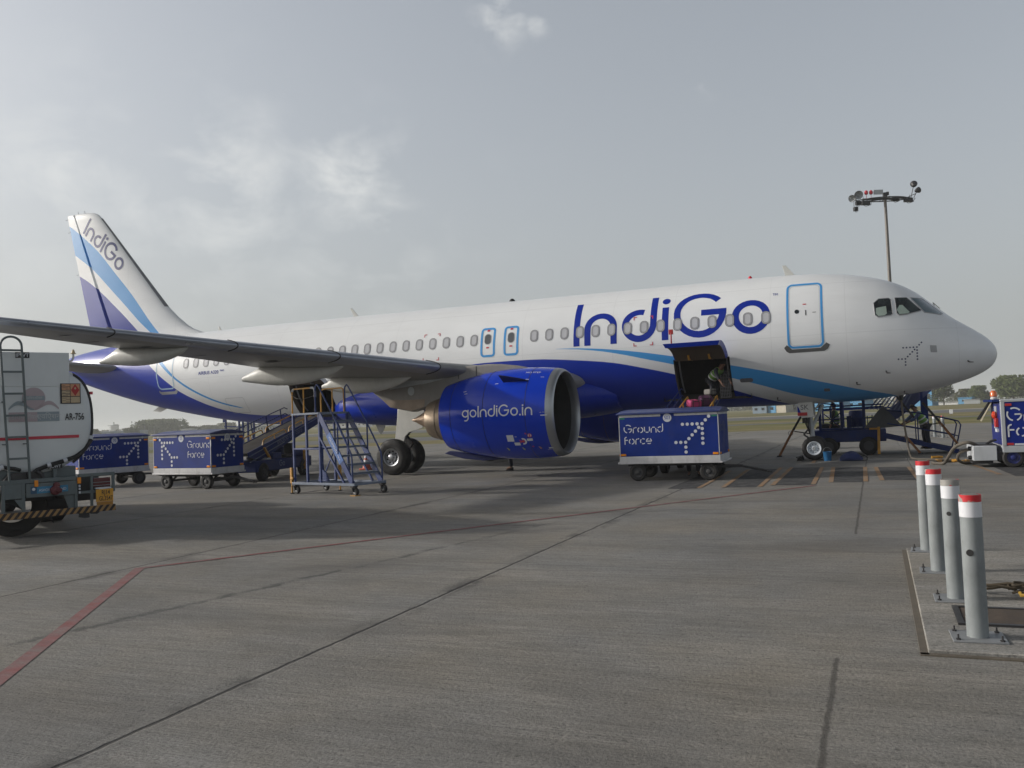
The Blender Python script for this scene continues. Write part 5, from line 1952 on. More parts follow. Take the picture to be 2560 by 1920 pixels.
# ------------------------------------------------------------------ baggage carts
def wheel_set(root, pts, r, w, rimmat, tread=m_rubber, face=(0, 1, 0)):
    """Small road wheels: tyre with its hub as a part of it."""
    for (x, y, sd) in pts:
        mb = MB()
        mb.lathe([(-w / 2, r * 0.60), (-w / 2, r * 0.86), (-w * 0.36, r), (w * 0.36, r), (w / 2, r * 0.86), (w / 2, r * 0.60)], (x, y, r), face, 28)
        t = mb.build('wheel', tread, root, sharp=30)
        mb = MB()
        ax = Vector(face) * sd
        mb.lathe([(w * 0.46, r * 0.62), (w * 0.30, r * 0.55), (w * 0.28, r * 0.30), (w * 0.50, r * 0.24), (w * 0.55, r * 0.14), (w * 0.55, 0)], (x, y, r), ax, 20)
        mb.lathe([(-w * 0.4, 0.0), (-w * 0.4, r * 0.6)], (x, y, r), ax, 20)
        mb.build('hub', rimmat, t)


m_num = paint('number_disc', (0.58, 0.60, 0.64), 0.5, var=0.06, dirt=0.15)
m_skirt = paint('cart_skirt', (0.52, 0.52, 0.53), 0.5, var=0.1, scale=3, dirt=0.4)
m_hub = paint('hub_dark', (0.05, 0.05, 0.052), 0.6, dirt=0.3)
m_roofb = paint('cart_roof', (0.020, 0.036, 0.15), 0.42, var=0.15, coat=0.2, dirt=0.2)


def cart(label, loc, rz, L, W, H, faces, num, bar_side, steer=0.0, marker='amber'):
    """Covered baggage cart. faces: which writing goes on front (-y), right (+x), left (-x)."""
    t = thing('baggage_cart', label, 'baggage cart', loc, rz, 'covered blue baggage carts')
    z0, z1, zt = 0.44, 0.61, H
    hx, hy = L / 2, W / 2
    mb = MB()
    mb.span((-hx, -hy, z1), (hx, hy, zt))
    body = mb.build('body', m_cart, t, bev=0.012)
    mb = MB()
    mb.span((-hx - 0.012, -hy - 0.012, z0 + 0.03), (hx + 0.012, hy + 0.012, z1 + 0.002))
    mb.span((-hx - 0.06, -hy - 0.02, z0 - 0.015), (hx + 0.06, hy + 0.02, z0 + 0.03))
    mb.build('skirt', m_skirt, t, bev=0.008)
    mb = MB()
    k = 8
    rings = []
    for x in (-hx - 0.05, -hx + 0.10, hx - 0.10, hx + 0.05):
        e = 0.035 if abs(x) > hx else 0.0
        rings.append([(x, -hy - 0.05 + (W + 0.10) * i / k, zt + 0.035 + 0.085 * sin(pi * i / k) - e * 0.6) for i in range(k + 1)]
                     + [(x, hy + 0.05, zt - 0.012), (x, -hy - 0.05, zt - 0.012)])
    mb.loft(rings, True, True)
    mb.build('roof', m_roofb, t, bev=0.006)
    mb = MB()
    e = 0.004
    for a, b in (((-hx, -hy - e, zt - 0.075), (-0.17, -hy + 0.01, zt - 0.020)), ((0.17, -hy - e, zt - 0.075), (hx, -hy + 0.01, zt - 0.020)),
                 ((hx - 0.01, -hy, zt - 0.075), (hx + e, hy, zt - 0.020)), ((-hx - e, -hy, zt - 0.075), (-hx + 0.01, hy, zt - 0.020)), ((-hx, hy - 0.01, zt - 0.075), (hx, hy + e, zt - 0.020))):
        mb.span(a, b)
    for sx in (-1, 1):
        mb.span((sx * hx - 0.018 * (sx > 0) - 0.0, -hy - e, z1), (sx * hx + 0.018 * (sx < 0), -hy + 0.012, zt - 0.02))
    mb.build('white_trim', m_skirt, t)
    fns = {'front': (plane_fn((0, -hy, 0), (1, 0, 0), (0, 0, 1), 0.006), L), 'right': (plane_fn((hx, 0, 0), (0, 1, 0), (0, 0, 1), 0.006), W), 'left': (plane_fn((-hx, 0, 0), (0, -1, 0), (0, 0, 1), 0.006), W)}
    for fc, kind in faces.items():
        fn, wd_ = fns[fc]
        mb = MB()
        s = 0.205 if wd_ > 1.8 else 0.16
        ln = wd_ / 2.45
        if 'text' in kind:
            x0 = -wd_ * 0.450 if 'swap' not in kind else wd_ * 0.105
            logo(mb, 'GroUnD'.replace('U', 'u').replace('D', 'd'), lambda a, b: fn(x0 + a * ln, 1.195 + b), 0.148, 0.15, 0.12, 1.45, stencil=True)
            logo(mb, 'Force', lambda a, b: fn(x0 + 0.01 + a * ln, 0.915 + b), 0.148, 0.15, 0.12, 1.45, stencil=True)
            tx = mb.build('lettering', m_num, t)
            mb = MB()
            sg = -1 if 'swap' in kind else 1
            emblem(mb, lambda a, b: fn(sg * (wd_ * 0.173 + a * ln), 0.935 + b), 0.118, 0.118, 0.040, n=14)
            mb.build('dotted_emblem', m_num, t)
        elif kind == 'arrow':
            emblem(mb, lambda a, b: fn(-wd_ * 0.12 + a, 0.965 + b), 0.118 * min(1, wd_ / 1.3), 0.118, 0.040, n=14)
            mb.build('dotted_emblem', m_num, t)
        elif kind == 'faint':
            logo(mb, 'IndiGo', lambda a, b: fn(-wd_ * 0.40 + a, 1.18 + b), 0.17, 0.15, 0.13)
            mb.build('lettering', paint('faded_marking', (0.06, 0.08, 0.17), 0.6, dirt=0.5), t)
        if kind != 'faint':
            mb = MB()
            disc(mb, 0, zt - 0.115, 0.105, lambda a, b: fn(a, b) + (fn(0, 0) - fn(0, 0)), 0, 24)
            nd = mb.build('number_disc', m_num, t)
            mb = MB()
            f2 = plane_fn(fn(0, 0), fn(1, 0) - fn(0, 0), fn(0, 1) - fn(0, 0), 0.003)
            word(mb, num, lambda a, b: f2(a, zt - 0.155 + b), 0.125, 0.85)
            mb.build('number', m_bluemark, nd)
    for fc, (fn, wd_) in fns.items():
        for sx in (-1, 1):
            for zz in ((z1 + 0.045, zt - 0.13) if marker == 'amber' else (z1 + 0.045,)):
                mb = MB()
                q = plane_fn(fn(0, 0), fn(1, 0) - fn(0, 0), fn(0, 1) - fn(0, 0), 0.004)
                c = q(sx * (wd_ / 2 - 0.095), zz)
                xv, yv = (q(1, 0) - q(0, 0)), (q(0, 1) - q(0, 0))
                nv = xv.cross(yv)
                mb.box(c, (0.13, 0.055, 0.02), 0, 0, Matrix((xv, yv, nv)).transposed())
                mb.build('reflector', m_amber, t, bev=0.005)
    if marker != 'amber':
        for sx in (-1, 1):
            mb = MB()
            fn = fns['front'][0]
            mb.add([fn(sx * hx - 0.02 * sx, zt - 0.085), fn(sx * hx - 0.16 * sx, zt - 0.085), fn(sx * hx - 0.16 * sx, zt - 0.12), fn(sx * hx - 0.02 * sx, zt - 0.12)], [(0, 1, 2, 3)])
            mb.build('reflector', paint('green_reflector', (0.01, 0.16, 0.09), 0.3), t)
    # running gear
    mb = MB()
    for y in (-0.30, 0.30):
        mb.span((-hx + 0.1, y - 0.035, 0.35), (hx - 0.1, y + 0.035, 0.424))
    for x in (-hx + 0.42, hx - 0.30):
        mb.span((x - 0.04, -hy + 0.18, 0.20), (x + 0.04, hy - 0.18, 0.26))
        for y in (-0.30, 0.30):
            mb.beam((x, y, 0.24), (x - 0.16, y, 0.36), 0.05)
            mb.beam((x, y, 0.24), (x + 0.16, y, 0.36), 0.05)
    mb.build('chassis', m_dark, t, bev=0.006)
    ws = [(x, y, 1 if y > 0 else -1) for x in (-hx + 0.42, hx - 0.30) for y in (-hy + 0.12, hy - 0.12)]
    wheel_set(t, ws, 0.215, 0.14, m_hub)
    # draw bar
    mb = MB()
    bx = hx if bar_side > 0 else -hx
    s = bar_side
    mb.beam((bx - s * 0.2, -0.28, 0.30), (bx + s * 0.42, -0.05, 0.30), 0.05, 0.06)
    mb.beam((bx - s * 0.2, 0.28, 0.30), (bx + s * 0.42, 0.05, 0.30), 0.05, 0.06)
    mb.beam((bx + s * 0.38, -0.05, 0.30), (bx + s * 1.0, -0.05, 0.17), 0.04, 0.05)
    mb.beam((bx + s * 0.38, 0.05, 0.30), (bx + s * 1.0, 0.05, 0.17), 0.04, 0.05)
    for q in range(5):
        mb.box((bx + s * (0.45 + 0.12 * q), 0, 0.29 - 0.026 * q), (0.045, 0.12, 0.04))
    mb.lathe([(-0.02, 0.03), (-0.02, 0.065), (0.02, 0.065), (0.02, 0.03), (-0.02, 0.03)], (bx + s * 1.05, 0, 0.155), (0, 0, 1), 14)
    mb.build('tow_bar', m_dark, t, bev=0.004)
    return t


cart('blue baggage cart with disc 503, standing below the open forward hold', (-7.965, -6.965, 0), 0.0, 2.47, 1.40, 1.665,
     {'front': 'text', 'right': 'faint'}, '503', 1, marker='green')
cart('blue baggage cart with two marked sides, between the tanker and the belt loader', (-22.05, -8.35, 0), 3.046 - pi, 2.40, 1.26, 1.60,
     {'front': 'text swap', 'right': 'arrow'}, '03', 1)
_c1 = cart('blue baggage cart partly hidden behind the white tanker', (-26.85, -7.45, 0), -0.26 - pi / 2 + pi, 2.35, 1.35, 1.60,
           {'front': 'text', 'left': 'arrow'}, '70', 1)

# ------------------------------------------------------------------ aircraft maintenance stairs
st = thing('platform_stairs', 'blue wheeled platform stairs with yellow rails under the wing', 'platform stairs', (-16.988, -10.537, 0), atan2(-0.687, 2.286))
PL, PW, PH = 1.10, 0.94, 2.03
mb = MB()
for x in (0.03, 0.56, 1.08):
    for y in (0.03, PW - 0.03):
        mb.beam((x, y, 0.28), (x, y, PH - 0.02), 0.055)
for y in (0.03, PW - 0.03):
    mb.beam((0.03, y, 1.13), (1.08, y, 1.13), 0.045)
for x in (0.03, 1.08):
    mb.beam((x, 0.03, 1.13), (x, PW - 0.03, 1.13), 0.04)
mb.beam((0.03, PW - 0.03, 0.30), (0.56, PW - 0.03, 1.1), 0.03)
mb.beam((1.08, PW - 0.03, 1.15), (0.56, PW - 0.03, 2.0), 0.03)
mb.build('post_frame', m_stair, st, bev=0.006)
mb = MB()
for y in (0.0, PW):
    mb.beam((-0.02, y, 0.265), (2.40, y, 0.265), 0.07, 0.06)
for x in (0.0, 0.56, 1.08, 2.36):
    mb.beam((x, 0, 0.265), (x, PW, 0.265), 0.06, 0.05)
mb.beam((1.1, 0.05, 0.262), (2.3, PW - 0.05, 0.262), 0.05, 0.03)
mb.build('base_frame', m_tread, st, bev=0.005)
mb = MB()
mb.prism([(0.62, 0.0), (1.04, 0.0), (0.92, 0.22), (0.76, 0.32), (0.70, 0.32)], lambda a, b, t: Vector((a, t, 0.30 + b)), 0.30, 0.34)
mb.build('gusset_plate', m_stair, st)
mb = MB()
mb.span((-0.02, -0.01, PH - 0.045), (PL, PW + 0.01, PH))
for i in range(9):
    mb.span((0.0 + i * 0.12, 0.0, PH), (0.07 + i * 0.12, PW, PH + 0.006))
mb.build('platform_deck', m_tread, st, bev=0.006)
S0, S1 = Vector((1.08, 0, PH - 0.04)), Vector((2.28, 0, 0.28))
for y in (0.02, PW - 0.02):
    mb = MB()
    mb.beam(S0 + Vector((0, y, 0)), S1 + Vector((0, y, 0)), 0.035, 0.15)
    mb.beam((1.10, y, 1.40), (1.98, y, 0.28), 0.04, 0.05)
    mb.build('stringer', m_stair, st, bev=0.004)
for i in range(1, 8):
    k = i / 8
    p = S0.lerp(S1, k)
    mb = MB()
    mb.box((p.x + 0.02, PW / 2, p.z + 0.03), (0.19, PW - 0.05, 0.032))
    mb.box((p.x + 0.105, PW / 2, p.z + 0.022), (0.02, PW - 0.05, 0.05))
    mb.build('tread', m_tread, st, bev=0.004)
for y in (0.0, PW):
    mb = MB()
    z = PH + 0.66
    loop = [(0.98, y, PH + 0.0), (0.98, y, z - 0.10), (1.0, y, z - 0.02), (1.06, y, z + 0.03), (1.13, y, z - 0.02), (1.75, y, 1.80), (2.20, y, 1.12), (2.28, y, 0.98), (2.30, y, 0.86), (2.30, y, 0.30)]
    mb.tube(loop, 0.021, 8)
    mb.tube([(1.80, y, 1.72), (1.80, y, 1.0)], 0.019, 8)
    mb.build('handrail', m_stair, st)
for y in (0.015, PW - 0.015):
    mb = MB()
    z = PH + 0.62
    mb.tube([(0.03, y, PH - 0.02), (0.03, y, z - 0.12), (0.05, y, z - 0.03), (0.13, y, z), (0.86, y, z), (0.93, y, z - 0.03), (0.96, y, z - 0.12), (0.96, y, PH)], 0.021, 8)
    mb.tube([(0.50, y, PH), (0.50, y, z)], 0.019, 8)
    mb.build('guard_rail', m_yellow, st)
mb = MB()
z = PH + 0.62
mb.tube([(0.80, 0.015, z + 0.002), (0.88, 0.015, z), (0.94, 0.015, z - 0.035), (0.963, 0.015, z - 0.12), (0.963, 0.015, z - 0.24)], 0.029, 8)
mb.tube([(0.05, 0.013, z - 0.06), (0.07, 0.013, z - 0.02), (0.12, 0.013, z + 0.002)], 0.026, 8)
mb.build('rail_padding', m_skirt, st)
mb = MB()
mb.tube([(0.03, 0.0, z - 0.14), (0.25, -0.02, z - 0.24), (0.50, -0.01, z - 0.27), (0.95, 0.0, z - 0.20)], 0.007, 5)
mb.build('chain', m_dark, st)
mb = MB()
d = (S1 - S0).normalized()
pa, pb = S0.lerp(S1, 0.30), S0.lerp(S1, 0.70)
nrm = Vector((-d.z, 0, d.x)) * 0.09
mb.add([pa - nrm + Vector((0, -0.004, 0)), pb - nrm + Vector((0, -0.004, 0)), pb + nrm + Vector((0, -0.004, 0)), pa + nrm + Vector((0, -0.004, 0))], [(0, 1, 2, 3)])
sp = mb.build('name_plate', paint('plate_blue', (0.05, 0.13, 0.36), 0.5, dirt=0.15), st)
mb = MB()
fn = plane_fn(pa.lerp(pb, 0.5) + Vector((0, -0.004, 0)), d, Vector((-d.z, 0, d.x)), 0.0)
word(mb, 'VOLOMOUTZ', lambda a, b: fn(a - 0.10, b - 0.03) + Vector((0, -0.004, 0)), 0.095, 0.85)
word(mb, '1700mm', lambda a, b: fn(a + 0.27, b - 0.03) + Vector((0, -0.004, 0)), 0.06, 0.8)
mb.build('plate_lettering', m_num, sp)
for x, y in ((0.08, 0.02), (0.10, PW - 0.02), (2.32, 0.02), (2.32, PW - 0.02)):
    mb = MB()
    mb.cyl((x, y, 0.23), (x, y, 0.28), 0.05)
    mb.span((x - 0.05, y - 0.075, 0.20), (x + 0.05, y + 0.075, 0.235))
    for sy in (-0.06, 0.06):
        mb.beam((x, y + sy, 0.21), (x + 0.05, y + sy, 0.095), 0.045, 0.012)
    cs = mb.build('castor_fork', m_dark, st)
    mb = MB()
    mb.lathe([(-0.035, 0.05), (-0.04, 0.085), (-0.02, 0.10), (0.02, 0.10), (0.04, 0.085), (0.035, 0.05)], (x + 0.05, y, 0.10), (0, 1, 0), 22)
    mb.build('castor_tyre', m_rubber, cs)
    mb = MB()
    mb.lathe([(-0.037, 0.0), (-0.037, 0.05), (0.037, 0.05), (0.037, 0.0)], (x + 0.05, y, 0.10), (0, 1, 0), 16)
    mb.build('castor_hub', m_grey, cs)
for x, y in ((-0.06, 0.0), (0.62, PW + 0.06)):
    mb = MB()
    mb.span((x - 0.035, y - 0.03, 0.26), (x + 0.035, y + 0.03, 0.66))
    mb.cyl((x, y, 0.02), (x, y, 0.55), 0.022, n=10)
    mb.span((x - 0.02, y - 0.045, 0.36), (x + 0.09, y - 0.01, 0.42))
    jk = mb.build('jack', m_yellow, st, bev=0.005)
    mb = MB()
    mb.cyl((x, y, 0.0), (x, y, 0.022), 0.06, n=14)
    mb.build('jack_foot', m_dark, jk)
for x, y in ((2.37, 0.02), (2.37, PW - 0.02)):
    mb = MB()
    mb.span((x - 0.10, y - 0.09, 0.0), (x + 0.07, y + 0.09, 0.018))
    mb.build('wheel_chock', m_yellow if y < 0.5 else m_dark, st)


# ------------------------------------------------------------------ belt loaders
def belt_loader(label, loc, rz, y0, y1, zb, zt, wheels_y, txt=True):
    t = thing('belt_loader', label, 'belt loader', loc, rz, 'belt loaders at the hold doors')
    hw_ = 0.44
    D = Vector((0, y1 - y0, zt - zb))
    A, B = Vector((0, y0, zb)), Vector((0, y1, zt))
    d = D.normalized()
    n = Vector((0, -d.z, d.y))
    mb = MB()
    for sx in (-1, 1):
        mb.prism([(0, 0.02), (D.length, 0.02), (D.length, -0.16), (D.length * 0.94, -0.26), (D.length * 0.12, -0.40), (0.0, -0.14)],
                 lambda a, b, s, sx=sx: A + d * a + n * b + Vector((sx * hw_ + s, 0, 0)), -0.02, 0.02)
    boom = mb.build('boom', m_navy, t, bev=0.006)
    mb = MB()
    mb.prism([(0.0, 0.0), (0.0, -0.1), (D.length, -0.1), (D.length, 0.0)], lambda a, b, s: A + d * a + n * b + Vector((s, 0, 0)), -hw_ + 0.03, hw_ - 0.03)
    mb.build('belt', paint('belt_rubber', (0.035, 0.03, 0.027), 0.8, var=0.25, dirt=0.2), t)
    mb = MB()
    for sx in (-1, 1):
        f = lambda a, b, sx=sx: A + d * a + n * b + Vector((sx * (hw_ + 0.028), 0, 0))
        mb.tube([f(0.02, -0.12), f(D.length * 0.98, -0.015)], 0.016, 6)
        mb.beam(f(0.0, -0.30), f(D.length * 0.45, -0.24), 0.015, 0.03)
    mb.build('edge_strip', m_tread, boom)
    segs = ((0.18, 0.50), (0.53, 0.96))
    for sx in (-1, 1):
        for a0, a1 in segs:
            mb = MB()
            f = lambda a, b, sx=sx: A + d * (a * D.length) + n * b + Vector((sx * (hw_ + 0.005), 0, 0))
            mb.tube([f(a0, 0.0), f(a0 + 0.012, 0.13), f(a0 + 0.03, 0.17), f(a1 - 0.03, 0.17), f(a1 - 0.012, 0.13), f(a1, 0.0)], 0.021, 8)
            mb.tube([f((a0 + a1) / 2, 0.0), f((a0 + a1) / 2, 0.17)], 0.018, 6)
            mb.build('belt_rail', m_yellow, t)
    mb = MB()
    f = lambda a, b: A + d * (a * D.length) + n * b + Vector((-hw_ - 0.10, 0, 0))
    for h_ in (0.30, 0.52):
        mb.tube([f(0.0, h_ - 0.1), f(0.04, h_), f(0.86, h_), f(0.90, h_ - 0.1)], 0.018, 6)
    for a in (0.03, 0.2, 0.4, 0.6, 0.8):
        mb.beam(f(a, -0.05), f(a, 0.52), 0.03)
    mb.build('hand_rail', m_navy, t)
    if txt:
        mb = MB()
        fn = lambda a, b: A + d * a + n * b + Vector((hw_ + 0.026, 0, 0))
        logo(mb, 'inndiGo ond coro', lambda a, b: fn(D.length * 0.36 + a, -0.21 + b), 0.115, 0.16, 0.14)
        mb.build('boom_lettering', paint('boom_marking', (0.17, 0.20, 0.30), 0.6, dirt=0.3), boom)
    ya, yb = wheels_y
    mb = MB()
    mb.span((-0.62, ya - 0.45, 0.30), (0.62, yb + 0.55, 0.66))
    ch = mb.build('chassis', m_navy, t, bev=0.03)
    mb = MB()
    logo(mb, 'Go', lambda a, b: Vector((0.626, ya + 1.0 + a, 0.42 + b)), 0.14, 0.17, 0.14)
    mb.build('chassis_lettering', paint('boom_marking', (0.17, 0.20, 0.30), 0.6, dirt=0.3), ch)
    mb = MB()
    mb.span((-0.60, yb - 0.35, 0.664), (-0.05, yb + 0.45, 1.02))
    mb.build('engine_cover', m_navy, t, bev=0.03)
    mb = MB()
    mb.span((0.05, ya + 0.7, 0.664), (0.58, ya + 1.25, 0.86))
    mb.build('battery_box', m_navy, t, bev=0.03)
    mb = MB()
    mb.cyl((0.30, yb - 0.5, 0.78), (0.30, yb + 0.35, 0.78), 0.16, n=20)
    mb.build('fuel_drum', m_navy, t, bev=0.02)
    mb = MB()
    mb.span((0.28, yb - 1.2, 0.664), (0.60, yb - 0.75, 0.78))
    mb.span((0.28, yb - 0.80, 0.78), (0.60, yb - 0.72, 1.15))
    mb.build('seat', m_black, t, bev=0.03)
    mb = MB()
    for yy in (ya + 0.55, yb - 0.4):
        for sx in (-0.30, 0.30):
            s = (yy - y0) / (y1 - y0)
            mb.beam((sx, yy, 0.66), (sx, yy + 0.35, zb + (zt - zb) * s - 0.30), 0.06)
    mb.build('lift_strut', m_grey, t)
    mb = MB()
    mb.beam((0.55, ya + 0.2, 1.06), (0.55, ya + 0.55, 0.68), 0.07, 0.05)
    mb.beam((0.66, yb - 0.05, 0.95), (0.66, yb - 0.05, 0.22), 0.07, 0.05)
    mb.build('stabiliser', m_yellow, t)
    for i in range(3):
        mb = MB()
        mb.box((0.5 - 0.32 * i, ya + 0.35 + 0.1 * i, 0.70), (0.24, 0.2, 0.05 + 0.05 * i))
        mb.build('fitting', [m_skirt, m_dark, m_skirt][i], t)
    wheel_set(t, [(sx * 0.58, y, sx) for sx in (-1, 1) for y in (ya, yb)], 0.29, 0.20, m_hub, m_rubber, (1, 0, 0))
    return t


belt_loader('dark blue belt loader with yellow rails reaching up to the rear hold', (-22.02, -6.3, 0), 0.14, -0.55, 4.35, 0.92, 2.06, (0.05, 2.75))
belt_loader('belt loader behind the 503 cart, its yellow rails at the forward hold sill', (-8.12, -4.6, 0), 0.0, -1.15, 2.95, 0.98, 2.03, (-0.35, 1.75), False)


def suitcase(label, loc, dims, rz, mat_, tilt=0.0):
    t = thing('suitcase', label, 'suitcase', loc, rz, 'luggage on the belt loader')
    mb = MB()
    w, d_, h_ = dims
    mb.box((0, 0, h_ / 2), dims, 0, 0, Matrix.Rotation(tilt, 3, 'X'))
    mb.build('shell', mat_, t, bev=min(dims) * 0.22)
    mb = MB()
    for k in (-0.25, 0.25):
        mb.box((k * w, 0, h_ / 2), (0.02, d_ + 0.012, h_ + 0.012), 0, 0, Matrix.Rotation(tilt, 3, 'X'))
    mb.build('strap', m_black, t)
    mb = MB()
    mb.tube([(-0.09, -d_ / 2, h_ * 0.7), (-0.08, -d_ / 2 - 0.05, h_ * 0.75), (0.08, -d_ / 2 - 0.05, h_ * 0.75), (0.09, -d_ / 2, h_ * 0.7)], 0.012, 6)
    mb.build('handle', m_black, t)


suitcase('pink soft bag at the sill of the forward hold', (-8.24, -2.72, 1.80), (0.36, 0.42, 0.22), 0.5, paint('pink_bag', (0.40, 0.035, 0.13), 0.7, var=0.2), 0.1)
suitcase('dark plum suitcase lying against the pink bag', (-7.93, -2.45, 1.84), (0.40, 0.55, 0.27), 0.25, paint('plum_bag', (0.06, 0.012, 0.05), 0.6, var=0.2), 0.2)
suitcase('small grey bag on top of the plum suitcase', (-7.88, -1.95, 2.16), (0.26, 0.3, 0.17), 0.9, paint('grey_bag', (0.16, 0.15, 0.14), 0.7, var=0.2))
mb = MB()
for i in range(9):
    z = 2.08 + i * 0.10
    mb.tube([(-7.30, -1.62 + 0.02 * sin(i), z), (-7.46, -1.60 + 0.03 * sin(i * 2), z - 0.015), (-7.60, -1.58, z)], 0.008, 4)
for i in range(7):
    x = -7.30 - i * 0.05
    mb.tube([(x, -1.61, 2.05), (x - 0.015, -1.62, 2.5), (x, -1.60, 2.92 - 0.03 * i)], 0.008, 4)
mb.build('cargo_net', paint('net_grey', (0.10, 0.10, 0.11), 0.9), plane, W=True)

# ------------------------------------------------------------------ traffic cone
t = thing('traffic_cone', 'orange traffic cone with two white bands near the main landing gear', 'traffic cone', (-20.73, -1.13, 0))
m_cone = paint('cone_orange', (0.46, 0.085, 0.045), 0.6, var=0.12, dirt=0.2)
mb = MB()
mb.box((0, 0, 0.03), (0.42, 0.42, 0.06))
mb.build('base', m_cone, t, bev=0.015)
mb = MB()
mb.lathe([(0.06, 0.165), (0.10, 0.15), (0.66, 0.035), (0.68, 0.03), (0.68, 0.0)], (0, 0, 0), (0, 0, 1), 24)
mb.build('cone_body', m_cone, t)
for z0, z1 in ((0.28, 0.36), (0.44, 0.52)):
    mb = MB()
    r = lambda z: 0.15 - (z - 0.10) * 0.2054 + 0.003
    mb.lathe([(z0, r(z0)), (z1, r(z1))], (0, 0, 0), (0, 0, 1), 24)
    mb.build('white_band', m_num, t)

# ------------------------------------------------------------------ fuel tanker, seen from behind
tk = thing('fuel_tanker', 'white fuel tanker with ladder, red stripe and yellow number plate, cut off at left', 'fuel tanker', (-16.213, -18.713, 0), R_(64.63))
m_tank = paint('tanker_white', (0.60, 0.63, 0.64), 0.38, var=0.05, scale=1.2, coat=0.2, dirt=0.07)
m_tgrey = paint('tanker_frame_grey', (0.105, 0.13, 0.135), 0.5, var=0.15, dirt=0.3)
TC, TZ, HW, HH = 0.20, 1.95, 0.92, 0.86


def tring(y, k=1.0, kz=None):
    kz = kz or k
    r = []
    for i in range(64):
        th = 2 * pi * i / 64
        c, s = cos(th), sin(th)
        r.append((TC + HW * k * abs(c) ** (0.42 if s > 0 else 0.95) * (1 if c > 0 else -1), y, TZ + HH * kz * abs(s) ** 0.86 * (1 if s > 0 else -1)))
    return r


mb = MB()
mb.loft([tring(0.19, 0.02), tring(0.19, 0.5), tring(0.195, 0.85), tring(0.21, 0.96), tring(0.25, 0.995), tring(0.32, 1.0), tring(5.9, 1.0), tring(6.05, 0.96), tring(6.12, 0.4), tring(6.12, 0.02)], True, True)
tank = mb.build('tank', m_tank, tk, sharp=50)
mb = MB()
mb.span((-0.37, 0.185, 2.55), (0.765, 5.8, 3.135))
mb.build('top_coaming', m_tank, tk, bev=0.012)
mb = MB()
seg = tring(0.30, 1.022)
mb.tube(seg[-9:] + seg[:13], 0.032, 8)
mb.build('edge_hose', m_black, tk)
mb = MB()
mb.tube([(TC + HW * 1.0, 0.28, 1.62), (1.00, 0.24, 1.46), (0.84, 0.2, 1.34), (0.62, 0.16, 1.27), (0.40, 0.14, 1.22), (0.22, 0.14, 1.15), (0.14, 0.16, 1.08)], 0.036, 8)
mb.tube([(-0.70, 0.2, 1.36), (-0.40, 0.18, 1.25), (-0.10, 0.18, 1.19), (-0.02, 0.2, 1.16)], 0.03, 8)
mb.build('drain_hose', m_black, tk)
for p in ((1.117, 0.29, 1.66), (0.66, 0.16, 1.285), (0.40, 0.14, 1.225), (-0.30, 0.18, 1.225), (0.80, 0.28, 2.765)):
    mb = MB()
    mb.lathe([(-0.03, 0.035), (-0.03, 0.042), (0.03, 0.042), (0.03, 0.035)], p, (0.3 if p[0] > 1.1 else 1, 0, 1 if p[0] > 1.1 else 0.25), 10)
    mb.build('white_clip', m_num, tk)
mb = MB()
mb.box((1.135, 0.30, 2.44), (0.05, 0.07, 0.05))
mb.build('red_clip', m_redmark, tk)
# markings on the tank end
fy = 0.182


def TF(o=0.0):
    return lambda a, b: Vector((a, fy - o, b))


m_fade_r = paint('faded_logo_red', (0.40, 0.33, 0.35), 0.5, var=0.06)
m_fade_b = paint('faded_logo_blue', (0.25, 0.30, 0.33), 0.5, var=0.06)
mb = MB()
disc(mb, 0.20, 2.36, 0.178, TF(), 0, 40)
mb.add([TF(0.003)(0.035, 2.395), TF(0.003)(0.365, 2.395), TF(0.003)(0.37, 2.325), TF(0.003)(0.03, 2.325)], [(0, 1, 2, 3)], 1)


def wave(x0, x1, z, h, w0, mi, flip):
    a, b = [], []
    for i in range(25):
        u = i / 24
        x = x0 + (x1 - x0) * u
        uu = u if not flip else 1 - u
        cz = z + h * (sin(pi * min(1, uu * 1.25 + 0.02)) if uu < 0.4 else cos((uu - 0.4) / 0.6 * pi) * 0.5 + 0.5)
        wd_ = w0 * (0.25 + 0.75 * sin(pi * min(1, (uu * 0.85 + 0.12))))
        a.append(TF()(x, cz + wd_))
        b.append(TF()(x, cz - wd_ * 0.6))
    mb.add(a + b, [(i, i + 1, 26 + i, 25 + i) for i in range(24)], mi)


wave(-0.18, 0.20, 2.165, 0.105, 0.040, 1, False)
wave(0.20, 0.585, 2.165, 0.105, 0.040, 0, True)
mb.add([TF()(-0.18, 2.125), TF()(0.25, 2.125), TF()(0.25, 1.965), TF()(-0.18, 1.965)], [(0, 1, 2, 3)], 0)
mb.add([TF()(0.25, 2.125), TF()(0.59, 2.125), TF()(0.59, 1.965), TF()(0.25, 1.965)], [(0, 1, 2, 3)], 1)
mb.build('faded_logo', [m_fade_r, m_fade_b], tk)
mb = MB()
m_fade_w = paint('faded_logo_white', (0.47, 0.49, 0.50), 0.5)
word(mb, 'एविएशन', lambda a, b: TF(0.003)(0.425 + a, 2.01 + b), 0.115, 1.0)
word(mb, 'इंडियनऑयल', lambda a, b: TF(0.003)(0.04 + a, 2.01 + b), 0.10, 1.0)
word(mb, 'इंडियनऑयल', lambda a, b: TF(0.005)(0.20 + a, 2.345 + b), 0.055, 1.0)
mb.build('logo_lettering', m_fade_w, tk)
mb = MB()
mb.span((-0.78, 0.178, 1.665), (0.895, 0.186, 1.715))
mb.build('red_stripe', m_redmark, tk)
mb = MB()
word(mb, 'AR-756', lambda a, b: TF(0.002)(0.83 + a, 1.975 + b), 0.165, 0.60, bold=0.012)
mb.build('fleet_lettering', m_black, tk)
mb = MB()
mb.span((-0.065, 0.176, 3.035), (0.145, 0.184, 3.132))
ip = mb.build('name_board', m_black, tk)
mb = MB()
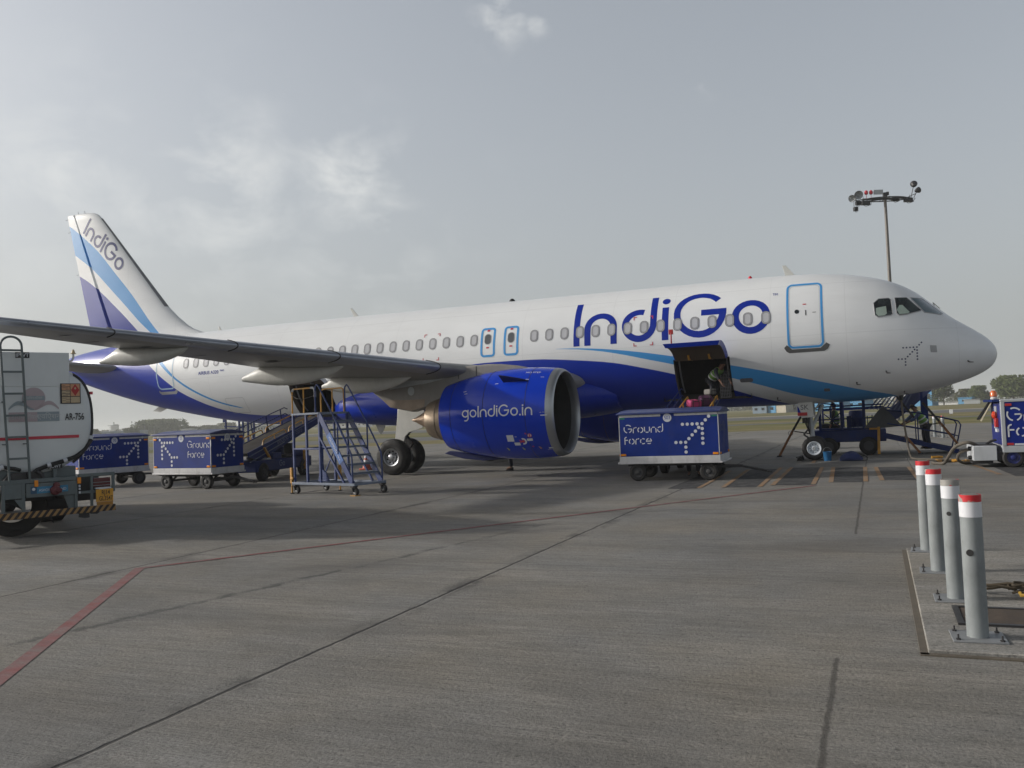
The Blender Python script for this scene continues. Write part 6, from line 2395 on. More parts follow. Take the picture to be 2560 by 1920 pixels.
word(mb, 'IPWT', lambda a, b: Vector((0.04 + a, 0.173, 3.052 + b)), 0.088, 0.95, bold=0.01)
mb.build('board_lettering', m_num, ip)
mb = MB()
mb.span((0.61, 0.177, 2.255), (0.935, 0.184, 2.605))
pc = mb.build('hazard_board', m_black, tk)
mb = MB()
m_plc = paint('placard_tan', (0.46, 0.36, 0.23), 0.6, var=0.06)
m_plo = paint('placard_orange', (0.52, 0.27, 0.15), 0.6, var=0.06)
F3 = TF(0.009)
for x0, x1, z0, z1, mi in ((0.635, 0.762, 2.550, 2.595, 1), (0.635, 0.762, 2.490, 2.542, 1), (0.635, 0.762, 2.430, 2.482, 0), (0.635, 0.762, 2.385, 2.422, 0), (0.772, 0.92, 2.385, 2.595, 1), (0.635, 0.762, 2.27, 2.373, 0), (0.772, 0.92, 2.27, 2.373, 0)):
    mb.add([F3(x0, z0), F3(x1, z0), F3(x1, z1), F3(x0, z1)], [(0, 1, 2, 3)], mi)
F4 = TF(0.012)
mb.add([F4(0.846, 2.388), F4(0.914, 2.49), F4(0.846, 2.592), F4(0.778, 2.49)], [(0, 1, 2, 3)], 2)
mb.add([TF(0.014)(0.846, 2.545), TF(0.014)(0.865, 2.515), TF(0.014)(0.846, 2.498), TF(0.014)(0.827, 2.515)], [(0, 1, 2, 3)], 0)
for k in range(14):
    x = 0.645 + 0.05 * (k % 2)
    z = 2.575 - 0.022 * k
    mb.add([F4(x, z), F4(x + 0.045 + 0.02 * ((k * 7) % 3), z), F4(x + 0.045 + 0.02 * ((k * 7) % 3), z - 0.007), F4(x, z - 0.007)], [(0, 1, 2, 3)], 3)
mb.build('hazard_placard', [m_plc, m_plo, m_red, paint('placard_ink', (0.12, 0.09, 0.07), 0.7)], pc)
mb = MB()
mb.tube([(0.77, 0.2, 2.99), (0.81, 0.2, 3.0), (0.835, 0.2, 3.05), (0.835, 0.2, 3.12)], 0.017, 8)
mb.build('vent_pipe', m_skirt, tk)
mb = MB()
mb.lathe([(0, 0.05), (0.006, 0.05), (0.012, 0.032), (0.05, 0.024), (0.075, 0.012), (0.08, 0)], (0.835, 0.2, 3.12), (0, 0, 1), 16)
mb.build('vent_cap', paint('brass_cap', (0.45, 0.35, 0.20), 0.5, var=0.15), tk)
# ladder
mb = MB()
top = []
for i in range(13):
    a = pi * i / 12
    top.append((-0.165 - 0.155 * cos(a), 0.0, 3.22 + 0.15 * sin(a)))
mb.tube([(-0.215, 0.03, 0.98), (-0.255, 0.01, 1.8), (-0.30, 0.0, 2.7)] + top + [(0.0, 0.0, 3.0), (0.03, 0.01, 2.3), (0.085, 0.03, 0.98)], 0.019, 8)
lad = mb.build('ladder', m_tgrey, tk)
for z in (3.145, 2.79, 2.43, 2.07, 1.715, 1.36):
    k = (3.15 - z) / 2.17
    xl, xr = -0.32 + 0.105 * k, -0.01 + 0.095 * k
    mb = MB()
    mb.beam((xl, 0.008, z), (xr, 0.008, z), 0.026, 0.034)
    mb.build('rung', m_tgrey, lad)
for z in (2.3, 1.6):
    mb = MB()
    mb.beam((-0.27, 0.01, z), (-0.27, 0.2, z), 0.02)
    mb.beam((0.035, 0.01, z), (0.035, 0.2, z), 0.02)
    mb.build('stay', m_tgrey, lad)
# under the tank: saddle, valves, frame
mb = MB()
mb.span((-0.38, 0.25, 1.00), (0.85, 5.9, 1.18))
mb.span((0.47, 0.16, 1.0), (0.53, 0.26, 1.20))
mb.build('tank_saddle', m_tgrey, tk, bev=0.01)
mb = MB()
mb.prism([(-0.30, 0.99), (0.25, 1.0), (0.22, 1.13), (-0.20, 1.12)], lambda a, b, t_: Vector((a, t_, b)), 0.10, 0.30)
mb.tube([(0.20, 0.1, 1.13), (0.27, 0.08, 1.08), (0.29, 0.08, 1.0)], 0.035, 8)
mb.cyl((0.10, 0.05, 1.09), (0.10, 0.14, 1.09), 0.05)
mb.build('drain_valve', m_dark, tk)
mb = MB()
word(mb, 'JCWT', lambda a, b: Vector((0.50 + a, 0.146, 1.17 + b)), 0.07, 0.95, bold=0.008)
mb2 = MB()
mb2.span((0.39, 0.150, 1.155), (0.61, 0.158, 1.255))
jb = mb2.build('name_board', m_black, tk)
mb.build('board_lettering', m_num, jb)
mb = MB()
mb.span((-1.05, 0.02, 0.945), (0.80, 0.10, 1.01))
for x in (-0.31, -0.015, 0.785):
    mb.span((x - 0.025, 0.02, 0.48), (x + 0.025, 0.08, 0.945))
mb.span((0.83, 0.02, 0.985), (1.42, 0.07, 1.04))
mb.span((0.83, 0.02, 0.70), (1.42, 0.07, 0.745))
mb.span((1.375, 0.02, 0.745), (1.42, 0.07, 0.985))
mb.span((1.02, 0.02, 0.48), (1.06, 0.07, 0.985))
mb.span((-0.31, 0.03, 0.70), (-0.02, 0.06, 0.945))
mb.prism([(-0.31, 0.69), (-0.155, 0.69), (-0.02, 0.49), (-0.02, 0.69)], lambda a, b, t_: Vector((a, t_, b)), 0.03, 0.06)
mb.prism([(0.60, 0.70), (0.78, 0.70), (0.78, 0.46), (0.68, 0.46)], lambda a, b, t_: Vector((a, t_, b)), 0.05, 0.08)
mb.build('rear_frame', m_tgrey, tk, bev=0.005)
mb = MB()
mb.span((0.02, 0.005, 0.705), (0.77, 0.03, 0.935))
bm_ = mb.build('maker_board', m_tgrey, tk, bev=0.004)
mb = MB()
mb.span((0.085, -0.002, 0.765), (0.175, 0.004, 0.885))
mb.build('maker_badge', paint('badge_navy', (0.02, 0.07, 0.14), 0.5), bm_)
mb = MB()
mb.span((0.178, -0.002, 0.765), (0.655, 0.004, 0.875))
mb.build('maker_strip', paint('strip_blue', (0.03, 0.19, 0.34), 0.5, dirt=0.2), bm_)
mb = MB()
word(mb, 'ASHOK LEYLAND', lambda a, b: Vector((0.415 + a, -0.005, 0.795 + b)), 0.062, 0.86)
disc(mb, 0.13, 0.84, 0.025, lambda a, b: Vector((a, -0.005, b)), 0, 14)
mb.build('maker_lettering', m_num, bm_)
mb = MB()
mb.lathe([(0, 0.07), (0.05, 0.085), (0.09, 0.07), (0.10, 0.0)], (0.445, -0.01, 0.80), (0, -1, 0), 16)
mb.lathe([(0, 0.05), (0.06, 0.05), (0.07, 0.0)], (0.47, -0.01, 0.885), (0, -1, 0), 14)
mb.cyl((0.44, -0.10, 0.80), (0.53, -0.11, 0.79), 0.035, n=10)
mb.build('air_coupling', paint('coupling_red', (0.10, 0.012, 0.018), 0.45, var=0.2), tk, bev=0.008)
for x in (0.17, 0.83):
    mb = MB()
    mb.span((x - 0.028, -0.02, 0.88), (x + 0.028, 0.015, 0.985))
    mb.build('reflector', m_amber, tk, bev=0.005)
mb = MB()
for z in (0.82, 0.77, 0.71):
    mb.span((0.825, -0.004, z), (0.852, 0.018, z + 0.035))
mb.build('white_sticker', m_num, tk)
for x0, x1 in ((1.07, 1.36), (-0.75, -0.35)):
    mb = MB()
    mb.span((x0, 0.06, 0.79), (x1, 0.14, 0.95))
    mb.build('tail_light', paint('tail_light_red', (0.10, 0.018, 0.022), 0.25, var=0.2), tk, bev=0.01)
    mb = MB()
    for z in (0.82, 0.875):
        mb.beam((x0 - 0.02, 0.04, z), (x1 + 0.03, 0.04, z), 0.008)
    mb.build('light_guard', m_grey, tk)
mb = MB()
mb.span((1.09, -0.03, 0.54), (1.375, -0.015, 0.755))
np_ = mb.build('number_plate', paint('plate_yellow', (0.60, 0.29, 0.02), 0.45, var=0.08, dirt=0.12), tk, bev=0.006)
mb = MB()
mb.span((1.10, -0.022, 0.455), (1.37, -0.012, 0.537))
mb.build('plate_flap', paint('flap_yellow', (0.36, 0.17, 0.02), 0.55, var=0.12), np_, bev=0.004)
mb = MB()
word(mb, 'RJ14', lambda a, b: Vector((1.25 + a, -0.033, 0.663 + b)), 0.105, 0.72, bold=0.012)
word(mb, 'GL3547', lambda a, b: Vector((1.25 + a, -0.033, 0.560 + b)), 0.105, 0.66, bold=0.012)
mb.build('plate_number', m_black, np_)
mb = MB()
mb.span((1.09, -0.03, 0.765), (1.34, 0.05, 0.785))
mb.build('plate_lamp', m_num, np_)
N = NT('hazard_stripes')
sv = N.op('FRACT', N.op('MULTIPLY', N.op('SUBTRACT', N.x, N.op('MULTIPLY', N.z, 0.75)), 1 / 0.105))
hz = N.ramp(sv, 0.47, 0.50)
hz2 = N.op('MULTIPLY', hz, N.ramp(sv, 0.97, 1.0, 1, 0))
wr = N.ramp(N.noise(7, 7, 0.75), 0.58, 0.72, 0, 0.55)
m_haz = N.done(N.mix(wr, N.mix(hz2, (0.30, 0.175, 0.065), (0.020, 0.015, 0.016)), (0.10, 0.075, 0.055)), 0.6, 0.4)
mb = MB()
mb.span((-1.08, -0.06, 0.375), (1.40, -0.02, 0.482))
mb.build('bumper', m_haz, tk, bev=0.006)
mb = MB()
mb.beam((0.28, 0.0, 0.365), (0.50, 0.0, 0.375), 0.03, 0.02)
mb.tube([(0.38, 0, 0.36), (0.40, 0, 0.30), (0.42, 0, 0.26)], 0.007, 5)
mb.prism([(0.83, 0.30), (0.92, 0.28), (0.99, 0.29), (0.98, 0.38), (0.84, 0.38)], lambda a, b, t_: Vector((a, t_, b)), 0.0, 0.08)
mb.prism([(1.0, 0.37), (1.10, 0.32), (1.20, 0.31), (1.30, 0.38)], lambda a, b, t_: Vector((a, t_, b)), 0.3, 0.34)
mb.build('under_run_fitting', m_dark, tk)
mb = MB()
for x in (-0.16, 0.66):
    mb.span((x - 0.05, 0.1, 0.62), (x + 0.05, 6.4, 0.90))
mb.span((-0.95, 0.4, 0.45), (-0.40, 2.2, 0.92))
mb.span((0.90, 0.5, 0.55), (1.30, 2.0, 0.97))
mb.span((0.1, 0.5, 0.62), (0.6, 1.6, 0.7))
mb.build('chassis', m_dark, tk, bev=0.01)
mb = MB()
mb.lathe([(-0.13, 0.30), (-0.14, 0.44), (-0.10, 0.52), (0.10, 0.52), (0.14, 0.44), (0.13, 0.30)], (0.02, 1.0, 0.53), (0.25, 1, 0), 40)
mb.build('spare_wheel', m_rubber, tk)
for y in (3.3, 7.0):
    for x, w in ((-0.82, 0.46 if y < 5 else 0.28), (1.20, 0.46 if y < 5 else 0.28)):
        mb = MB()
        mb.lathe([(-w / 2, 0.30), (-w / 2, 0.46), (-w * 0.38, 0.52), (w * 0.38, 0.52), (w / 2, 0.46), (w / 2, 0.30)], (x, y, 0.52), (1, 0, 0), 36)
        wh = mb.build('wheel', m_rubber, tk)
        mb = MB()
        mb.lathe([(-w * 0.45, 0.0), (-w * 0.45, 0.3), (w * 0.45, 0.3), (w * 0.45, 0.0)], (x, y, 0.52), (1, 0, 0), 24)
        mb.build('rim', m_grey, wh)
mb = MB()
mb.span((-0.98, 6.45, 0.62), (1.38, 8.2, 2.55))
cb = mb.build('cab', paint('cab_blue', (0.03, 0.10, 0.25), 0.35, coat=0.4, var=0.06), tk, bev=0.08)
mb = MB()
mb.span((-0.85, 8.19, 1.55), (1.25, 8.215, 2.35))
mb.span((1.37, 7.1, 1.6), (1.395, 7.9, 2.3))
mb.build('cab_window', m_glass, cb)

# ------------------------------------------------------------------ ground power unit
gp = thing('ground_power_unit', 'blue panelled ground power unit with amber beacon, cut off at the right edge', 'power unit', (-0.42, -4.67, 0))
m_gframe = paint('unit_grey', (0.38, 0.40, 0.42), 0.45, var=0.07, dirt=0.15)
WD = 1.95
mb = MB()
mb.span((0.0, 0.0, 0.37), (3.4, WD, 0.53))
mb.span((0.0, -0.01, 0.53), (0.085, 0.10, 1.62))
mb.span((0.0, -0.01, 1.60), (3.4, 0.10, 1.66))
mb.span((0.0, WD - 0.1, 0.53), (0.085, WD, 1.62))
mb.span((0.0, 0.1, 1.62), (3.4, WD, 1.665))
mb.build('frame', m_gframe, gp, bev=0.008)
mb = MB()
mb.span((0.09, 0.012, 0.535), (3.38, WD - 0.012, 1.60))
mb.build('side_panel', paint('unit_panel_blue', (0.003, 0.018, 0.19), 0.4, var=0.06, spec=0.25), gp)
mb = MB()
fn = plane_fn((0, 0.005, 0), (1, 0, 0), (0, 0, 1), 0.004)
logo(mb, 'Ground', lambda a, b: fn(0.115 + a, 1.125 + b), 0.24, 0.15, 0.11, 1.42, stencil=True)
logo(mb, 'Force', lambda a, b: fn(0.125 + a, 0.745 + b), 0.24, 0.15, 0.11, 1.42, stencil=True)
emblem(mb, lambda a, b: fn(2.0 + a, 0.80 + b), 0.13, 0.13, 0.045)
mb.build('lettering', m_num, gp)
for z0, z1 in ((1.50, 1.56), (0.545, 0.60)):
    mb = MB()
    mb.span((0.10, -0.006, z0), (0.24, 0.014, z1))
    mb.build('reflector', m_red, gp, bev=0.006)
mb = MB()
mb.span((0.26, -0.006, 0.545), (1.6, 0.014, 0.585))
mb.build('white_strip', m_num, gp)
mb = MB()
mb.span((-0.012, 0.11, 0.55), (0.03, 1.84, 1.58))
mb.build('end_panel', paint('unit_end_blue', (0.012, 0.022, 0.16), 0.4, var=0.15, dirt=0.2), gp, bev=0.01)
mb = MB()
mb.prism([(0.55, 1.50), (0.95, 1.50), (1.0, 1.0), (0.6, 1.15)], lambda a, b, t_: Vector((t_, a, b)), -0.035, -0.015)
mb.build('worn_patch', m_gframe, gp)
mb = MB()
mb.span((-0.16, 0.15, 1.605), (0.10, 2.05, 1.67))
mb.build('canopy', m_navy, gp, bev=0.01)
mb = MB()
mb.beam((-0.06, 1.55, 1.60), (-0.34, 1.62, 1.16), 0.40, 0.03)
mb.build('open_flap', m_black, gp)
mb = MB()
mb.beam((-0.04, 1.34, 1.60), (-0.30, 1.40, 1.12), 0.06, 0.03)
mb.build('flap_edge', paint('flap_cream', (0.55, 0.50, 0.36), 0.5), gp)
mb = MB()
mb.lathe([(0, 0.075), (0.03, 0.085), (0.07, 0.07)], (0.02, 1.35, 1.67), (0, 0, 1), 18)
mb.build('beacon_base', m_skirt, gp)
mb = MB()
mb.lathe([(0.07, 0.07), (0.09, 0.085), (0.18, 0.078), (0.225, 0.05), (0.235, 0)], (0.02, 1.35, 1.67), (0, 0, 1), 18)
mb.build('beacon', paint('beacon_amber', (0.65, 0.13, 0.02), 0.15, coat=0.8), gp)
mb = MB()
mb.lathe([(0, 0.075), (0.05, 0.10), (0.10, 0.085), (0.12, 0)], (-0.02, 0.62, 1.28), (-1, 0, 0), 18)
mb.build('red_lamp', paint('lamp_red_orange', (0.60, 0.06, 0.02), 0.2, coat=0.6), gp)
mb = MB()
mb.span((-0.08, 0.42, 0.98), (-0.012, 0.70, 1.20))
mb.build('tail_lamp', m_red, gp, bev=0.01)
mb = MB()
mb.span((-0.06, 0.75, 0.95), (-0.012, 0.90, 1.20))
mb.span((-0.05, 0.45, 0.86), (-0.012, 0.85, 0.94))
mb.build('lamp_bracket', m_num, gp)
mb = MB()
mb.span((-0.64, 0.05, 0.175), (-0.125, 1.75, 0.535))
mb.build('step_box', paint('step_box_white', (0.44, 0.46, 0.48), 0.5, var=0.06, dirt=0.15), gp, bev=0.012)
mb = MB()
mb.span((-0.60, 0.3, 0.535), (-0.10, 1.7, 0.56))
mb.tube([(-0.30, 0.6, 0.55), (-0.18, 0.62, 0.63), (-0.06, 0.6, 0.66)], 0.03, 8)
mb.build('step_mat', m_black, gp)
mb = MB()
for z in (0.47, 0.24):
    mb.cyl((-0.72, 0.5, z), (-0.64, 0.5, z), 0.045, n=12)
mb.build('buffer', m_black, gp)
mb = MB()
mb.span((-0.10, 0.12, 0.18), (3.3, WD - 0.12, 0.37))
mb.span((-0.66, 0.2, 0.10), (-0.2, 0.9, 0.175))
mb.build('under_frame', m_dark, gp)
wheel_set(gp, [(x, y, s) for x in (0.22, 2.7) for y, s in ((0.12, -1), (WD - 0.12, 1))], 0.24, 0.18, paint('hub_blue', (0.012, 0.02, 0.13), 0.5, dirt=0.3))

# the power cable: out of the unit, along the ground and up to the nose
m_cable = paint('cable_tan', (0.115, 0.10, 0.08), 0.85, var=0.25, dirt=0.3)
cbz = thing('power_cable', 'thick tan power cable from the unit to a socket under the aircraft nose', 'cable', (-1.5, -3.0, 0))


def smooth(pts, k=8):
    P = [Vector(p) for p in pts]
    P = [P[0]] + P + [P[-1]]
    out = []
    for i in range(1, len(P) - 2):
        for j in range(k):
            t = j / k
            a, b, c, d_ = P[i - 1], P[i], P[i + 1], P[i + 2]
            out.append(0.5 * ((2 * b) + (c - a) * t + (2 * a - 5 * b + 4 * c - d_) * t * t + (3 * b - 3 * c + d_ - a) * t ** 3))
    out.append(P[-2])
    return out


mb = MB()
mb.tube(smooth([(-0.9, -4.2, 0.52), (-1.15, -4.3, 0.62), (-1.42, -4.1, 0.50), (-1.58, -3.7, 0.20), (-1.66, -3.35, 0.05), (-1.9, -3.0, 0.045), (-1.7, -2.4, 0.05), (-1.3, -2.2, 0.045), (-1.5, -1.7, 0.045)]), 0.042, 10)
mb.tube(smooth([(-1.5, -1.7, 0.045), (-1.9, -1.5, 0.045), (-2.25, -1.2, 0.05), (-2.36, -0.8, 0.12), (-2.42, -0.4, 0.6), (-2.48, -0.05, 1.3), (-2.50, 0.0, 1.97)]), 0.030, 10)
mb.tube(smooth([(-1.05, -4.1, 0.45), (-1.3, -4.0, 0.36), (-1.35, -3.8, 0.18), (-1.2, -3.5, 0.06), (-1.0, -3.3, 0.045), (-0.8, -3.0, 0.045)]), 0.040, 8)
mb.build('cable', m_cable, cbz, W=True)
mb = MB()
mb.cyl((-2.50, 0.0, 1.76), (-2.50, 0.0, 1.98), 0.07, 0.06, n=12)
mb.build('plug', m_black, cbz, W=True)
for i, (x, y, rz, s_) in enumerate(((-1.80, -0.75, 0.3, 0.8), (-1.78, -2.55, 1.0, 0.9), (-1.46, -2.25, -0.3, 0.75), (-1.18, -2.75, 0.8, 0.7))):
    mb = MB()
    c_, sn = cos(rz), sin(rz)
    mb.cyl((x, y, 0.06 * s_), (x + 0.22 * c_ * s_, y + 0.22 * sn * s_, 0.06 * s_), 0.06 * s_, n=12)
    mb.cyl((x + 0.2 * c_ * s_, y + 0.2 * sn * s_, 0.06), (x + 0.38 * c_ * s_, y + 0.38 * sn * s_, 0.05), 0.04, n=10)
    tag(mb.build('cable_plug', paint('plug_yellow', (0.45, 0.22, 0.02), 0.5, var=0.15, dirt=0.2)),
        ['yellow plug lying alone on the apron, farthest from the power unit', 'yellow plug at the foot of the cable loop, left of the hanging hose', 'yellow plug just behind the hanging cable loop', 'yellow plug nearest the power unit, half under the cable'][i], 'plug', 'yellow plugs on the apron')

# ------------------------------------------------------------------ boarding ramp beyond the nose
rp = thing('boarding_ramp', 'dark blue zigzag boarding ramp with orange props behind the nose gear', 'boarding ramp', (-3.2, 2.9, 0))
mb = MB()
mb.span((-5.25, 2.25, 0.44), (-2.95, 4.2, 0.84))
mb.span((-5.0, 2.4, 0.84), (-3.1, 4.0, 0.90))
mb.build('chassis', m_navy, rp, bev=0.03, W=True)
mb = MB()
for x in (-4.98, -4.30, -3.60):
    for y in (2.3, 4.1):
        mb.beam((x, y, 0.84), (x, y, 2.5), 0.09 if y < 3 else 0.06)
for z in (1.20, 1.55, 1.63):
    mb.beam((-5.1, 2.3, z), (-3.0, 2.3, z + 0.03), 0.045)
mb.beam((-5.1, 4.1, 1.50), (-2.4, 4.1, 1.53), 0.05)
mb.beam((-4.85, 2.3, 1.40), (-4.30, 2.3, 0.9), 0.03)
mb.beam((-4.30, 2.3, 1.45), (-4.70, 2.3, 1.10), 0.03)
for k in range(7):
    mb.beam((-3.95 + 0.15 * k, 2.32, 0.9), (-3.95 + 0.15 * k, 2.32, 1.2 + 0.03 * k), 0.025)
mb.build('post_frame', m_navy, rp, W=True)
mb = MB()
mb.prism([(-3.02, 1.62), (-3.62, 0.88), (-3.0, 0.88), (-2.45, 0.92)], lambda a, b, t_: Vector((a, t_, b)), 2.24, 2.29)
mb.prism([(-3.0, 1.58), (-2.98, 0.90), (-2.5, 0.95)], lambda a, b, t_: Vector((a, t_, b)), 2.20, 2.235)
mb.build('side_plate', paint('plate_dull', (0.075, 0.08, 0.085), 0.6, var=0.2, dirt=0.2), rp, W=True)
mb = MB()
for y in (2.2, 3.5):
    mb.beam((-3.05, y, 0.62), (-0.85, y, 0.06), 0.05, 0.14)
mb.prism([(-3.05, 0.60), (-0.80, 0.03), (-0.80, 0.06), (-3.05, 0.64)], lambda a, b, t_: Vector((a, t_, b)), 2.2, 3.5)
mb.build('lower_flight', m_navy, rp, W=True)
mb = MB()
for y in (2.2, 3.5):
    dx = 0.0 if y < 3 else -0.02
    mb.tube([(-2.9 + dx, y, 1.46), (-1.97 + dx, y, 1.33), (-1.0 + dx, y, 1.08), (-0.82 + dx, y, 1.02), (-0.76 + dx, y, 0.90), (-0.80 + dx, y, 0.70), (-0.93 + dx, y, 0.16)], 0.022, 8)
    mb.tube([(-2.9 + dx, y, 1.02), (-1.9 + dx, y, 0.80), (-0.86 + dx, y, 0.56)], 0.018, 8)
    mb.tube([(-2.0 + dx, y, 1.33), (-2.0 + dx, y, 0.4)], 0.018, 8)
mb.build('lower_rail', m_navy, rp, W=True)
# the upper flights climb away behind the fuselage
m_slat = paint('flight_slat', (0.13, 0.155, 0.26), 0.5, var=0.15, dirt=0.2)
for y in (3.55, 4.9):
    mb = MB()
    mb.prism([(-3.10, 1.18), (-1.45, 2.62), (-1.45, 2.05), (-2.40, 1.25), (-2.85, 0.95)], lambda a, b, t_: Vector((a, t_, b)), y, y + 0.05)
    mb.build('upper_flight_side', paint('flight_side_blue', (0.055, 0.07, 0.17), 0.5, var=0.15, dirt=0.2), rp, W=True)
mb = MB()
for k in range(9):
    u = k / 8
    a, b = Vector((-3.05 + 1.05 * u - 0.4, 3.52, 1.50 - 0.10 * u)), Vector((-2.05 + 0.62 * u - 0.4, 3.52, 2.62 - 0.2 * u))
    mb.beam(a, b, 0.03, 0.045)
mb.build('flight_slats', m_slat, rp, W=True)
mb = MB()
mb.prism([(-4.2, 2.35), (-1.5, 2.05), (-1.5, 2.13), (-4.2, 2.43)], lambda a, b, t_: Vector((a, t_, b)), 3.7, 4.9)
mb.beam((-1.80, 3.3, 0.5), (-1.80, 3.3, 2.2), 0.08)
mb.beam((-1.62, 4.9, 0.1), (-1.62, 4.9, 2.4), 0.16)
mb.build('landing', m_navy, rp, W=True)
mb = MB()
mb.beam((-1.83, 2.15, 1.66), (-1.35, 2.15, 1.0), 0.07)
mb.beam((-2.62, 2.1, 1.95), (-2.10, 2.1, 1.18), 0.06)
mb.beam((-5.52, 1.95, 1.42), (-5.86, 1.95, 0.86), 0.07)
mb.build('prop_upper', m_dark, rp, W=True)
for a, b in (((-1.38, 2.15, 1.04), (-0.88, 2.15, 0.30)), ((-2.40, 1.9, 0.62), (-1.98, 1.9, 0.04)), ((-5.84, 1.95, 0.90), (-6.32, 1.95, 0.04))):
    mb = MB()
    mb.beam(a, b, 0.075)
    o_ = mb.build('prop_leg', paint('rusty_orange', (0.24, 0.095, 0.030), 0.6, var=0.25, scale=6, dirt=0.3), rp, bev=0.006, W=True)
    mb = MB()
    mb.lathe([(-0.008, 0.07), (0, 0.082), (0.008, 0.07)], Vector(a) + Vector((0.08 if a[0] > -2 else -0.08, -0.05, -0.1)), (0, 1, 0), 18)
    mb.box(Vector(b) + Vector((0, 0, -0.01)), (0.16, 0.16, 0.04))
    mb.build('prop_foot', m_dark, o_, W=True)
mb = MB()
mb.beam((-5.80, 1.95, 0.86), (-5.25, 2.2, 0.74), 0.035)
mb.beam((-1.85, 2.2, 0.90), (-1.35, 2.15, 0.99), 0.035)
mb.build('prop_tie', m_dark, rp, W=True)
mb = MB()
mb.beam((-3.17, 2.1, 0.92), (-3.20, 2.1, 0.03), 0.085)
mb.beam((-3.45, 2.2, 0.86), (-3.15, 2.1, 0.86), 0.06)
mb.build('jack', m_yellow, rp, W=True)
for x in (-3.50, -4.75):
    for y in (2.3, 4.1):
        mb = MB()
        mb.lathe([(-0.10, 0.16), (-0.11, 0.26), (-0.07, 0.30), (0.07, 0.30), (0.11, 0.26), (0.10, 0.16)], (x, y, 0.30), (0, 1, 0), 28)
        wh = mb.build('wheel', m_rubber, rp, W=True)
        mb = MB()
        mb.lathe([(-0.09, 0.0), (-0.09, 0.16), (0.09, 0.16), (0.09, 0.0)], (x, y, 0.30), (0, 1, 0), 18)
        mb.build('hub', m_hub, wh, W=True)
mb = MB()
mb.lathe([(0, 0.20), (0.06, 0.24), (0.5, 0.24), (0.56, 0.20), (0.56, 0)], (-3.85, 2.9, 0.92), (0, 0, 1), 20)
mb.span((-4.15, 2.5, 0.9), (-4.0, 2.8, 1.3))
mb.build('engine_drum', m_navy, rp, W=True)
mb = MB()
mb.tube([(-4.65, 2.5, 1.62), (-4.65, 2.5, 1.25)], 0.03, 8)
mb.lathe([(-0.02, 0.26), (0.0, 0.28), (0.02, 0.26)], (-4.62, 2.5, 1.72), (0.15, 0, 1), 22)
mb.build('steering_wheel', m_navy, rp, W=True)

# another ramp, on the far side of the tail
rp2 = thing('boarding_ramp', 'posts of a second boarding ramp showing below the rear fuselage', 'boarding ramp', (-31.2, 4.5, 0))
mb = MB()
mb.span((-32.4, 4.4, 0.45), (-30.2, 6.4, 0.85))
mb.build('chassis', m_navy, rp2, bev=0.02, W=True)
for x, br in ((-32.1, 1), (-31.3, 1), (-31.08, 0), (-30.78, 0), (-30.43, 1)):
    mb = MB()
    mb.beam((x, 4.5, 0.84), (x, 4.5, 3.2), 0.07)
    if br:
        mb.box((x + (-0.10 if x < -32 else 0.10), 4.5, 2.12), (0.12, 0.06, 0.16))
        mb.box((x + (-0.14 if x < -32 else 0.14), 4.5, 2.2), (0.03, 0.05, 0.2))
    mb.build('post', m_navy, rp2, W=True)
mb = MB()
mb.beam((-32.2, 4.5, 1.85), (-31.0, 4.5, 1.78), 0.05)
mb.prism([(-32.2, 3.15), (-28.0, 3.15), (-28.0, 3.2), (-32.2, 3.2)], lambda a, b, t_: Vector((a, t_, b)), 4.4, 6.2)
mb.build('landing', m_navy, rp2, W=True)
for x in (-31.9, -30.6):
    mb = MB()
    mb.lathe([(-0.10, 0.0), (-0.10, 0.26), (-0.06, 0.30), (0.06, 0.30), (0.10, 0.26), (0.10, 0.0)], (x, 4.6, 0.30), (0, 1, 0), 24)
    mb.build('wheel', m_rubber, rp2, W=True)

# ------------------------------------------------------------------ small things by the nose wheel
t = thing('bucket', 'blue plastic bucket beside the nose wheel', 'bucket', (-4.66, -0.62, 0))
mb = MB()
mb.lathe([(0.0, 0.0), (0.0, 0.105), (0.26, 0.125), (0.27, 0.132), (0.28, 0.125), (0.27, 0.118), (0.02, 0.098), (0.02, 0)], (0, 0, 0), (0, 0, 1), 24)
mb.build('body', paint('bucket_blue', (0.02, 0.13, 0.30), 0.4, var=0.1), t)
mb = MB()
mb.tube([(0.128 * cos(a), 0, 0.26 + 0.15 * sin(a)) for a in [pi * i / 12 for i in range(13)]], 0.006, 6)
mb.build('handle', m_grey, t)
t = thing('kit_bag', 'slumped dark blue bag on the apron right of the bucket', 'bag', (-3.97, -0.75, 0), 0.1)
mb = MB()
rings = []
for i in range(11):
    u = i / 10
    w = 0.03 + 0.34 * sin(pi * u) ** 0.6
    hh = 0.02 + 0.27 * sin(pi * (u * 0.9 + 0.06)) ** 0.8
    rings.append([(-0.34 + 0.66 * u, 0.62 * w * cos(a), max(0.0, hh * (0.35 + 0.65 * sin(a)) + 0.015 * sin(5 * a + i))) for a in [2 * pi * k / 18 for k in range(18)]])
mb.loft(rings, True, True)
mb.build('body', paint('bag_navy', (0.018, 0.03, 0.11), 0.8, var=0.3), t, sharp=70)
mb = MB()
mb.tube([(0.25, -0.05, 0.12), (0.36, -0.08, 0.15), (0.45, -0.08, 0.08), (0.42, -0.1, 0.02), (0.30, -0.1, 0.015)], 0.015, 6)
mb.build('strap', m_black, t)
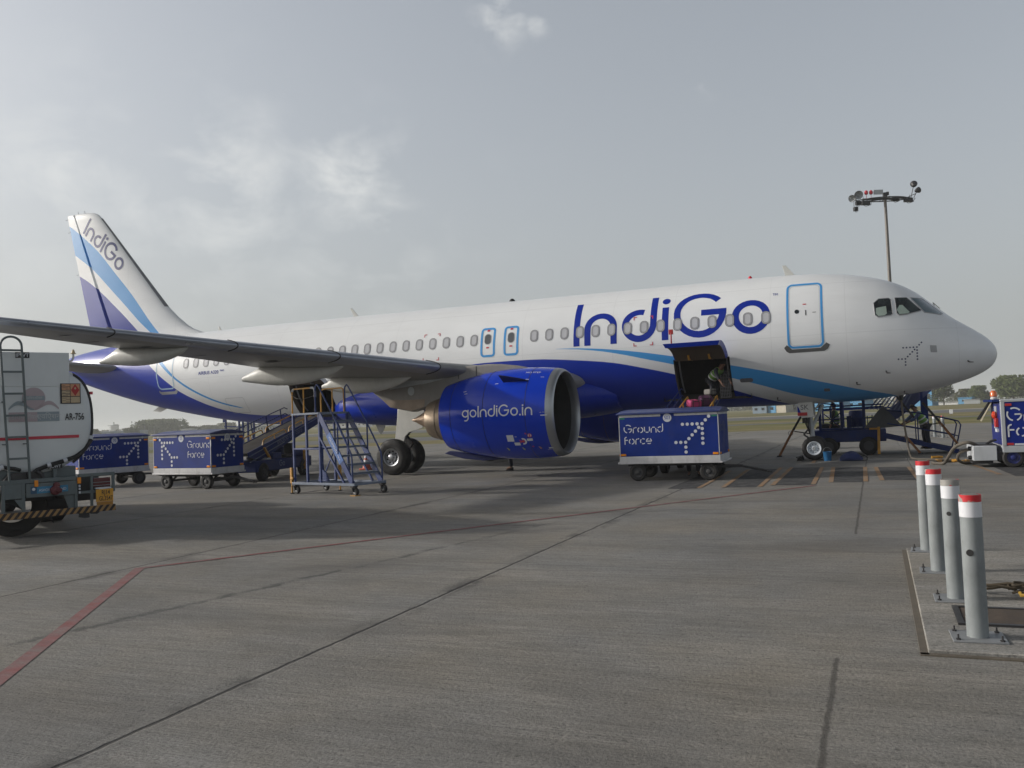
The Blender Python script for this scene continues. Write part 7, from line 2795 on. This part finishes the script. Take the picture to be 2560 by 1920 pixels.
for i, (x, y) in enumerate(((-5.48, -0.34), (-4.72, -0.30))):
    t = thing('wheel_chock', ['black rubber chock behind the nose wheel, with a rope loop', 'black rubber chock between the nose wheel and the bucket'][i], 'wheel chock', (x, y, 0), 0, 'chocks at the nose wheel')
    mb = MB()
    s_ = 1 if i == 0 else -1
    mb.prism([(-0.10 * s_, 0), (0.09 * s_, 0), (0.05 * s_, 0.14), (-0.02 * s_, 0.14)], lambda a, b, q: Vector((a, q, b)), -0.15, 0.55)
    mb.build('block', m_rubber, t, bev=0.01)
    mb = MB()
    mb.tube([(-0.05, -0.15, 0.08), (-0.10, -0.22, 0.12), (-0.02, -0.25, 0.14), (0.02, -0.15, 0.08)], 0.012, 6)
    mb.build('rope_loop', m_dark, t)


# ------------------------------------------------------------------ people
def skin_mesh(name, nodes, edges, radii, mats, parent, extra=None, sub=2):
    me = bpy.data.meshes.new(name)
    me.from_pydata([tuple(p) for p in nodes], edges, [])
    o = bpy.data.objects.new(name, me)
    C.objects.link(o)
    sk = o.modifiers.new('s', 'SKIN')
    for i, v in enumerate(me.skin_vertices[0].data):
        r = radii[i]
        v.radius = r if isinstance(r, tuple) else (r, r)
        v.use_root = (i == 0)
    sk.branch_smoothing = 0.6
    ss = o.modifiers.new('d', 'SUBSURF')
    ss.levels = ss.render_levels = sub
    dg = bpy.context.evaluated_depsgraph_get()
    m2 = bpy.data.meshes.new_from_object(o.evaluated_get(dg))
    bpy.data.objects.remove(o)
    bpy.data.meshes.remove(me)
    mb = MB()
    mb.add([tuple(v.co) for v in m2.vertices], [tuple(p.vertices) for p in m2.polygons])
    bpy.data.meshes.remove(m2)
    if extra:
        extra(mb)
    return mb.build(name, mats, parent, sharp=80)


def person(label, loc, rz, lean=0.0, side=0.0, arms=None, legs=None, hip=0.90, top=None, bottom=m_dkcloth, vest=True, head_turn=0.0, cap=False, cat='person'):
    """Stands facing local -y. lean bends the trunk forward at the hips."""
    t = thing('person', label, cat, loc, rz, 'ground crew')
    top = top or m_blcloth
    H = Vector((0, 0, hip))
    d = Vector((sin(side), -sin(lean) * cos(side), cos(lean) * cos(side))).normalized()
    rt = Vector((1, 0, 0)) if abs(side) < 0.01 else Vector((cos(side), 0, -sin(side)))
    fw = rt.cross(d) * -1
    fw = d.cross(rt) * -1 if fw.y > 0 else fw
    CH, NK = H + d * 0.36, H + d * 0.54
    hd = (d + Vector((0, 0, 0.6)) + Vector((0, -0.12, 0))).normalized()
    HB, HM, HT = NK + hd * 0.07, NK + hd * 0.16, NK + hd * 0.225
    SL, SR = H + d * 0.48 - rt * 0.19, H + d * 0.48 + rt * 0.19
    if arms is None:
        arms = [(Vector((-0.06, -0.02, -0.29)), Vector((-0.05, -0.12, -0.53))), (Vector((0.06, -0.02, -0.29)), Vector((0.05, -0.12, -0.53)))]
    EL, WL = SL + Vector(arms[0][0]), SL + Vector(arms[0][1])
    ER, WR = SR + Vector(arms[1][0]), SR + Vector(arms[1][1])
    if legs is None:
        legs = [(Vector((-0.11, -0.04, 0.49)), Vector((-0.12, 0.02, 0.09))), (Vector((0.11, -0.03, 0.49)), Vector((0.13, 0.03, 0.09)))]
    KL, AL = [Vector(q) for q in legs[0]]
    KR, AR_ = [Vector(q) for q in legs[1]]
    HL, HR = H + Vector((-0.09, 0, -0.05)), H + Vector((0.09, 0, -0.05))
    TL, TR = AL + Vector((-0.02, -0.16, -0.05)), AR_ + Vector((0.02, -0.16, -0.05))
    nodes = [H, CH, NK, HB, HM, HT, SL, EL, WL, SR, ER, WR, HL, KL, AL, HR, KR, AR_, TL, TR]
    edges = [(0, 1), (1, 2), (2, 3), (3, 4), (4, 5), (2, 6), (6, 7), (7, 8), (2, 9), (9, 10), (10, 11), (0, 12), (12, 13), (13, 14), (0, 15), (15, 16), (16, 17), (14, 18), (17, 19)]
    radii = [(0.13, 0.10), (0.145, 0.11), 0.055, 0.06, (0.078, 0.092), (0.06, 0.07), 0.055, 0.042, 0.028, 0.055, 0.042, 0.028, 0.085, 0.058, 0.04, 0.085, 0.058, 0.04, 0.03, 0.03]
    # hands: palm with four fingers and a thumb, each its own chain
    for w, e in ((8, WL - EL), (11, WR - ER)):
        a = e.normalized()
        b = a.cross(Vector((0, 1, 0.2))).normalized()
        W0 = nodes[w]
        i0 = len(nodes)
        nodes.append(W0 + a * 0.07)
        radii.append((0.034, 0.020))
        edges.append((w, i0))
        for k, ln in enumerate((0.070, 0.080, 0.074, 0.058)):
            off = b * (0.024 - 0.016 * k)
            j = len(nodes)
            cv = Vector((0, -0.02, 0))
            nodes += [W0 + a * 0.095 + off, W0 + a * (0.095 + ln * 0.55) + off + cv * 0.6, W0 + a * (0.095 + ln) + off + cv * 1.6]
            radii += [0.009, 0.0085, 0.0075]
            edges += [(i0, j), (j, j + 1), (j + 1, j + 2)]
        j = len(nodes)
        nodes += [W0 + a * 0.045 + b * 0.036 + Vector((0, -0.012, 0)), W0 + a * 0.085 + b * 0.055 + Vector((0, -0.025, 0))]
        radii += [0.011, 0.009]
        edges += [(i0, j), (j, j + 1)]
    fdir = Vector((sin(head_turn), -cos(head_turn), 0))
    sdir = Vector((cos(head_turn), sin(head_turn), 0))

    def features(mb):
        mb.lathe([(0.0, 0.02), (0.022, 0.012), (0.03, 0.0)], HM + fdir * 0.085 - hd * 0.015, fdir - Vector((0, 0, 0.3)), 8)
        for s in (-1, 1):
            mb.lathe([(0.0, 0.028), (0.012, 0.030), (0.016, 0.0)], HM + sdir * 0.076 * s - hd * 0.01, sdir * s, 10)
    skin_mesh('body', nodes, edges, radii, m_skin, t, features)
    mb = MB()
    for s in (-1, 1):
        mb.lathe([(0, 0.012), (0.008, 0.008), (0.010, 0)], HM + fdir * 0.083 + sdir * 0.03 * s + hd * 0.012, fdir, 8)
    mb.box(HM + fdir * 0.086 - hd * 0.055, (0.045, 0.012, 0.008))
    mb.build('face_features', m_hair, t)
    mb = MB()
    rings = []
    for i in range(7):
        a = pi / 2 * i / 6
        rings.append([HM + hd * (0.005 + 0.125 * sin(a)) + (fdir * (cos(q) * 0.108) + sdir * (sin(q) * 0.094)) * cos(a) * 1.0 + (fdir * -0.012) - hd * (0.05 * (cos(q) < -0.1) * cos(a)) for q in [2 * pi * k / 16 for k in range(16)]])
    mb.loft(rings, True, True)
    if cap:
        mb.box(HM + fdir * 0.13 + hd * 0.03, (0.15, 0.12, 0.012))
    mb.build('hair' if not cap else 'cap', m_hair, t, sharp=80)
    skin_mesh('shirt', [H + d * 0.02, CH, NK - d * 0.03, SL, EL, EL.lerp(WL, 0.55), SR, ER, ER.lerp(WR, 0.55)], [(0, 1), (1, 2), (2, 3), (3, 4), (4, 5), (2, 6), (6, 7), (7, 8)],
              [(0.155, 0.125), (0.17, 0.135), 0.075, 0.075, 0.06, 0.05, 0.075, 0.06, 0.05], top, t)
    skin_mesh('trousers', [H + d * 0.06, HL, KL, AL, HR, KR, AR_], [(0, 1), (1, 2), (2, 3), (0, 4), (4, 5), (5, 6)],
              [(0.155, 0.125), 0.105, 0.078, 0.064, 0.105, 0.078, 0.064], bottom, t)
    for A_, T_ in ((AL, TL), (AR_, TR)):
        mb = MB()
        h_ = T_ - A_
        h_.z = 0
        h_.normalize()
        rr = []
        for u, w, z in ((-0.07, 0.035, 0.07), (-0.04, 0.045, 0.09), (0.03, 0.045, 0.075), (0.12, 0.048, 0.05), (0.18, 0.03, 0.03)):
            c_ = Vector((A_.x, A_.y, A_.z - 0.09)) + h_ * u
            sd_ = Vector((-h_.y, h_.x, 0))
            rr.append([c_ + sd_ * (w * cos(q)) + Vector((0, 0, max(0.0, z * (0.5 + 0.5 * sin(q))))) for q in [2 * pi * k / 10 for k in range(10)]])
        mb.loft(rr, True, True)
        mb.build('shoe', m_black, t, sharp=70)
    if vest:
        v = skin_mesh('safety_vest', [H + d * 0.03, CH, H + d * 0.47, SL.lerp(NK, 0.35), SR.lerp(NK, 0.35)], [(0, 1), (1, 2), (2, 3), (2, 4)],
                      [(0.172, 0.142), (0.186, 0.152), (0.13, 0.11), 0.085, 0.085], m_vest if vest is True else vest, t)
        mb = MB()
        for k, rx, ry in ((0.12, 0.180, 0.150), (0.27, 0.187, 0.154)):
            c_ = H + d * k
            yv = d.cross(rt).normalized()
            ring = [c_ + rt * (rx * cos(q)) + yv * (ry * sin(q)) for q in [2 * pi * j / 24 for j in range(25)]]
            mb.add([p - d * 0.022 for p in ring] + [p + d * 0.022 for p in ring], [(j, j + 1, 26 + j, 25 + j) for j in range(24)])
        mb.build('reflective_strip', m_silver, v)
    return t


person('man in a yellow green safety vest standing behind the rear belt loader', (-22.9, -4.2, 0), 2.6, lean=0.12, hip=0.88, top=m_dkcloth, cap=True)
person('person in dark trousers behind the engine, only legs and shoes showing', (-14.33, -2.63, 0), -1.45, lean=0.05, vest=False, top=m_blcloth,
       legs=[((-0.13, -0.03, 0.49), (-0.14, 0.0, 0.09)), ((0.13, 0.05, 0.49), (0.14, 0.08, 0.09))])
person('person standing behind the 503 cart, legs visible beneath it', (-7.70, -6.02, 0), 0.3, lean=0.45, hip=0.80, top=m_blcloth, vest=False)
person('crew member in a green vest leaning over beside the boarding ramp', (-1.72, 3.05, 0.12), -1.2, lean=0.62, hip=0.80, top=m_blcloth, cap=True,
       arms=[((-0.03, -0.22, -0.20), (0.0, -0.40, -0.32)), ((0.03, -0.22, -0.20), (0.0, -0.42, -0.30))], vest=paint('vest_green', (0.17, 0.34, 0.07), 0.65, var=0.15))
person('man in a green vest seated at the wheel of the boarding ramp', (-4.50, 3.1, 0.02), -1.75, lean=0.1, hip=0.95, top=m_dkcloth,
       legs=[((-0.12, -0.42, 0.95), (-0.12, -0.45, 0.98 - 0.06)), ((0.12, -0.42, 0.95), (0.12, -0.45, 0.92))][:0] or [((-0.13, -0.40, 0.98), (-0.13, -0.48, 0.96)), ((0.13, -0.40, 0.98), (0.13, -0.48, 0.96))],
       vest=paint('vest_dull_green', (0.12, 0.24, 0.06), 0.7, var=0.15))
person('baggage handler in a green vest bending inside the forward hold', (-7.95, -1.25, 2.03), 0.95, lean=0.95, hip=0.62, top=m_dkcloth,
       legs=[((-0.12, -0.18, 0.34), (-0.13, 0.02, 0.09)), ((0.12, -0.16, 0.34), (0.14, 0.05, 0.09))],
       arms=[((-0.04, -0.12, -0.22), (0.0, -0.22, -0.40)), ((0.04, -0.12, -0.22), (0.0, -0.24, -0.38))], vest=paint('vest_green', (0.17, 0.34, 0.07), 0.65, var=0.15))

# ------------------------------------------------------------------ the hazy air
HAZE = 0.00045
mb = MB()
mb.span((-2700, -700, -1.2), (2700, 2900, 27.0))
hz_ = mb.build('haze', paint('haze_placeholder', (0.5, 0.5, 0.5)), kind='stuff')
m_air = bpy.data.materials.new('dusty_air')
m_air.use_nodes = True
nt = m_air.node_tree
nt.nodes.remove(nt.nodes['Principled BSDF'])
pv = nt.nodes.new('ShaderNodeVolumePrincipled')
pv.inputs['Color'].default_value = (0.90, 0.92, 0.93, 1)
pv.inputs['Density'].default_value = HAZE
pv.inputs['Anisotropy'].default_value = 0.2
nt.links.new(pv.outputs[0], nt.nodes['Material Output'].inputs['Volume'])
hz_.data.materials.clear()
hz_.data.materials.append(m_air)
bpy.data.materials.remove(_mats.pop('haze_placeholder'))
scene.cycles.volume_bounces = 2
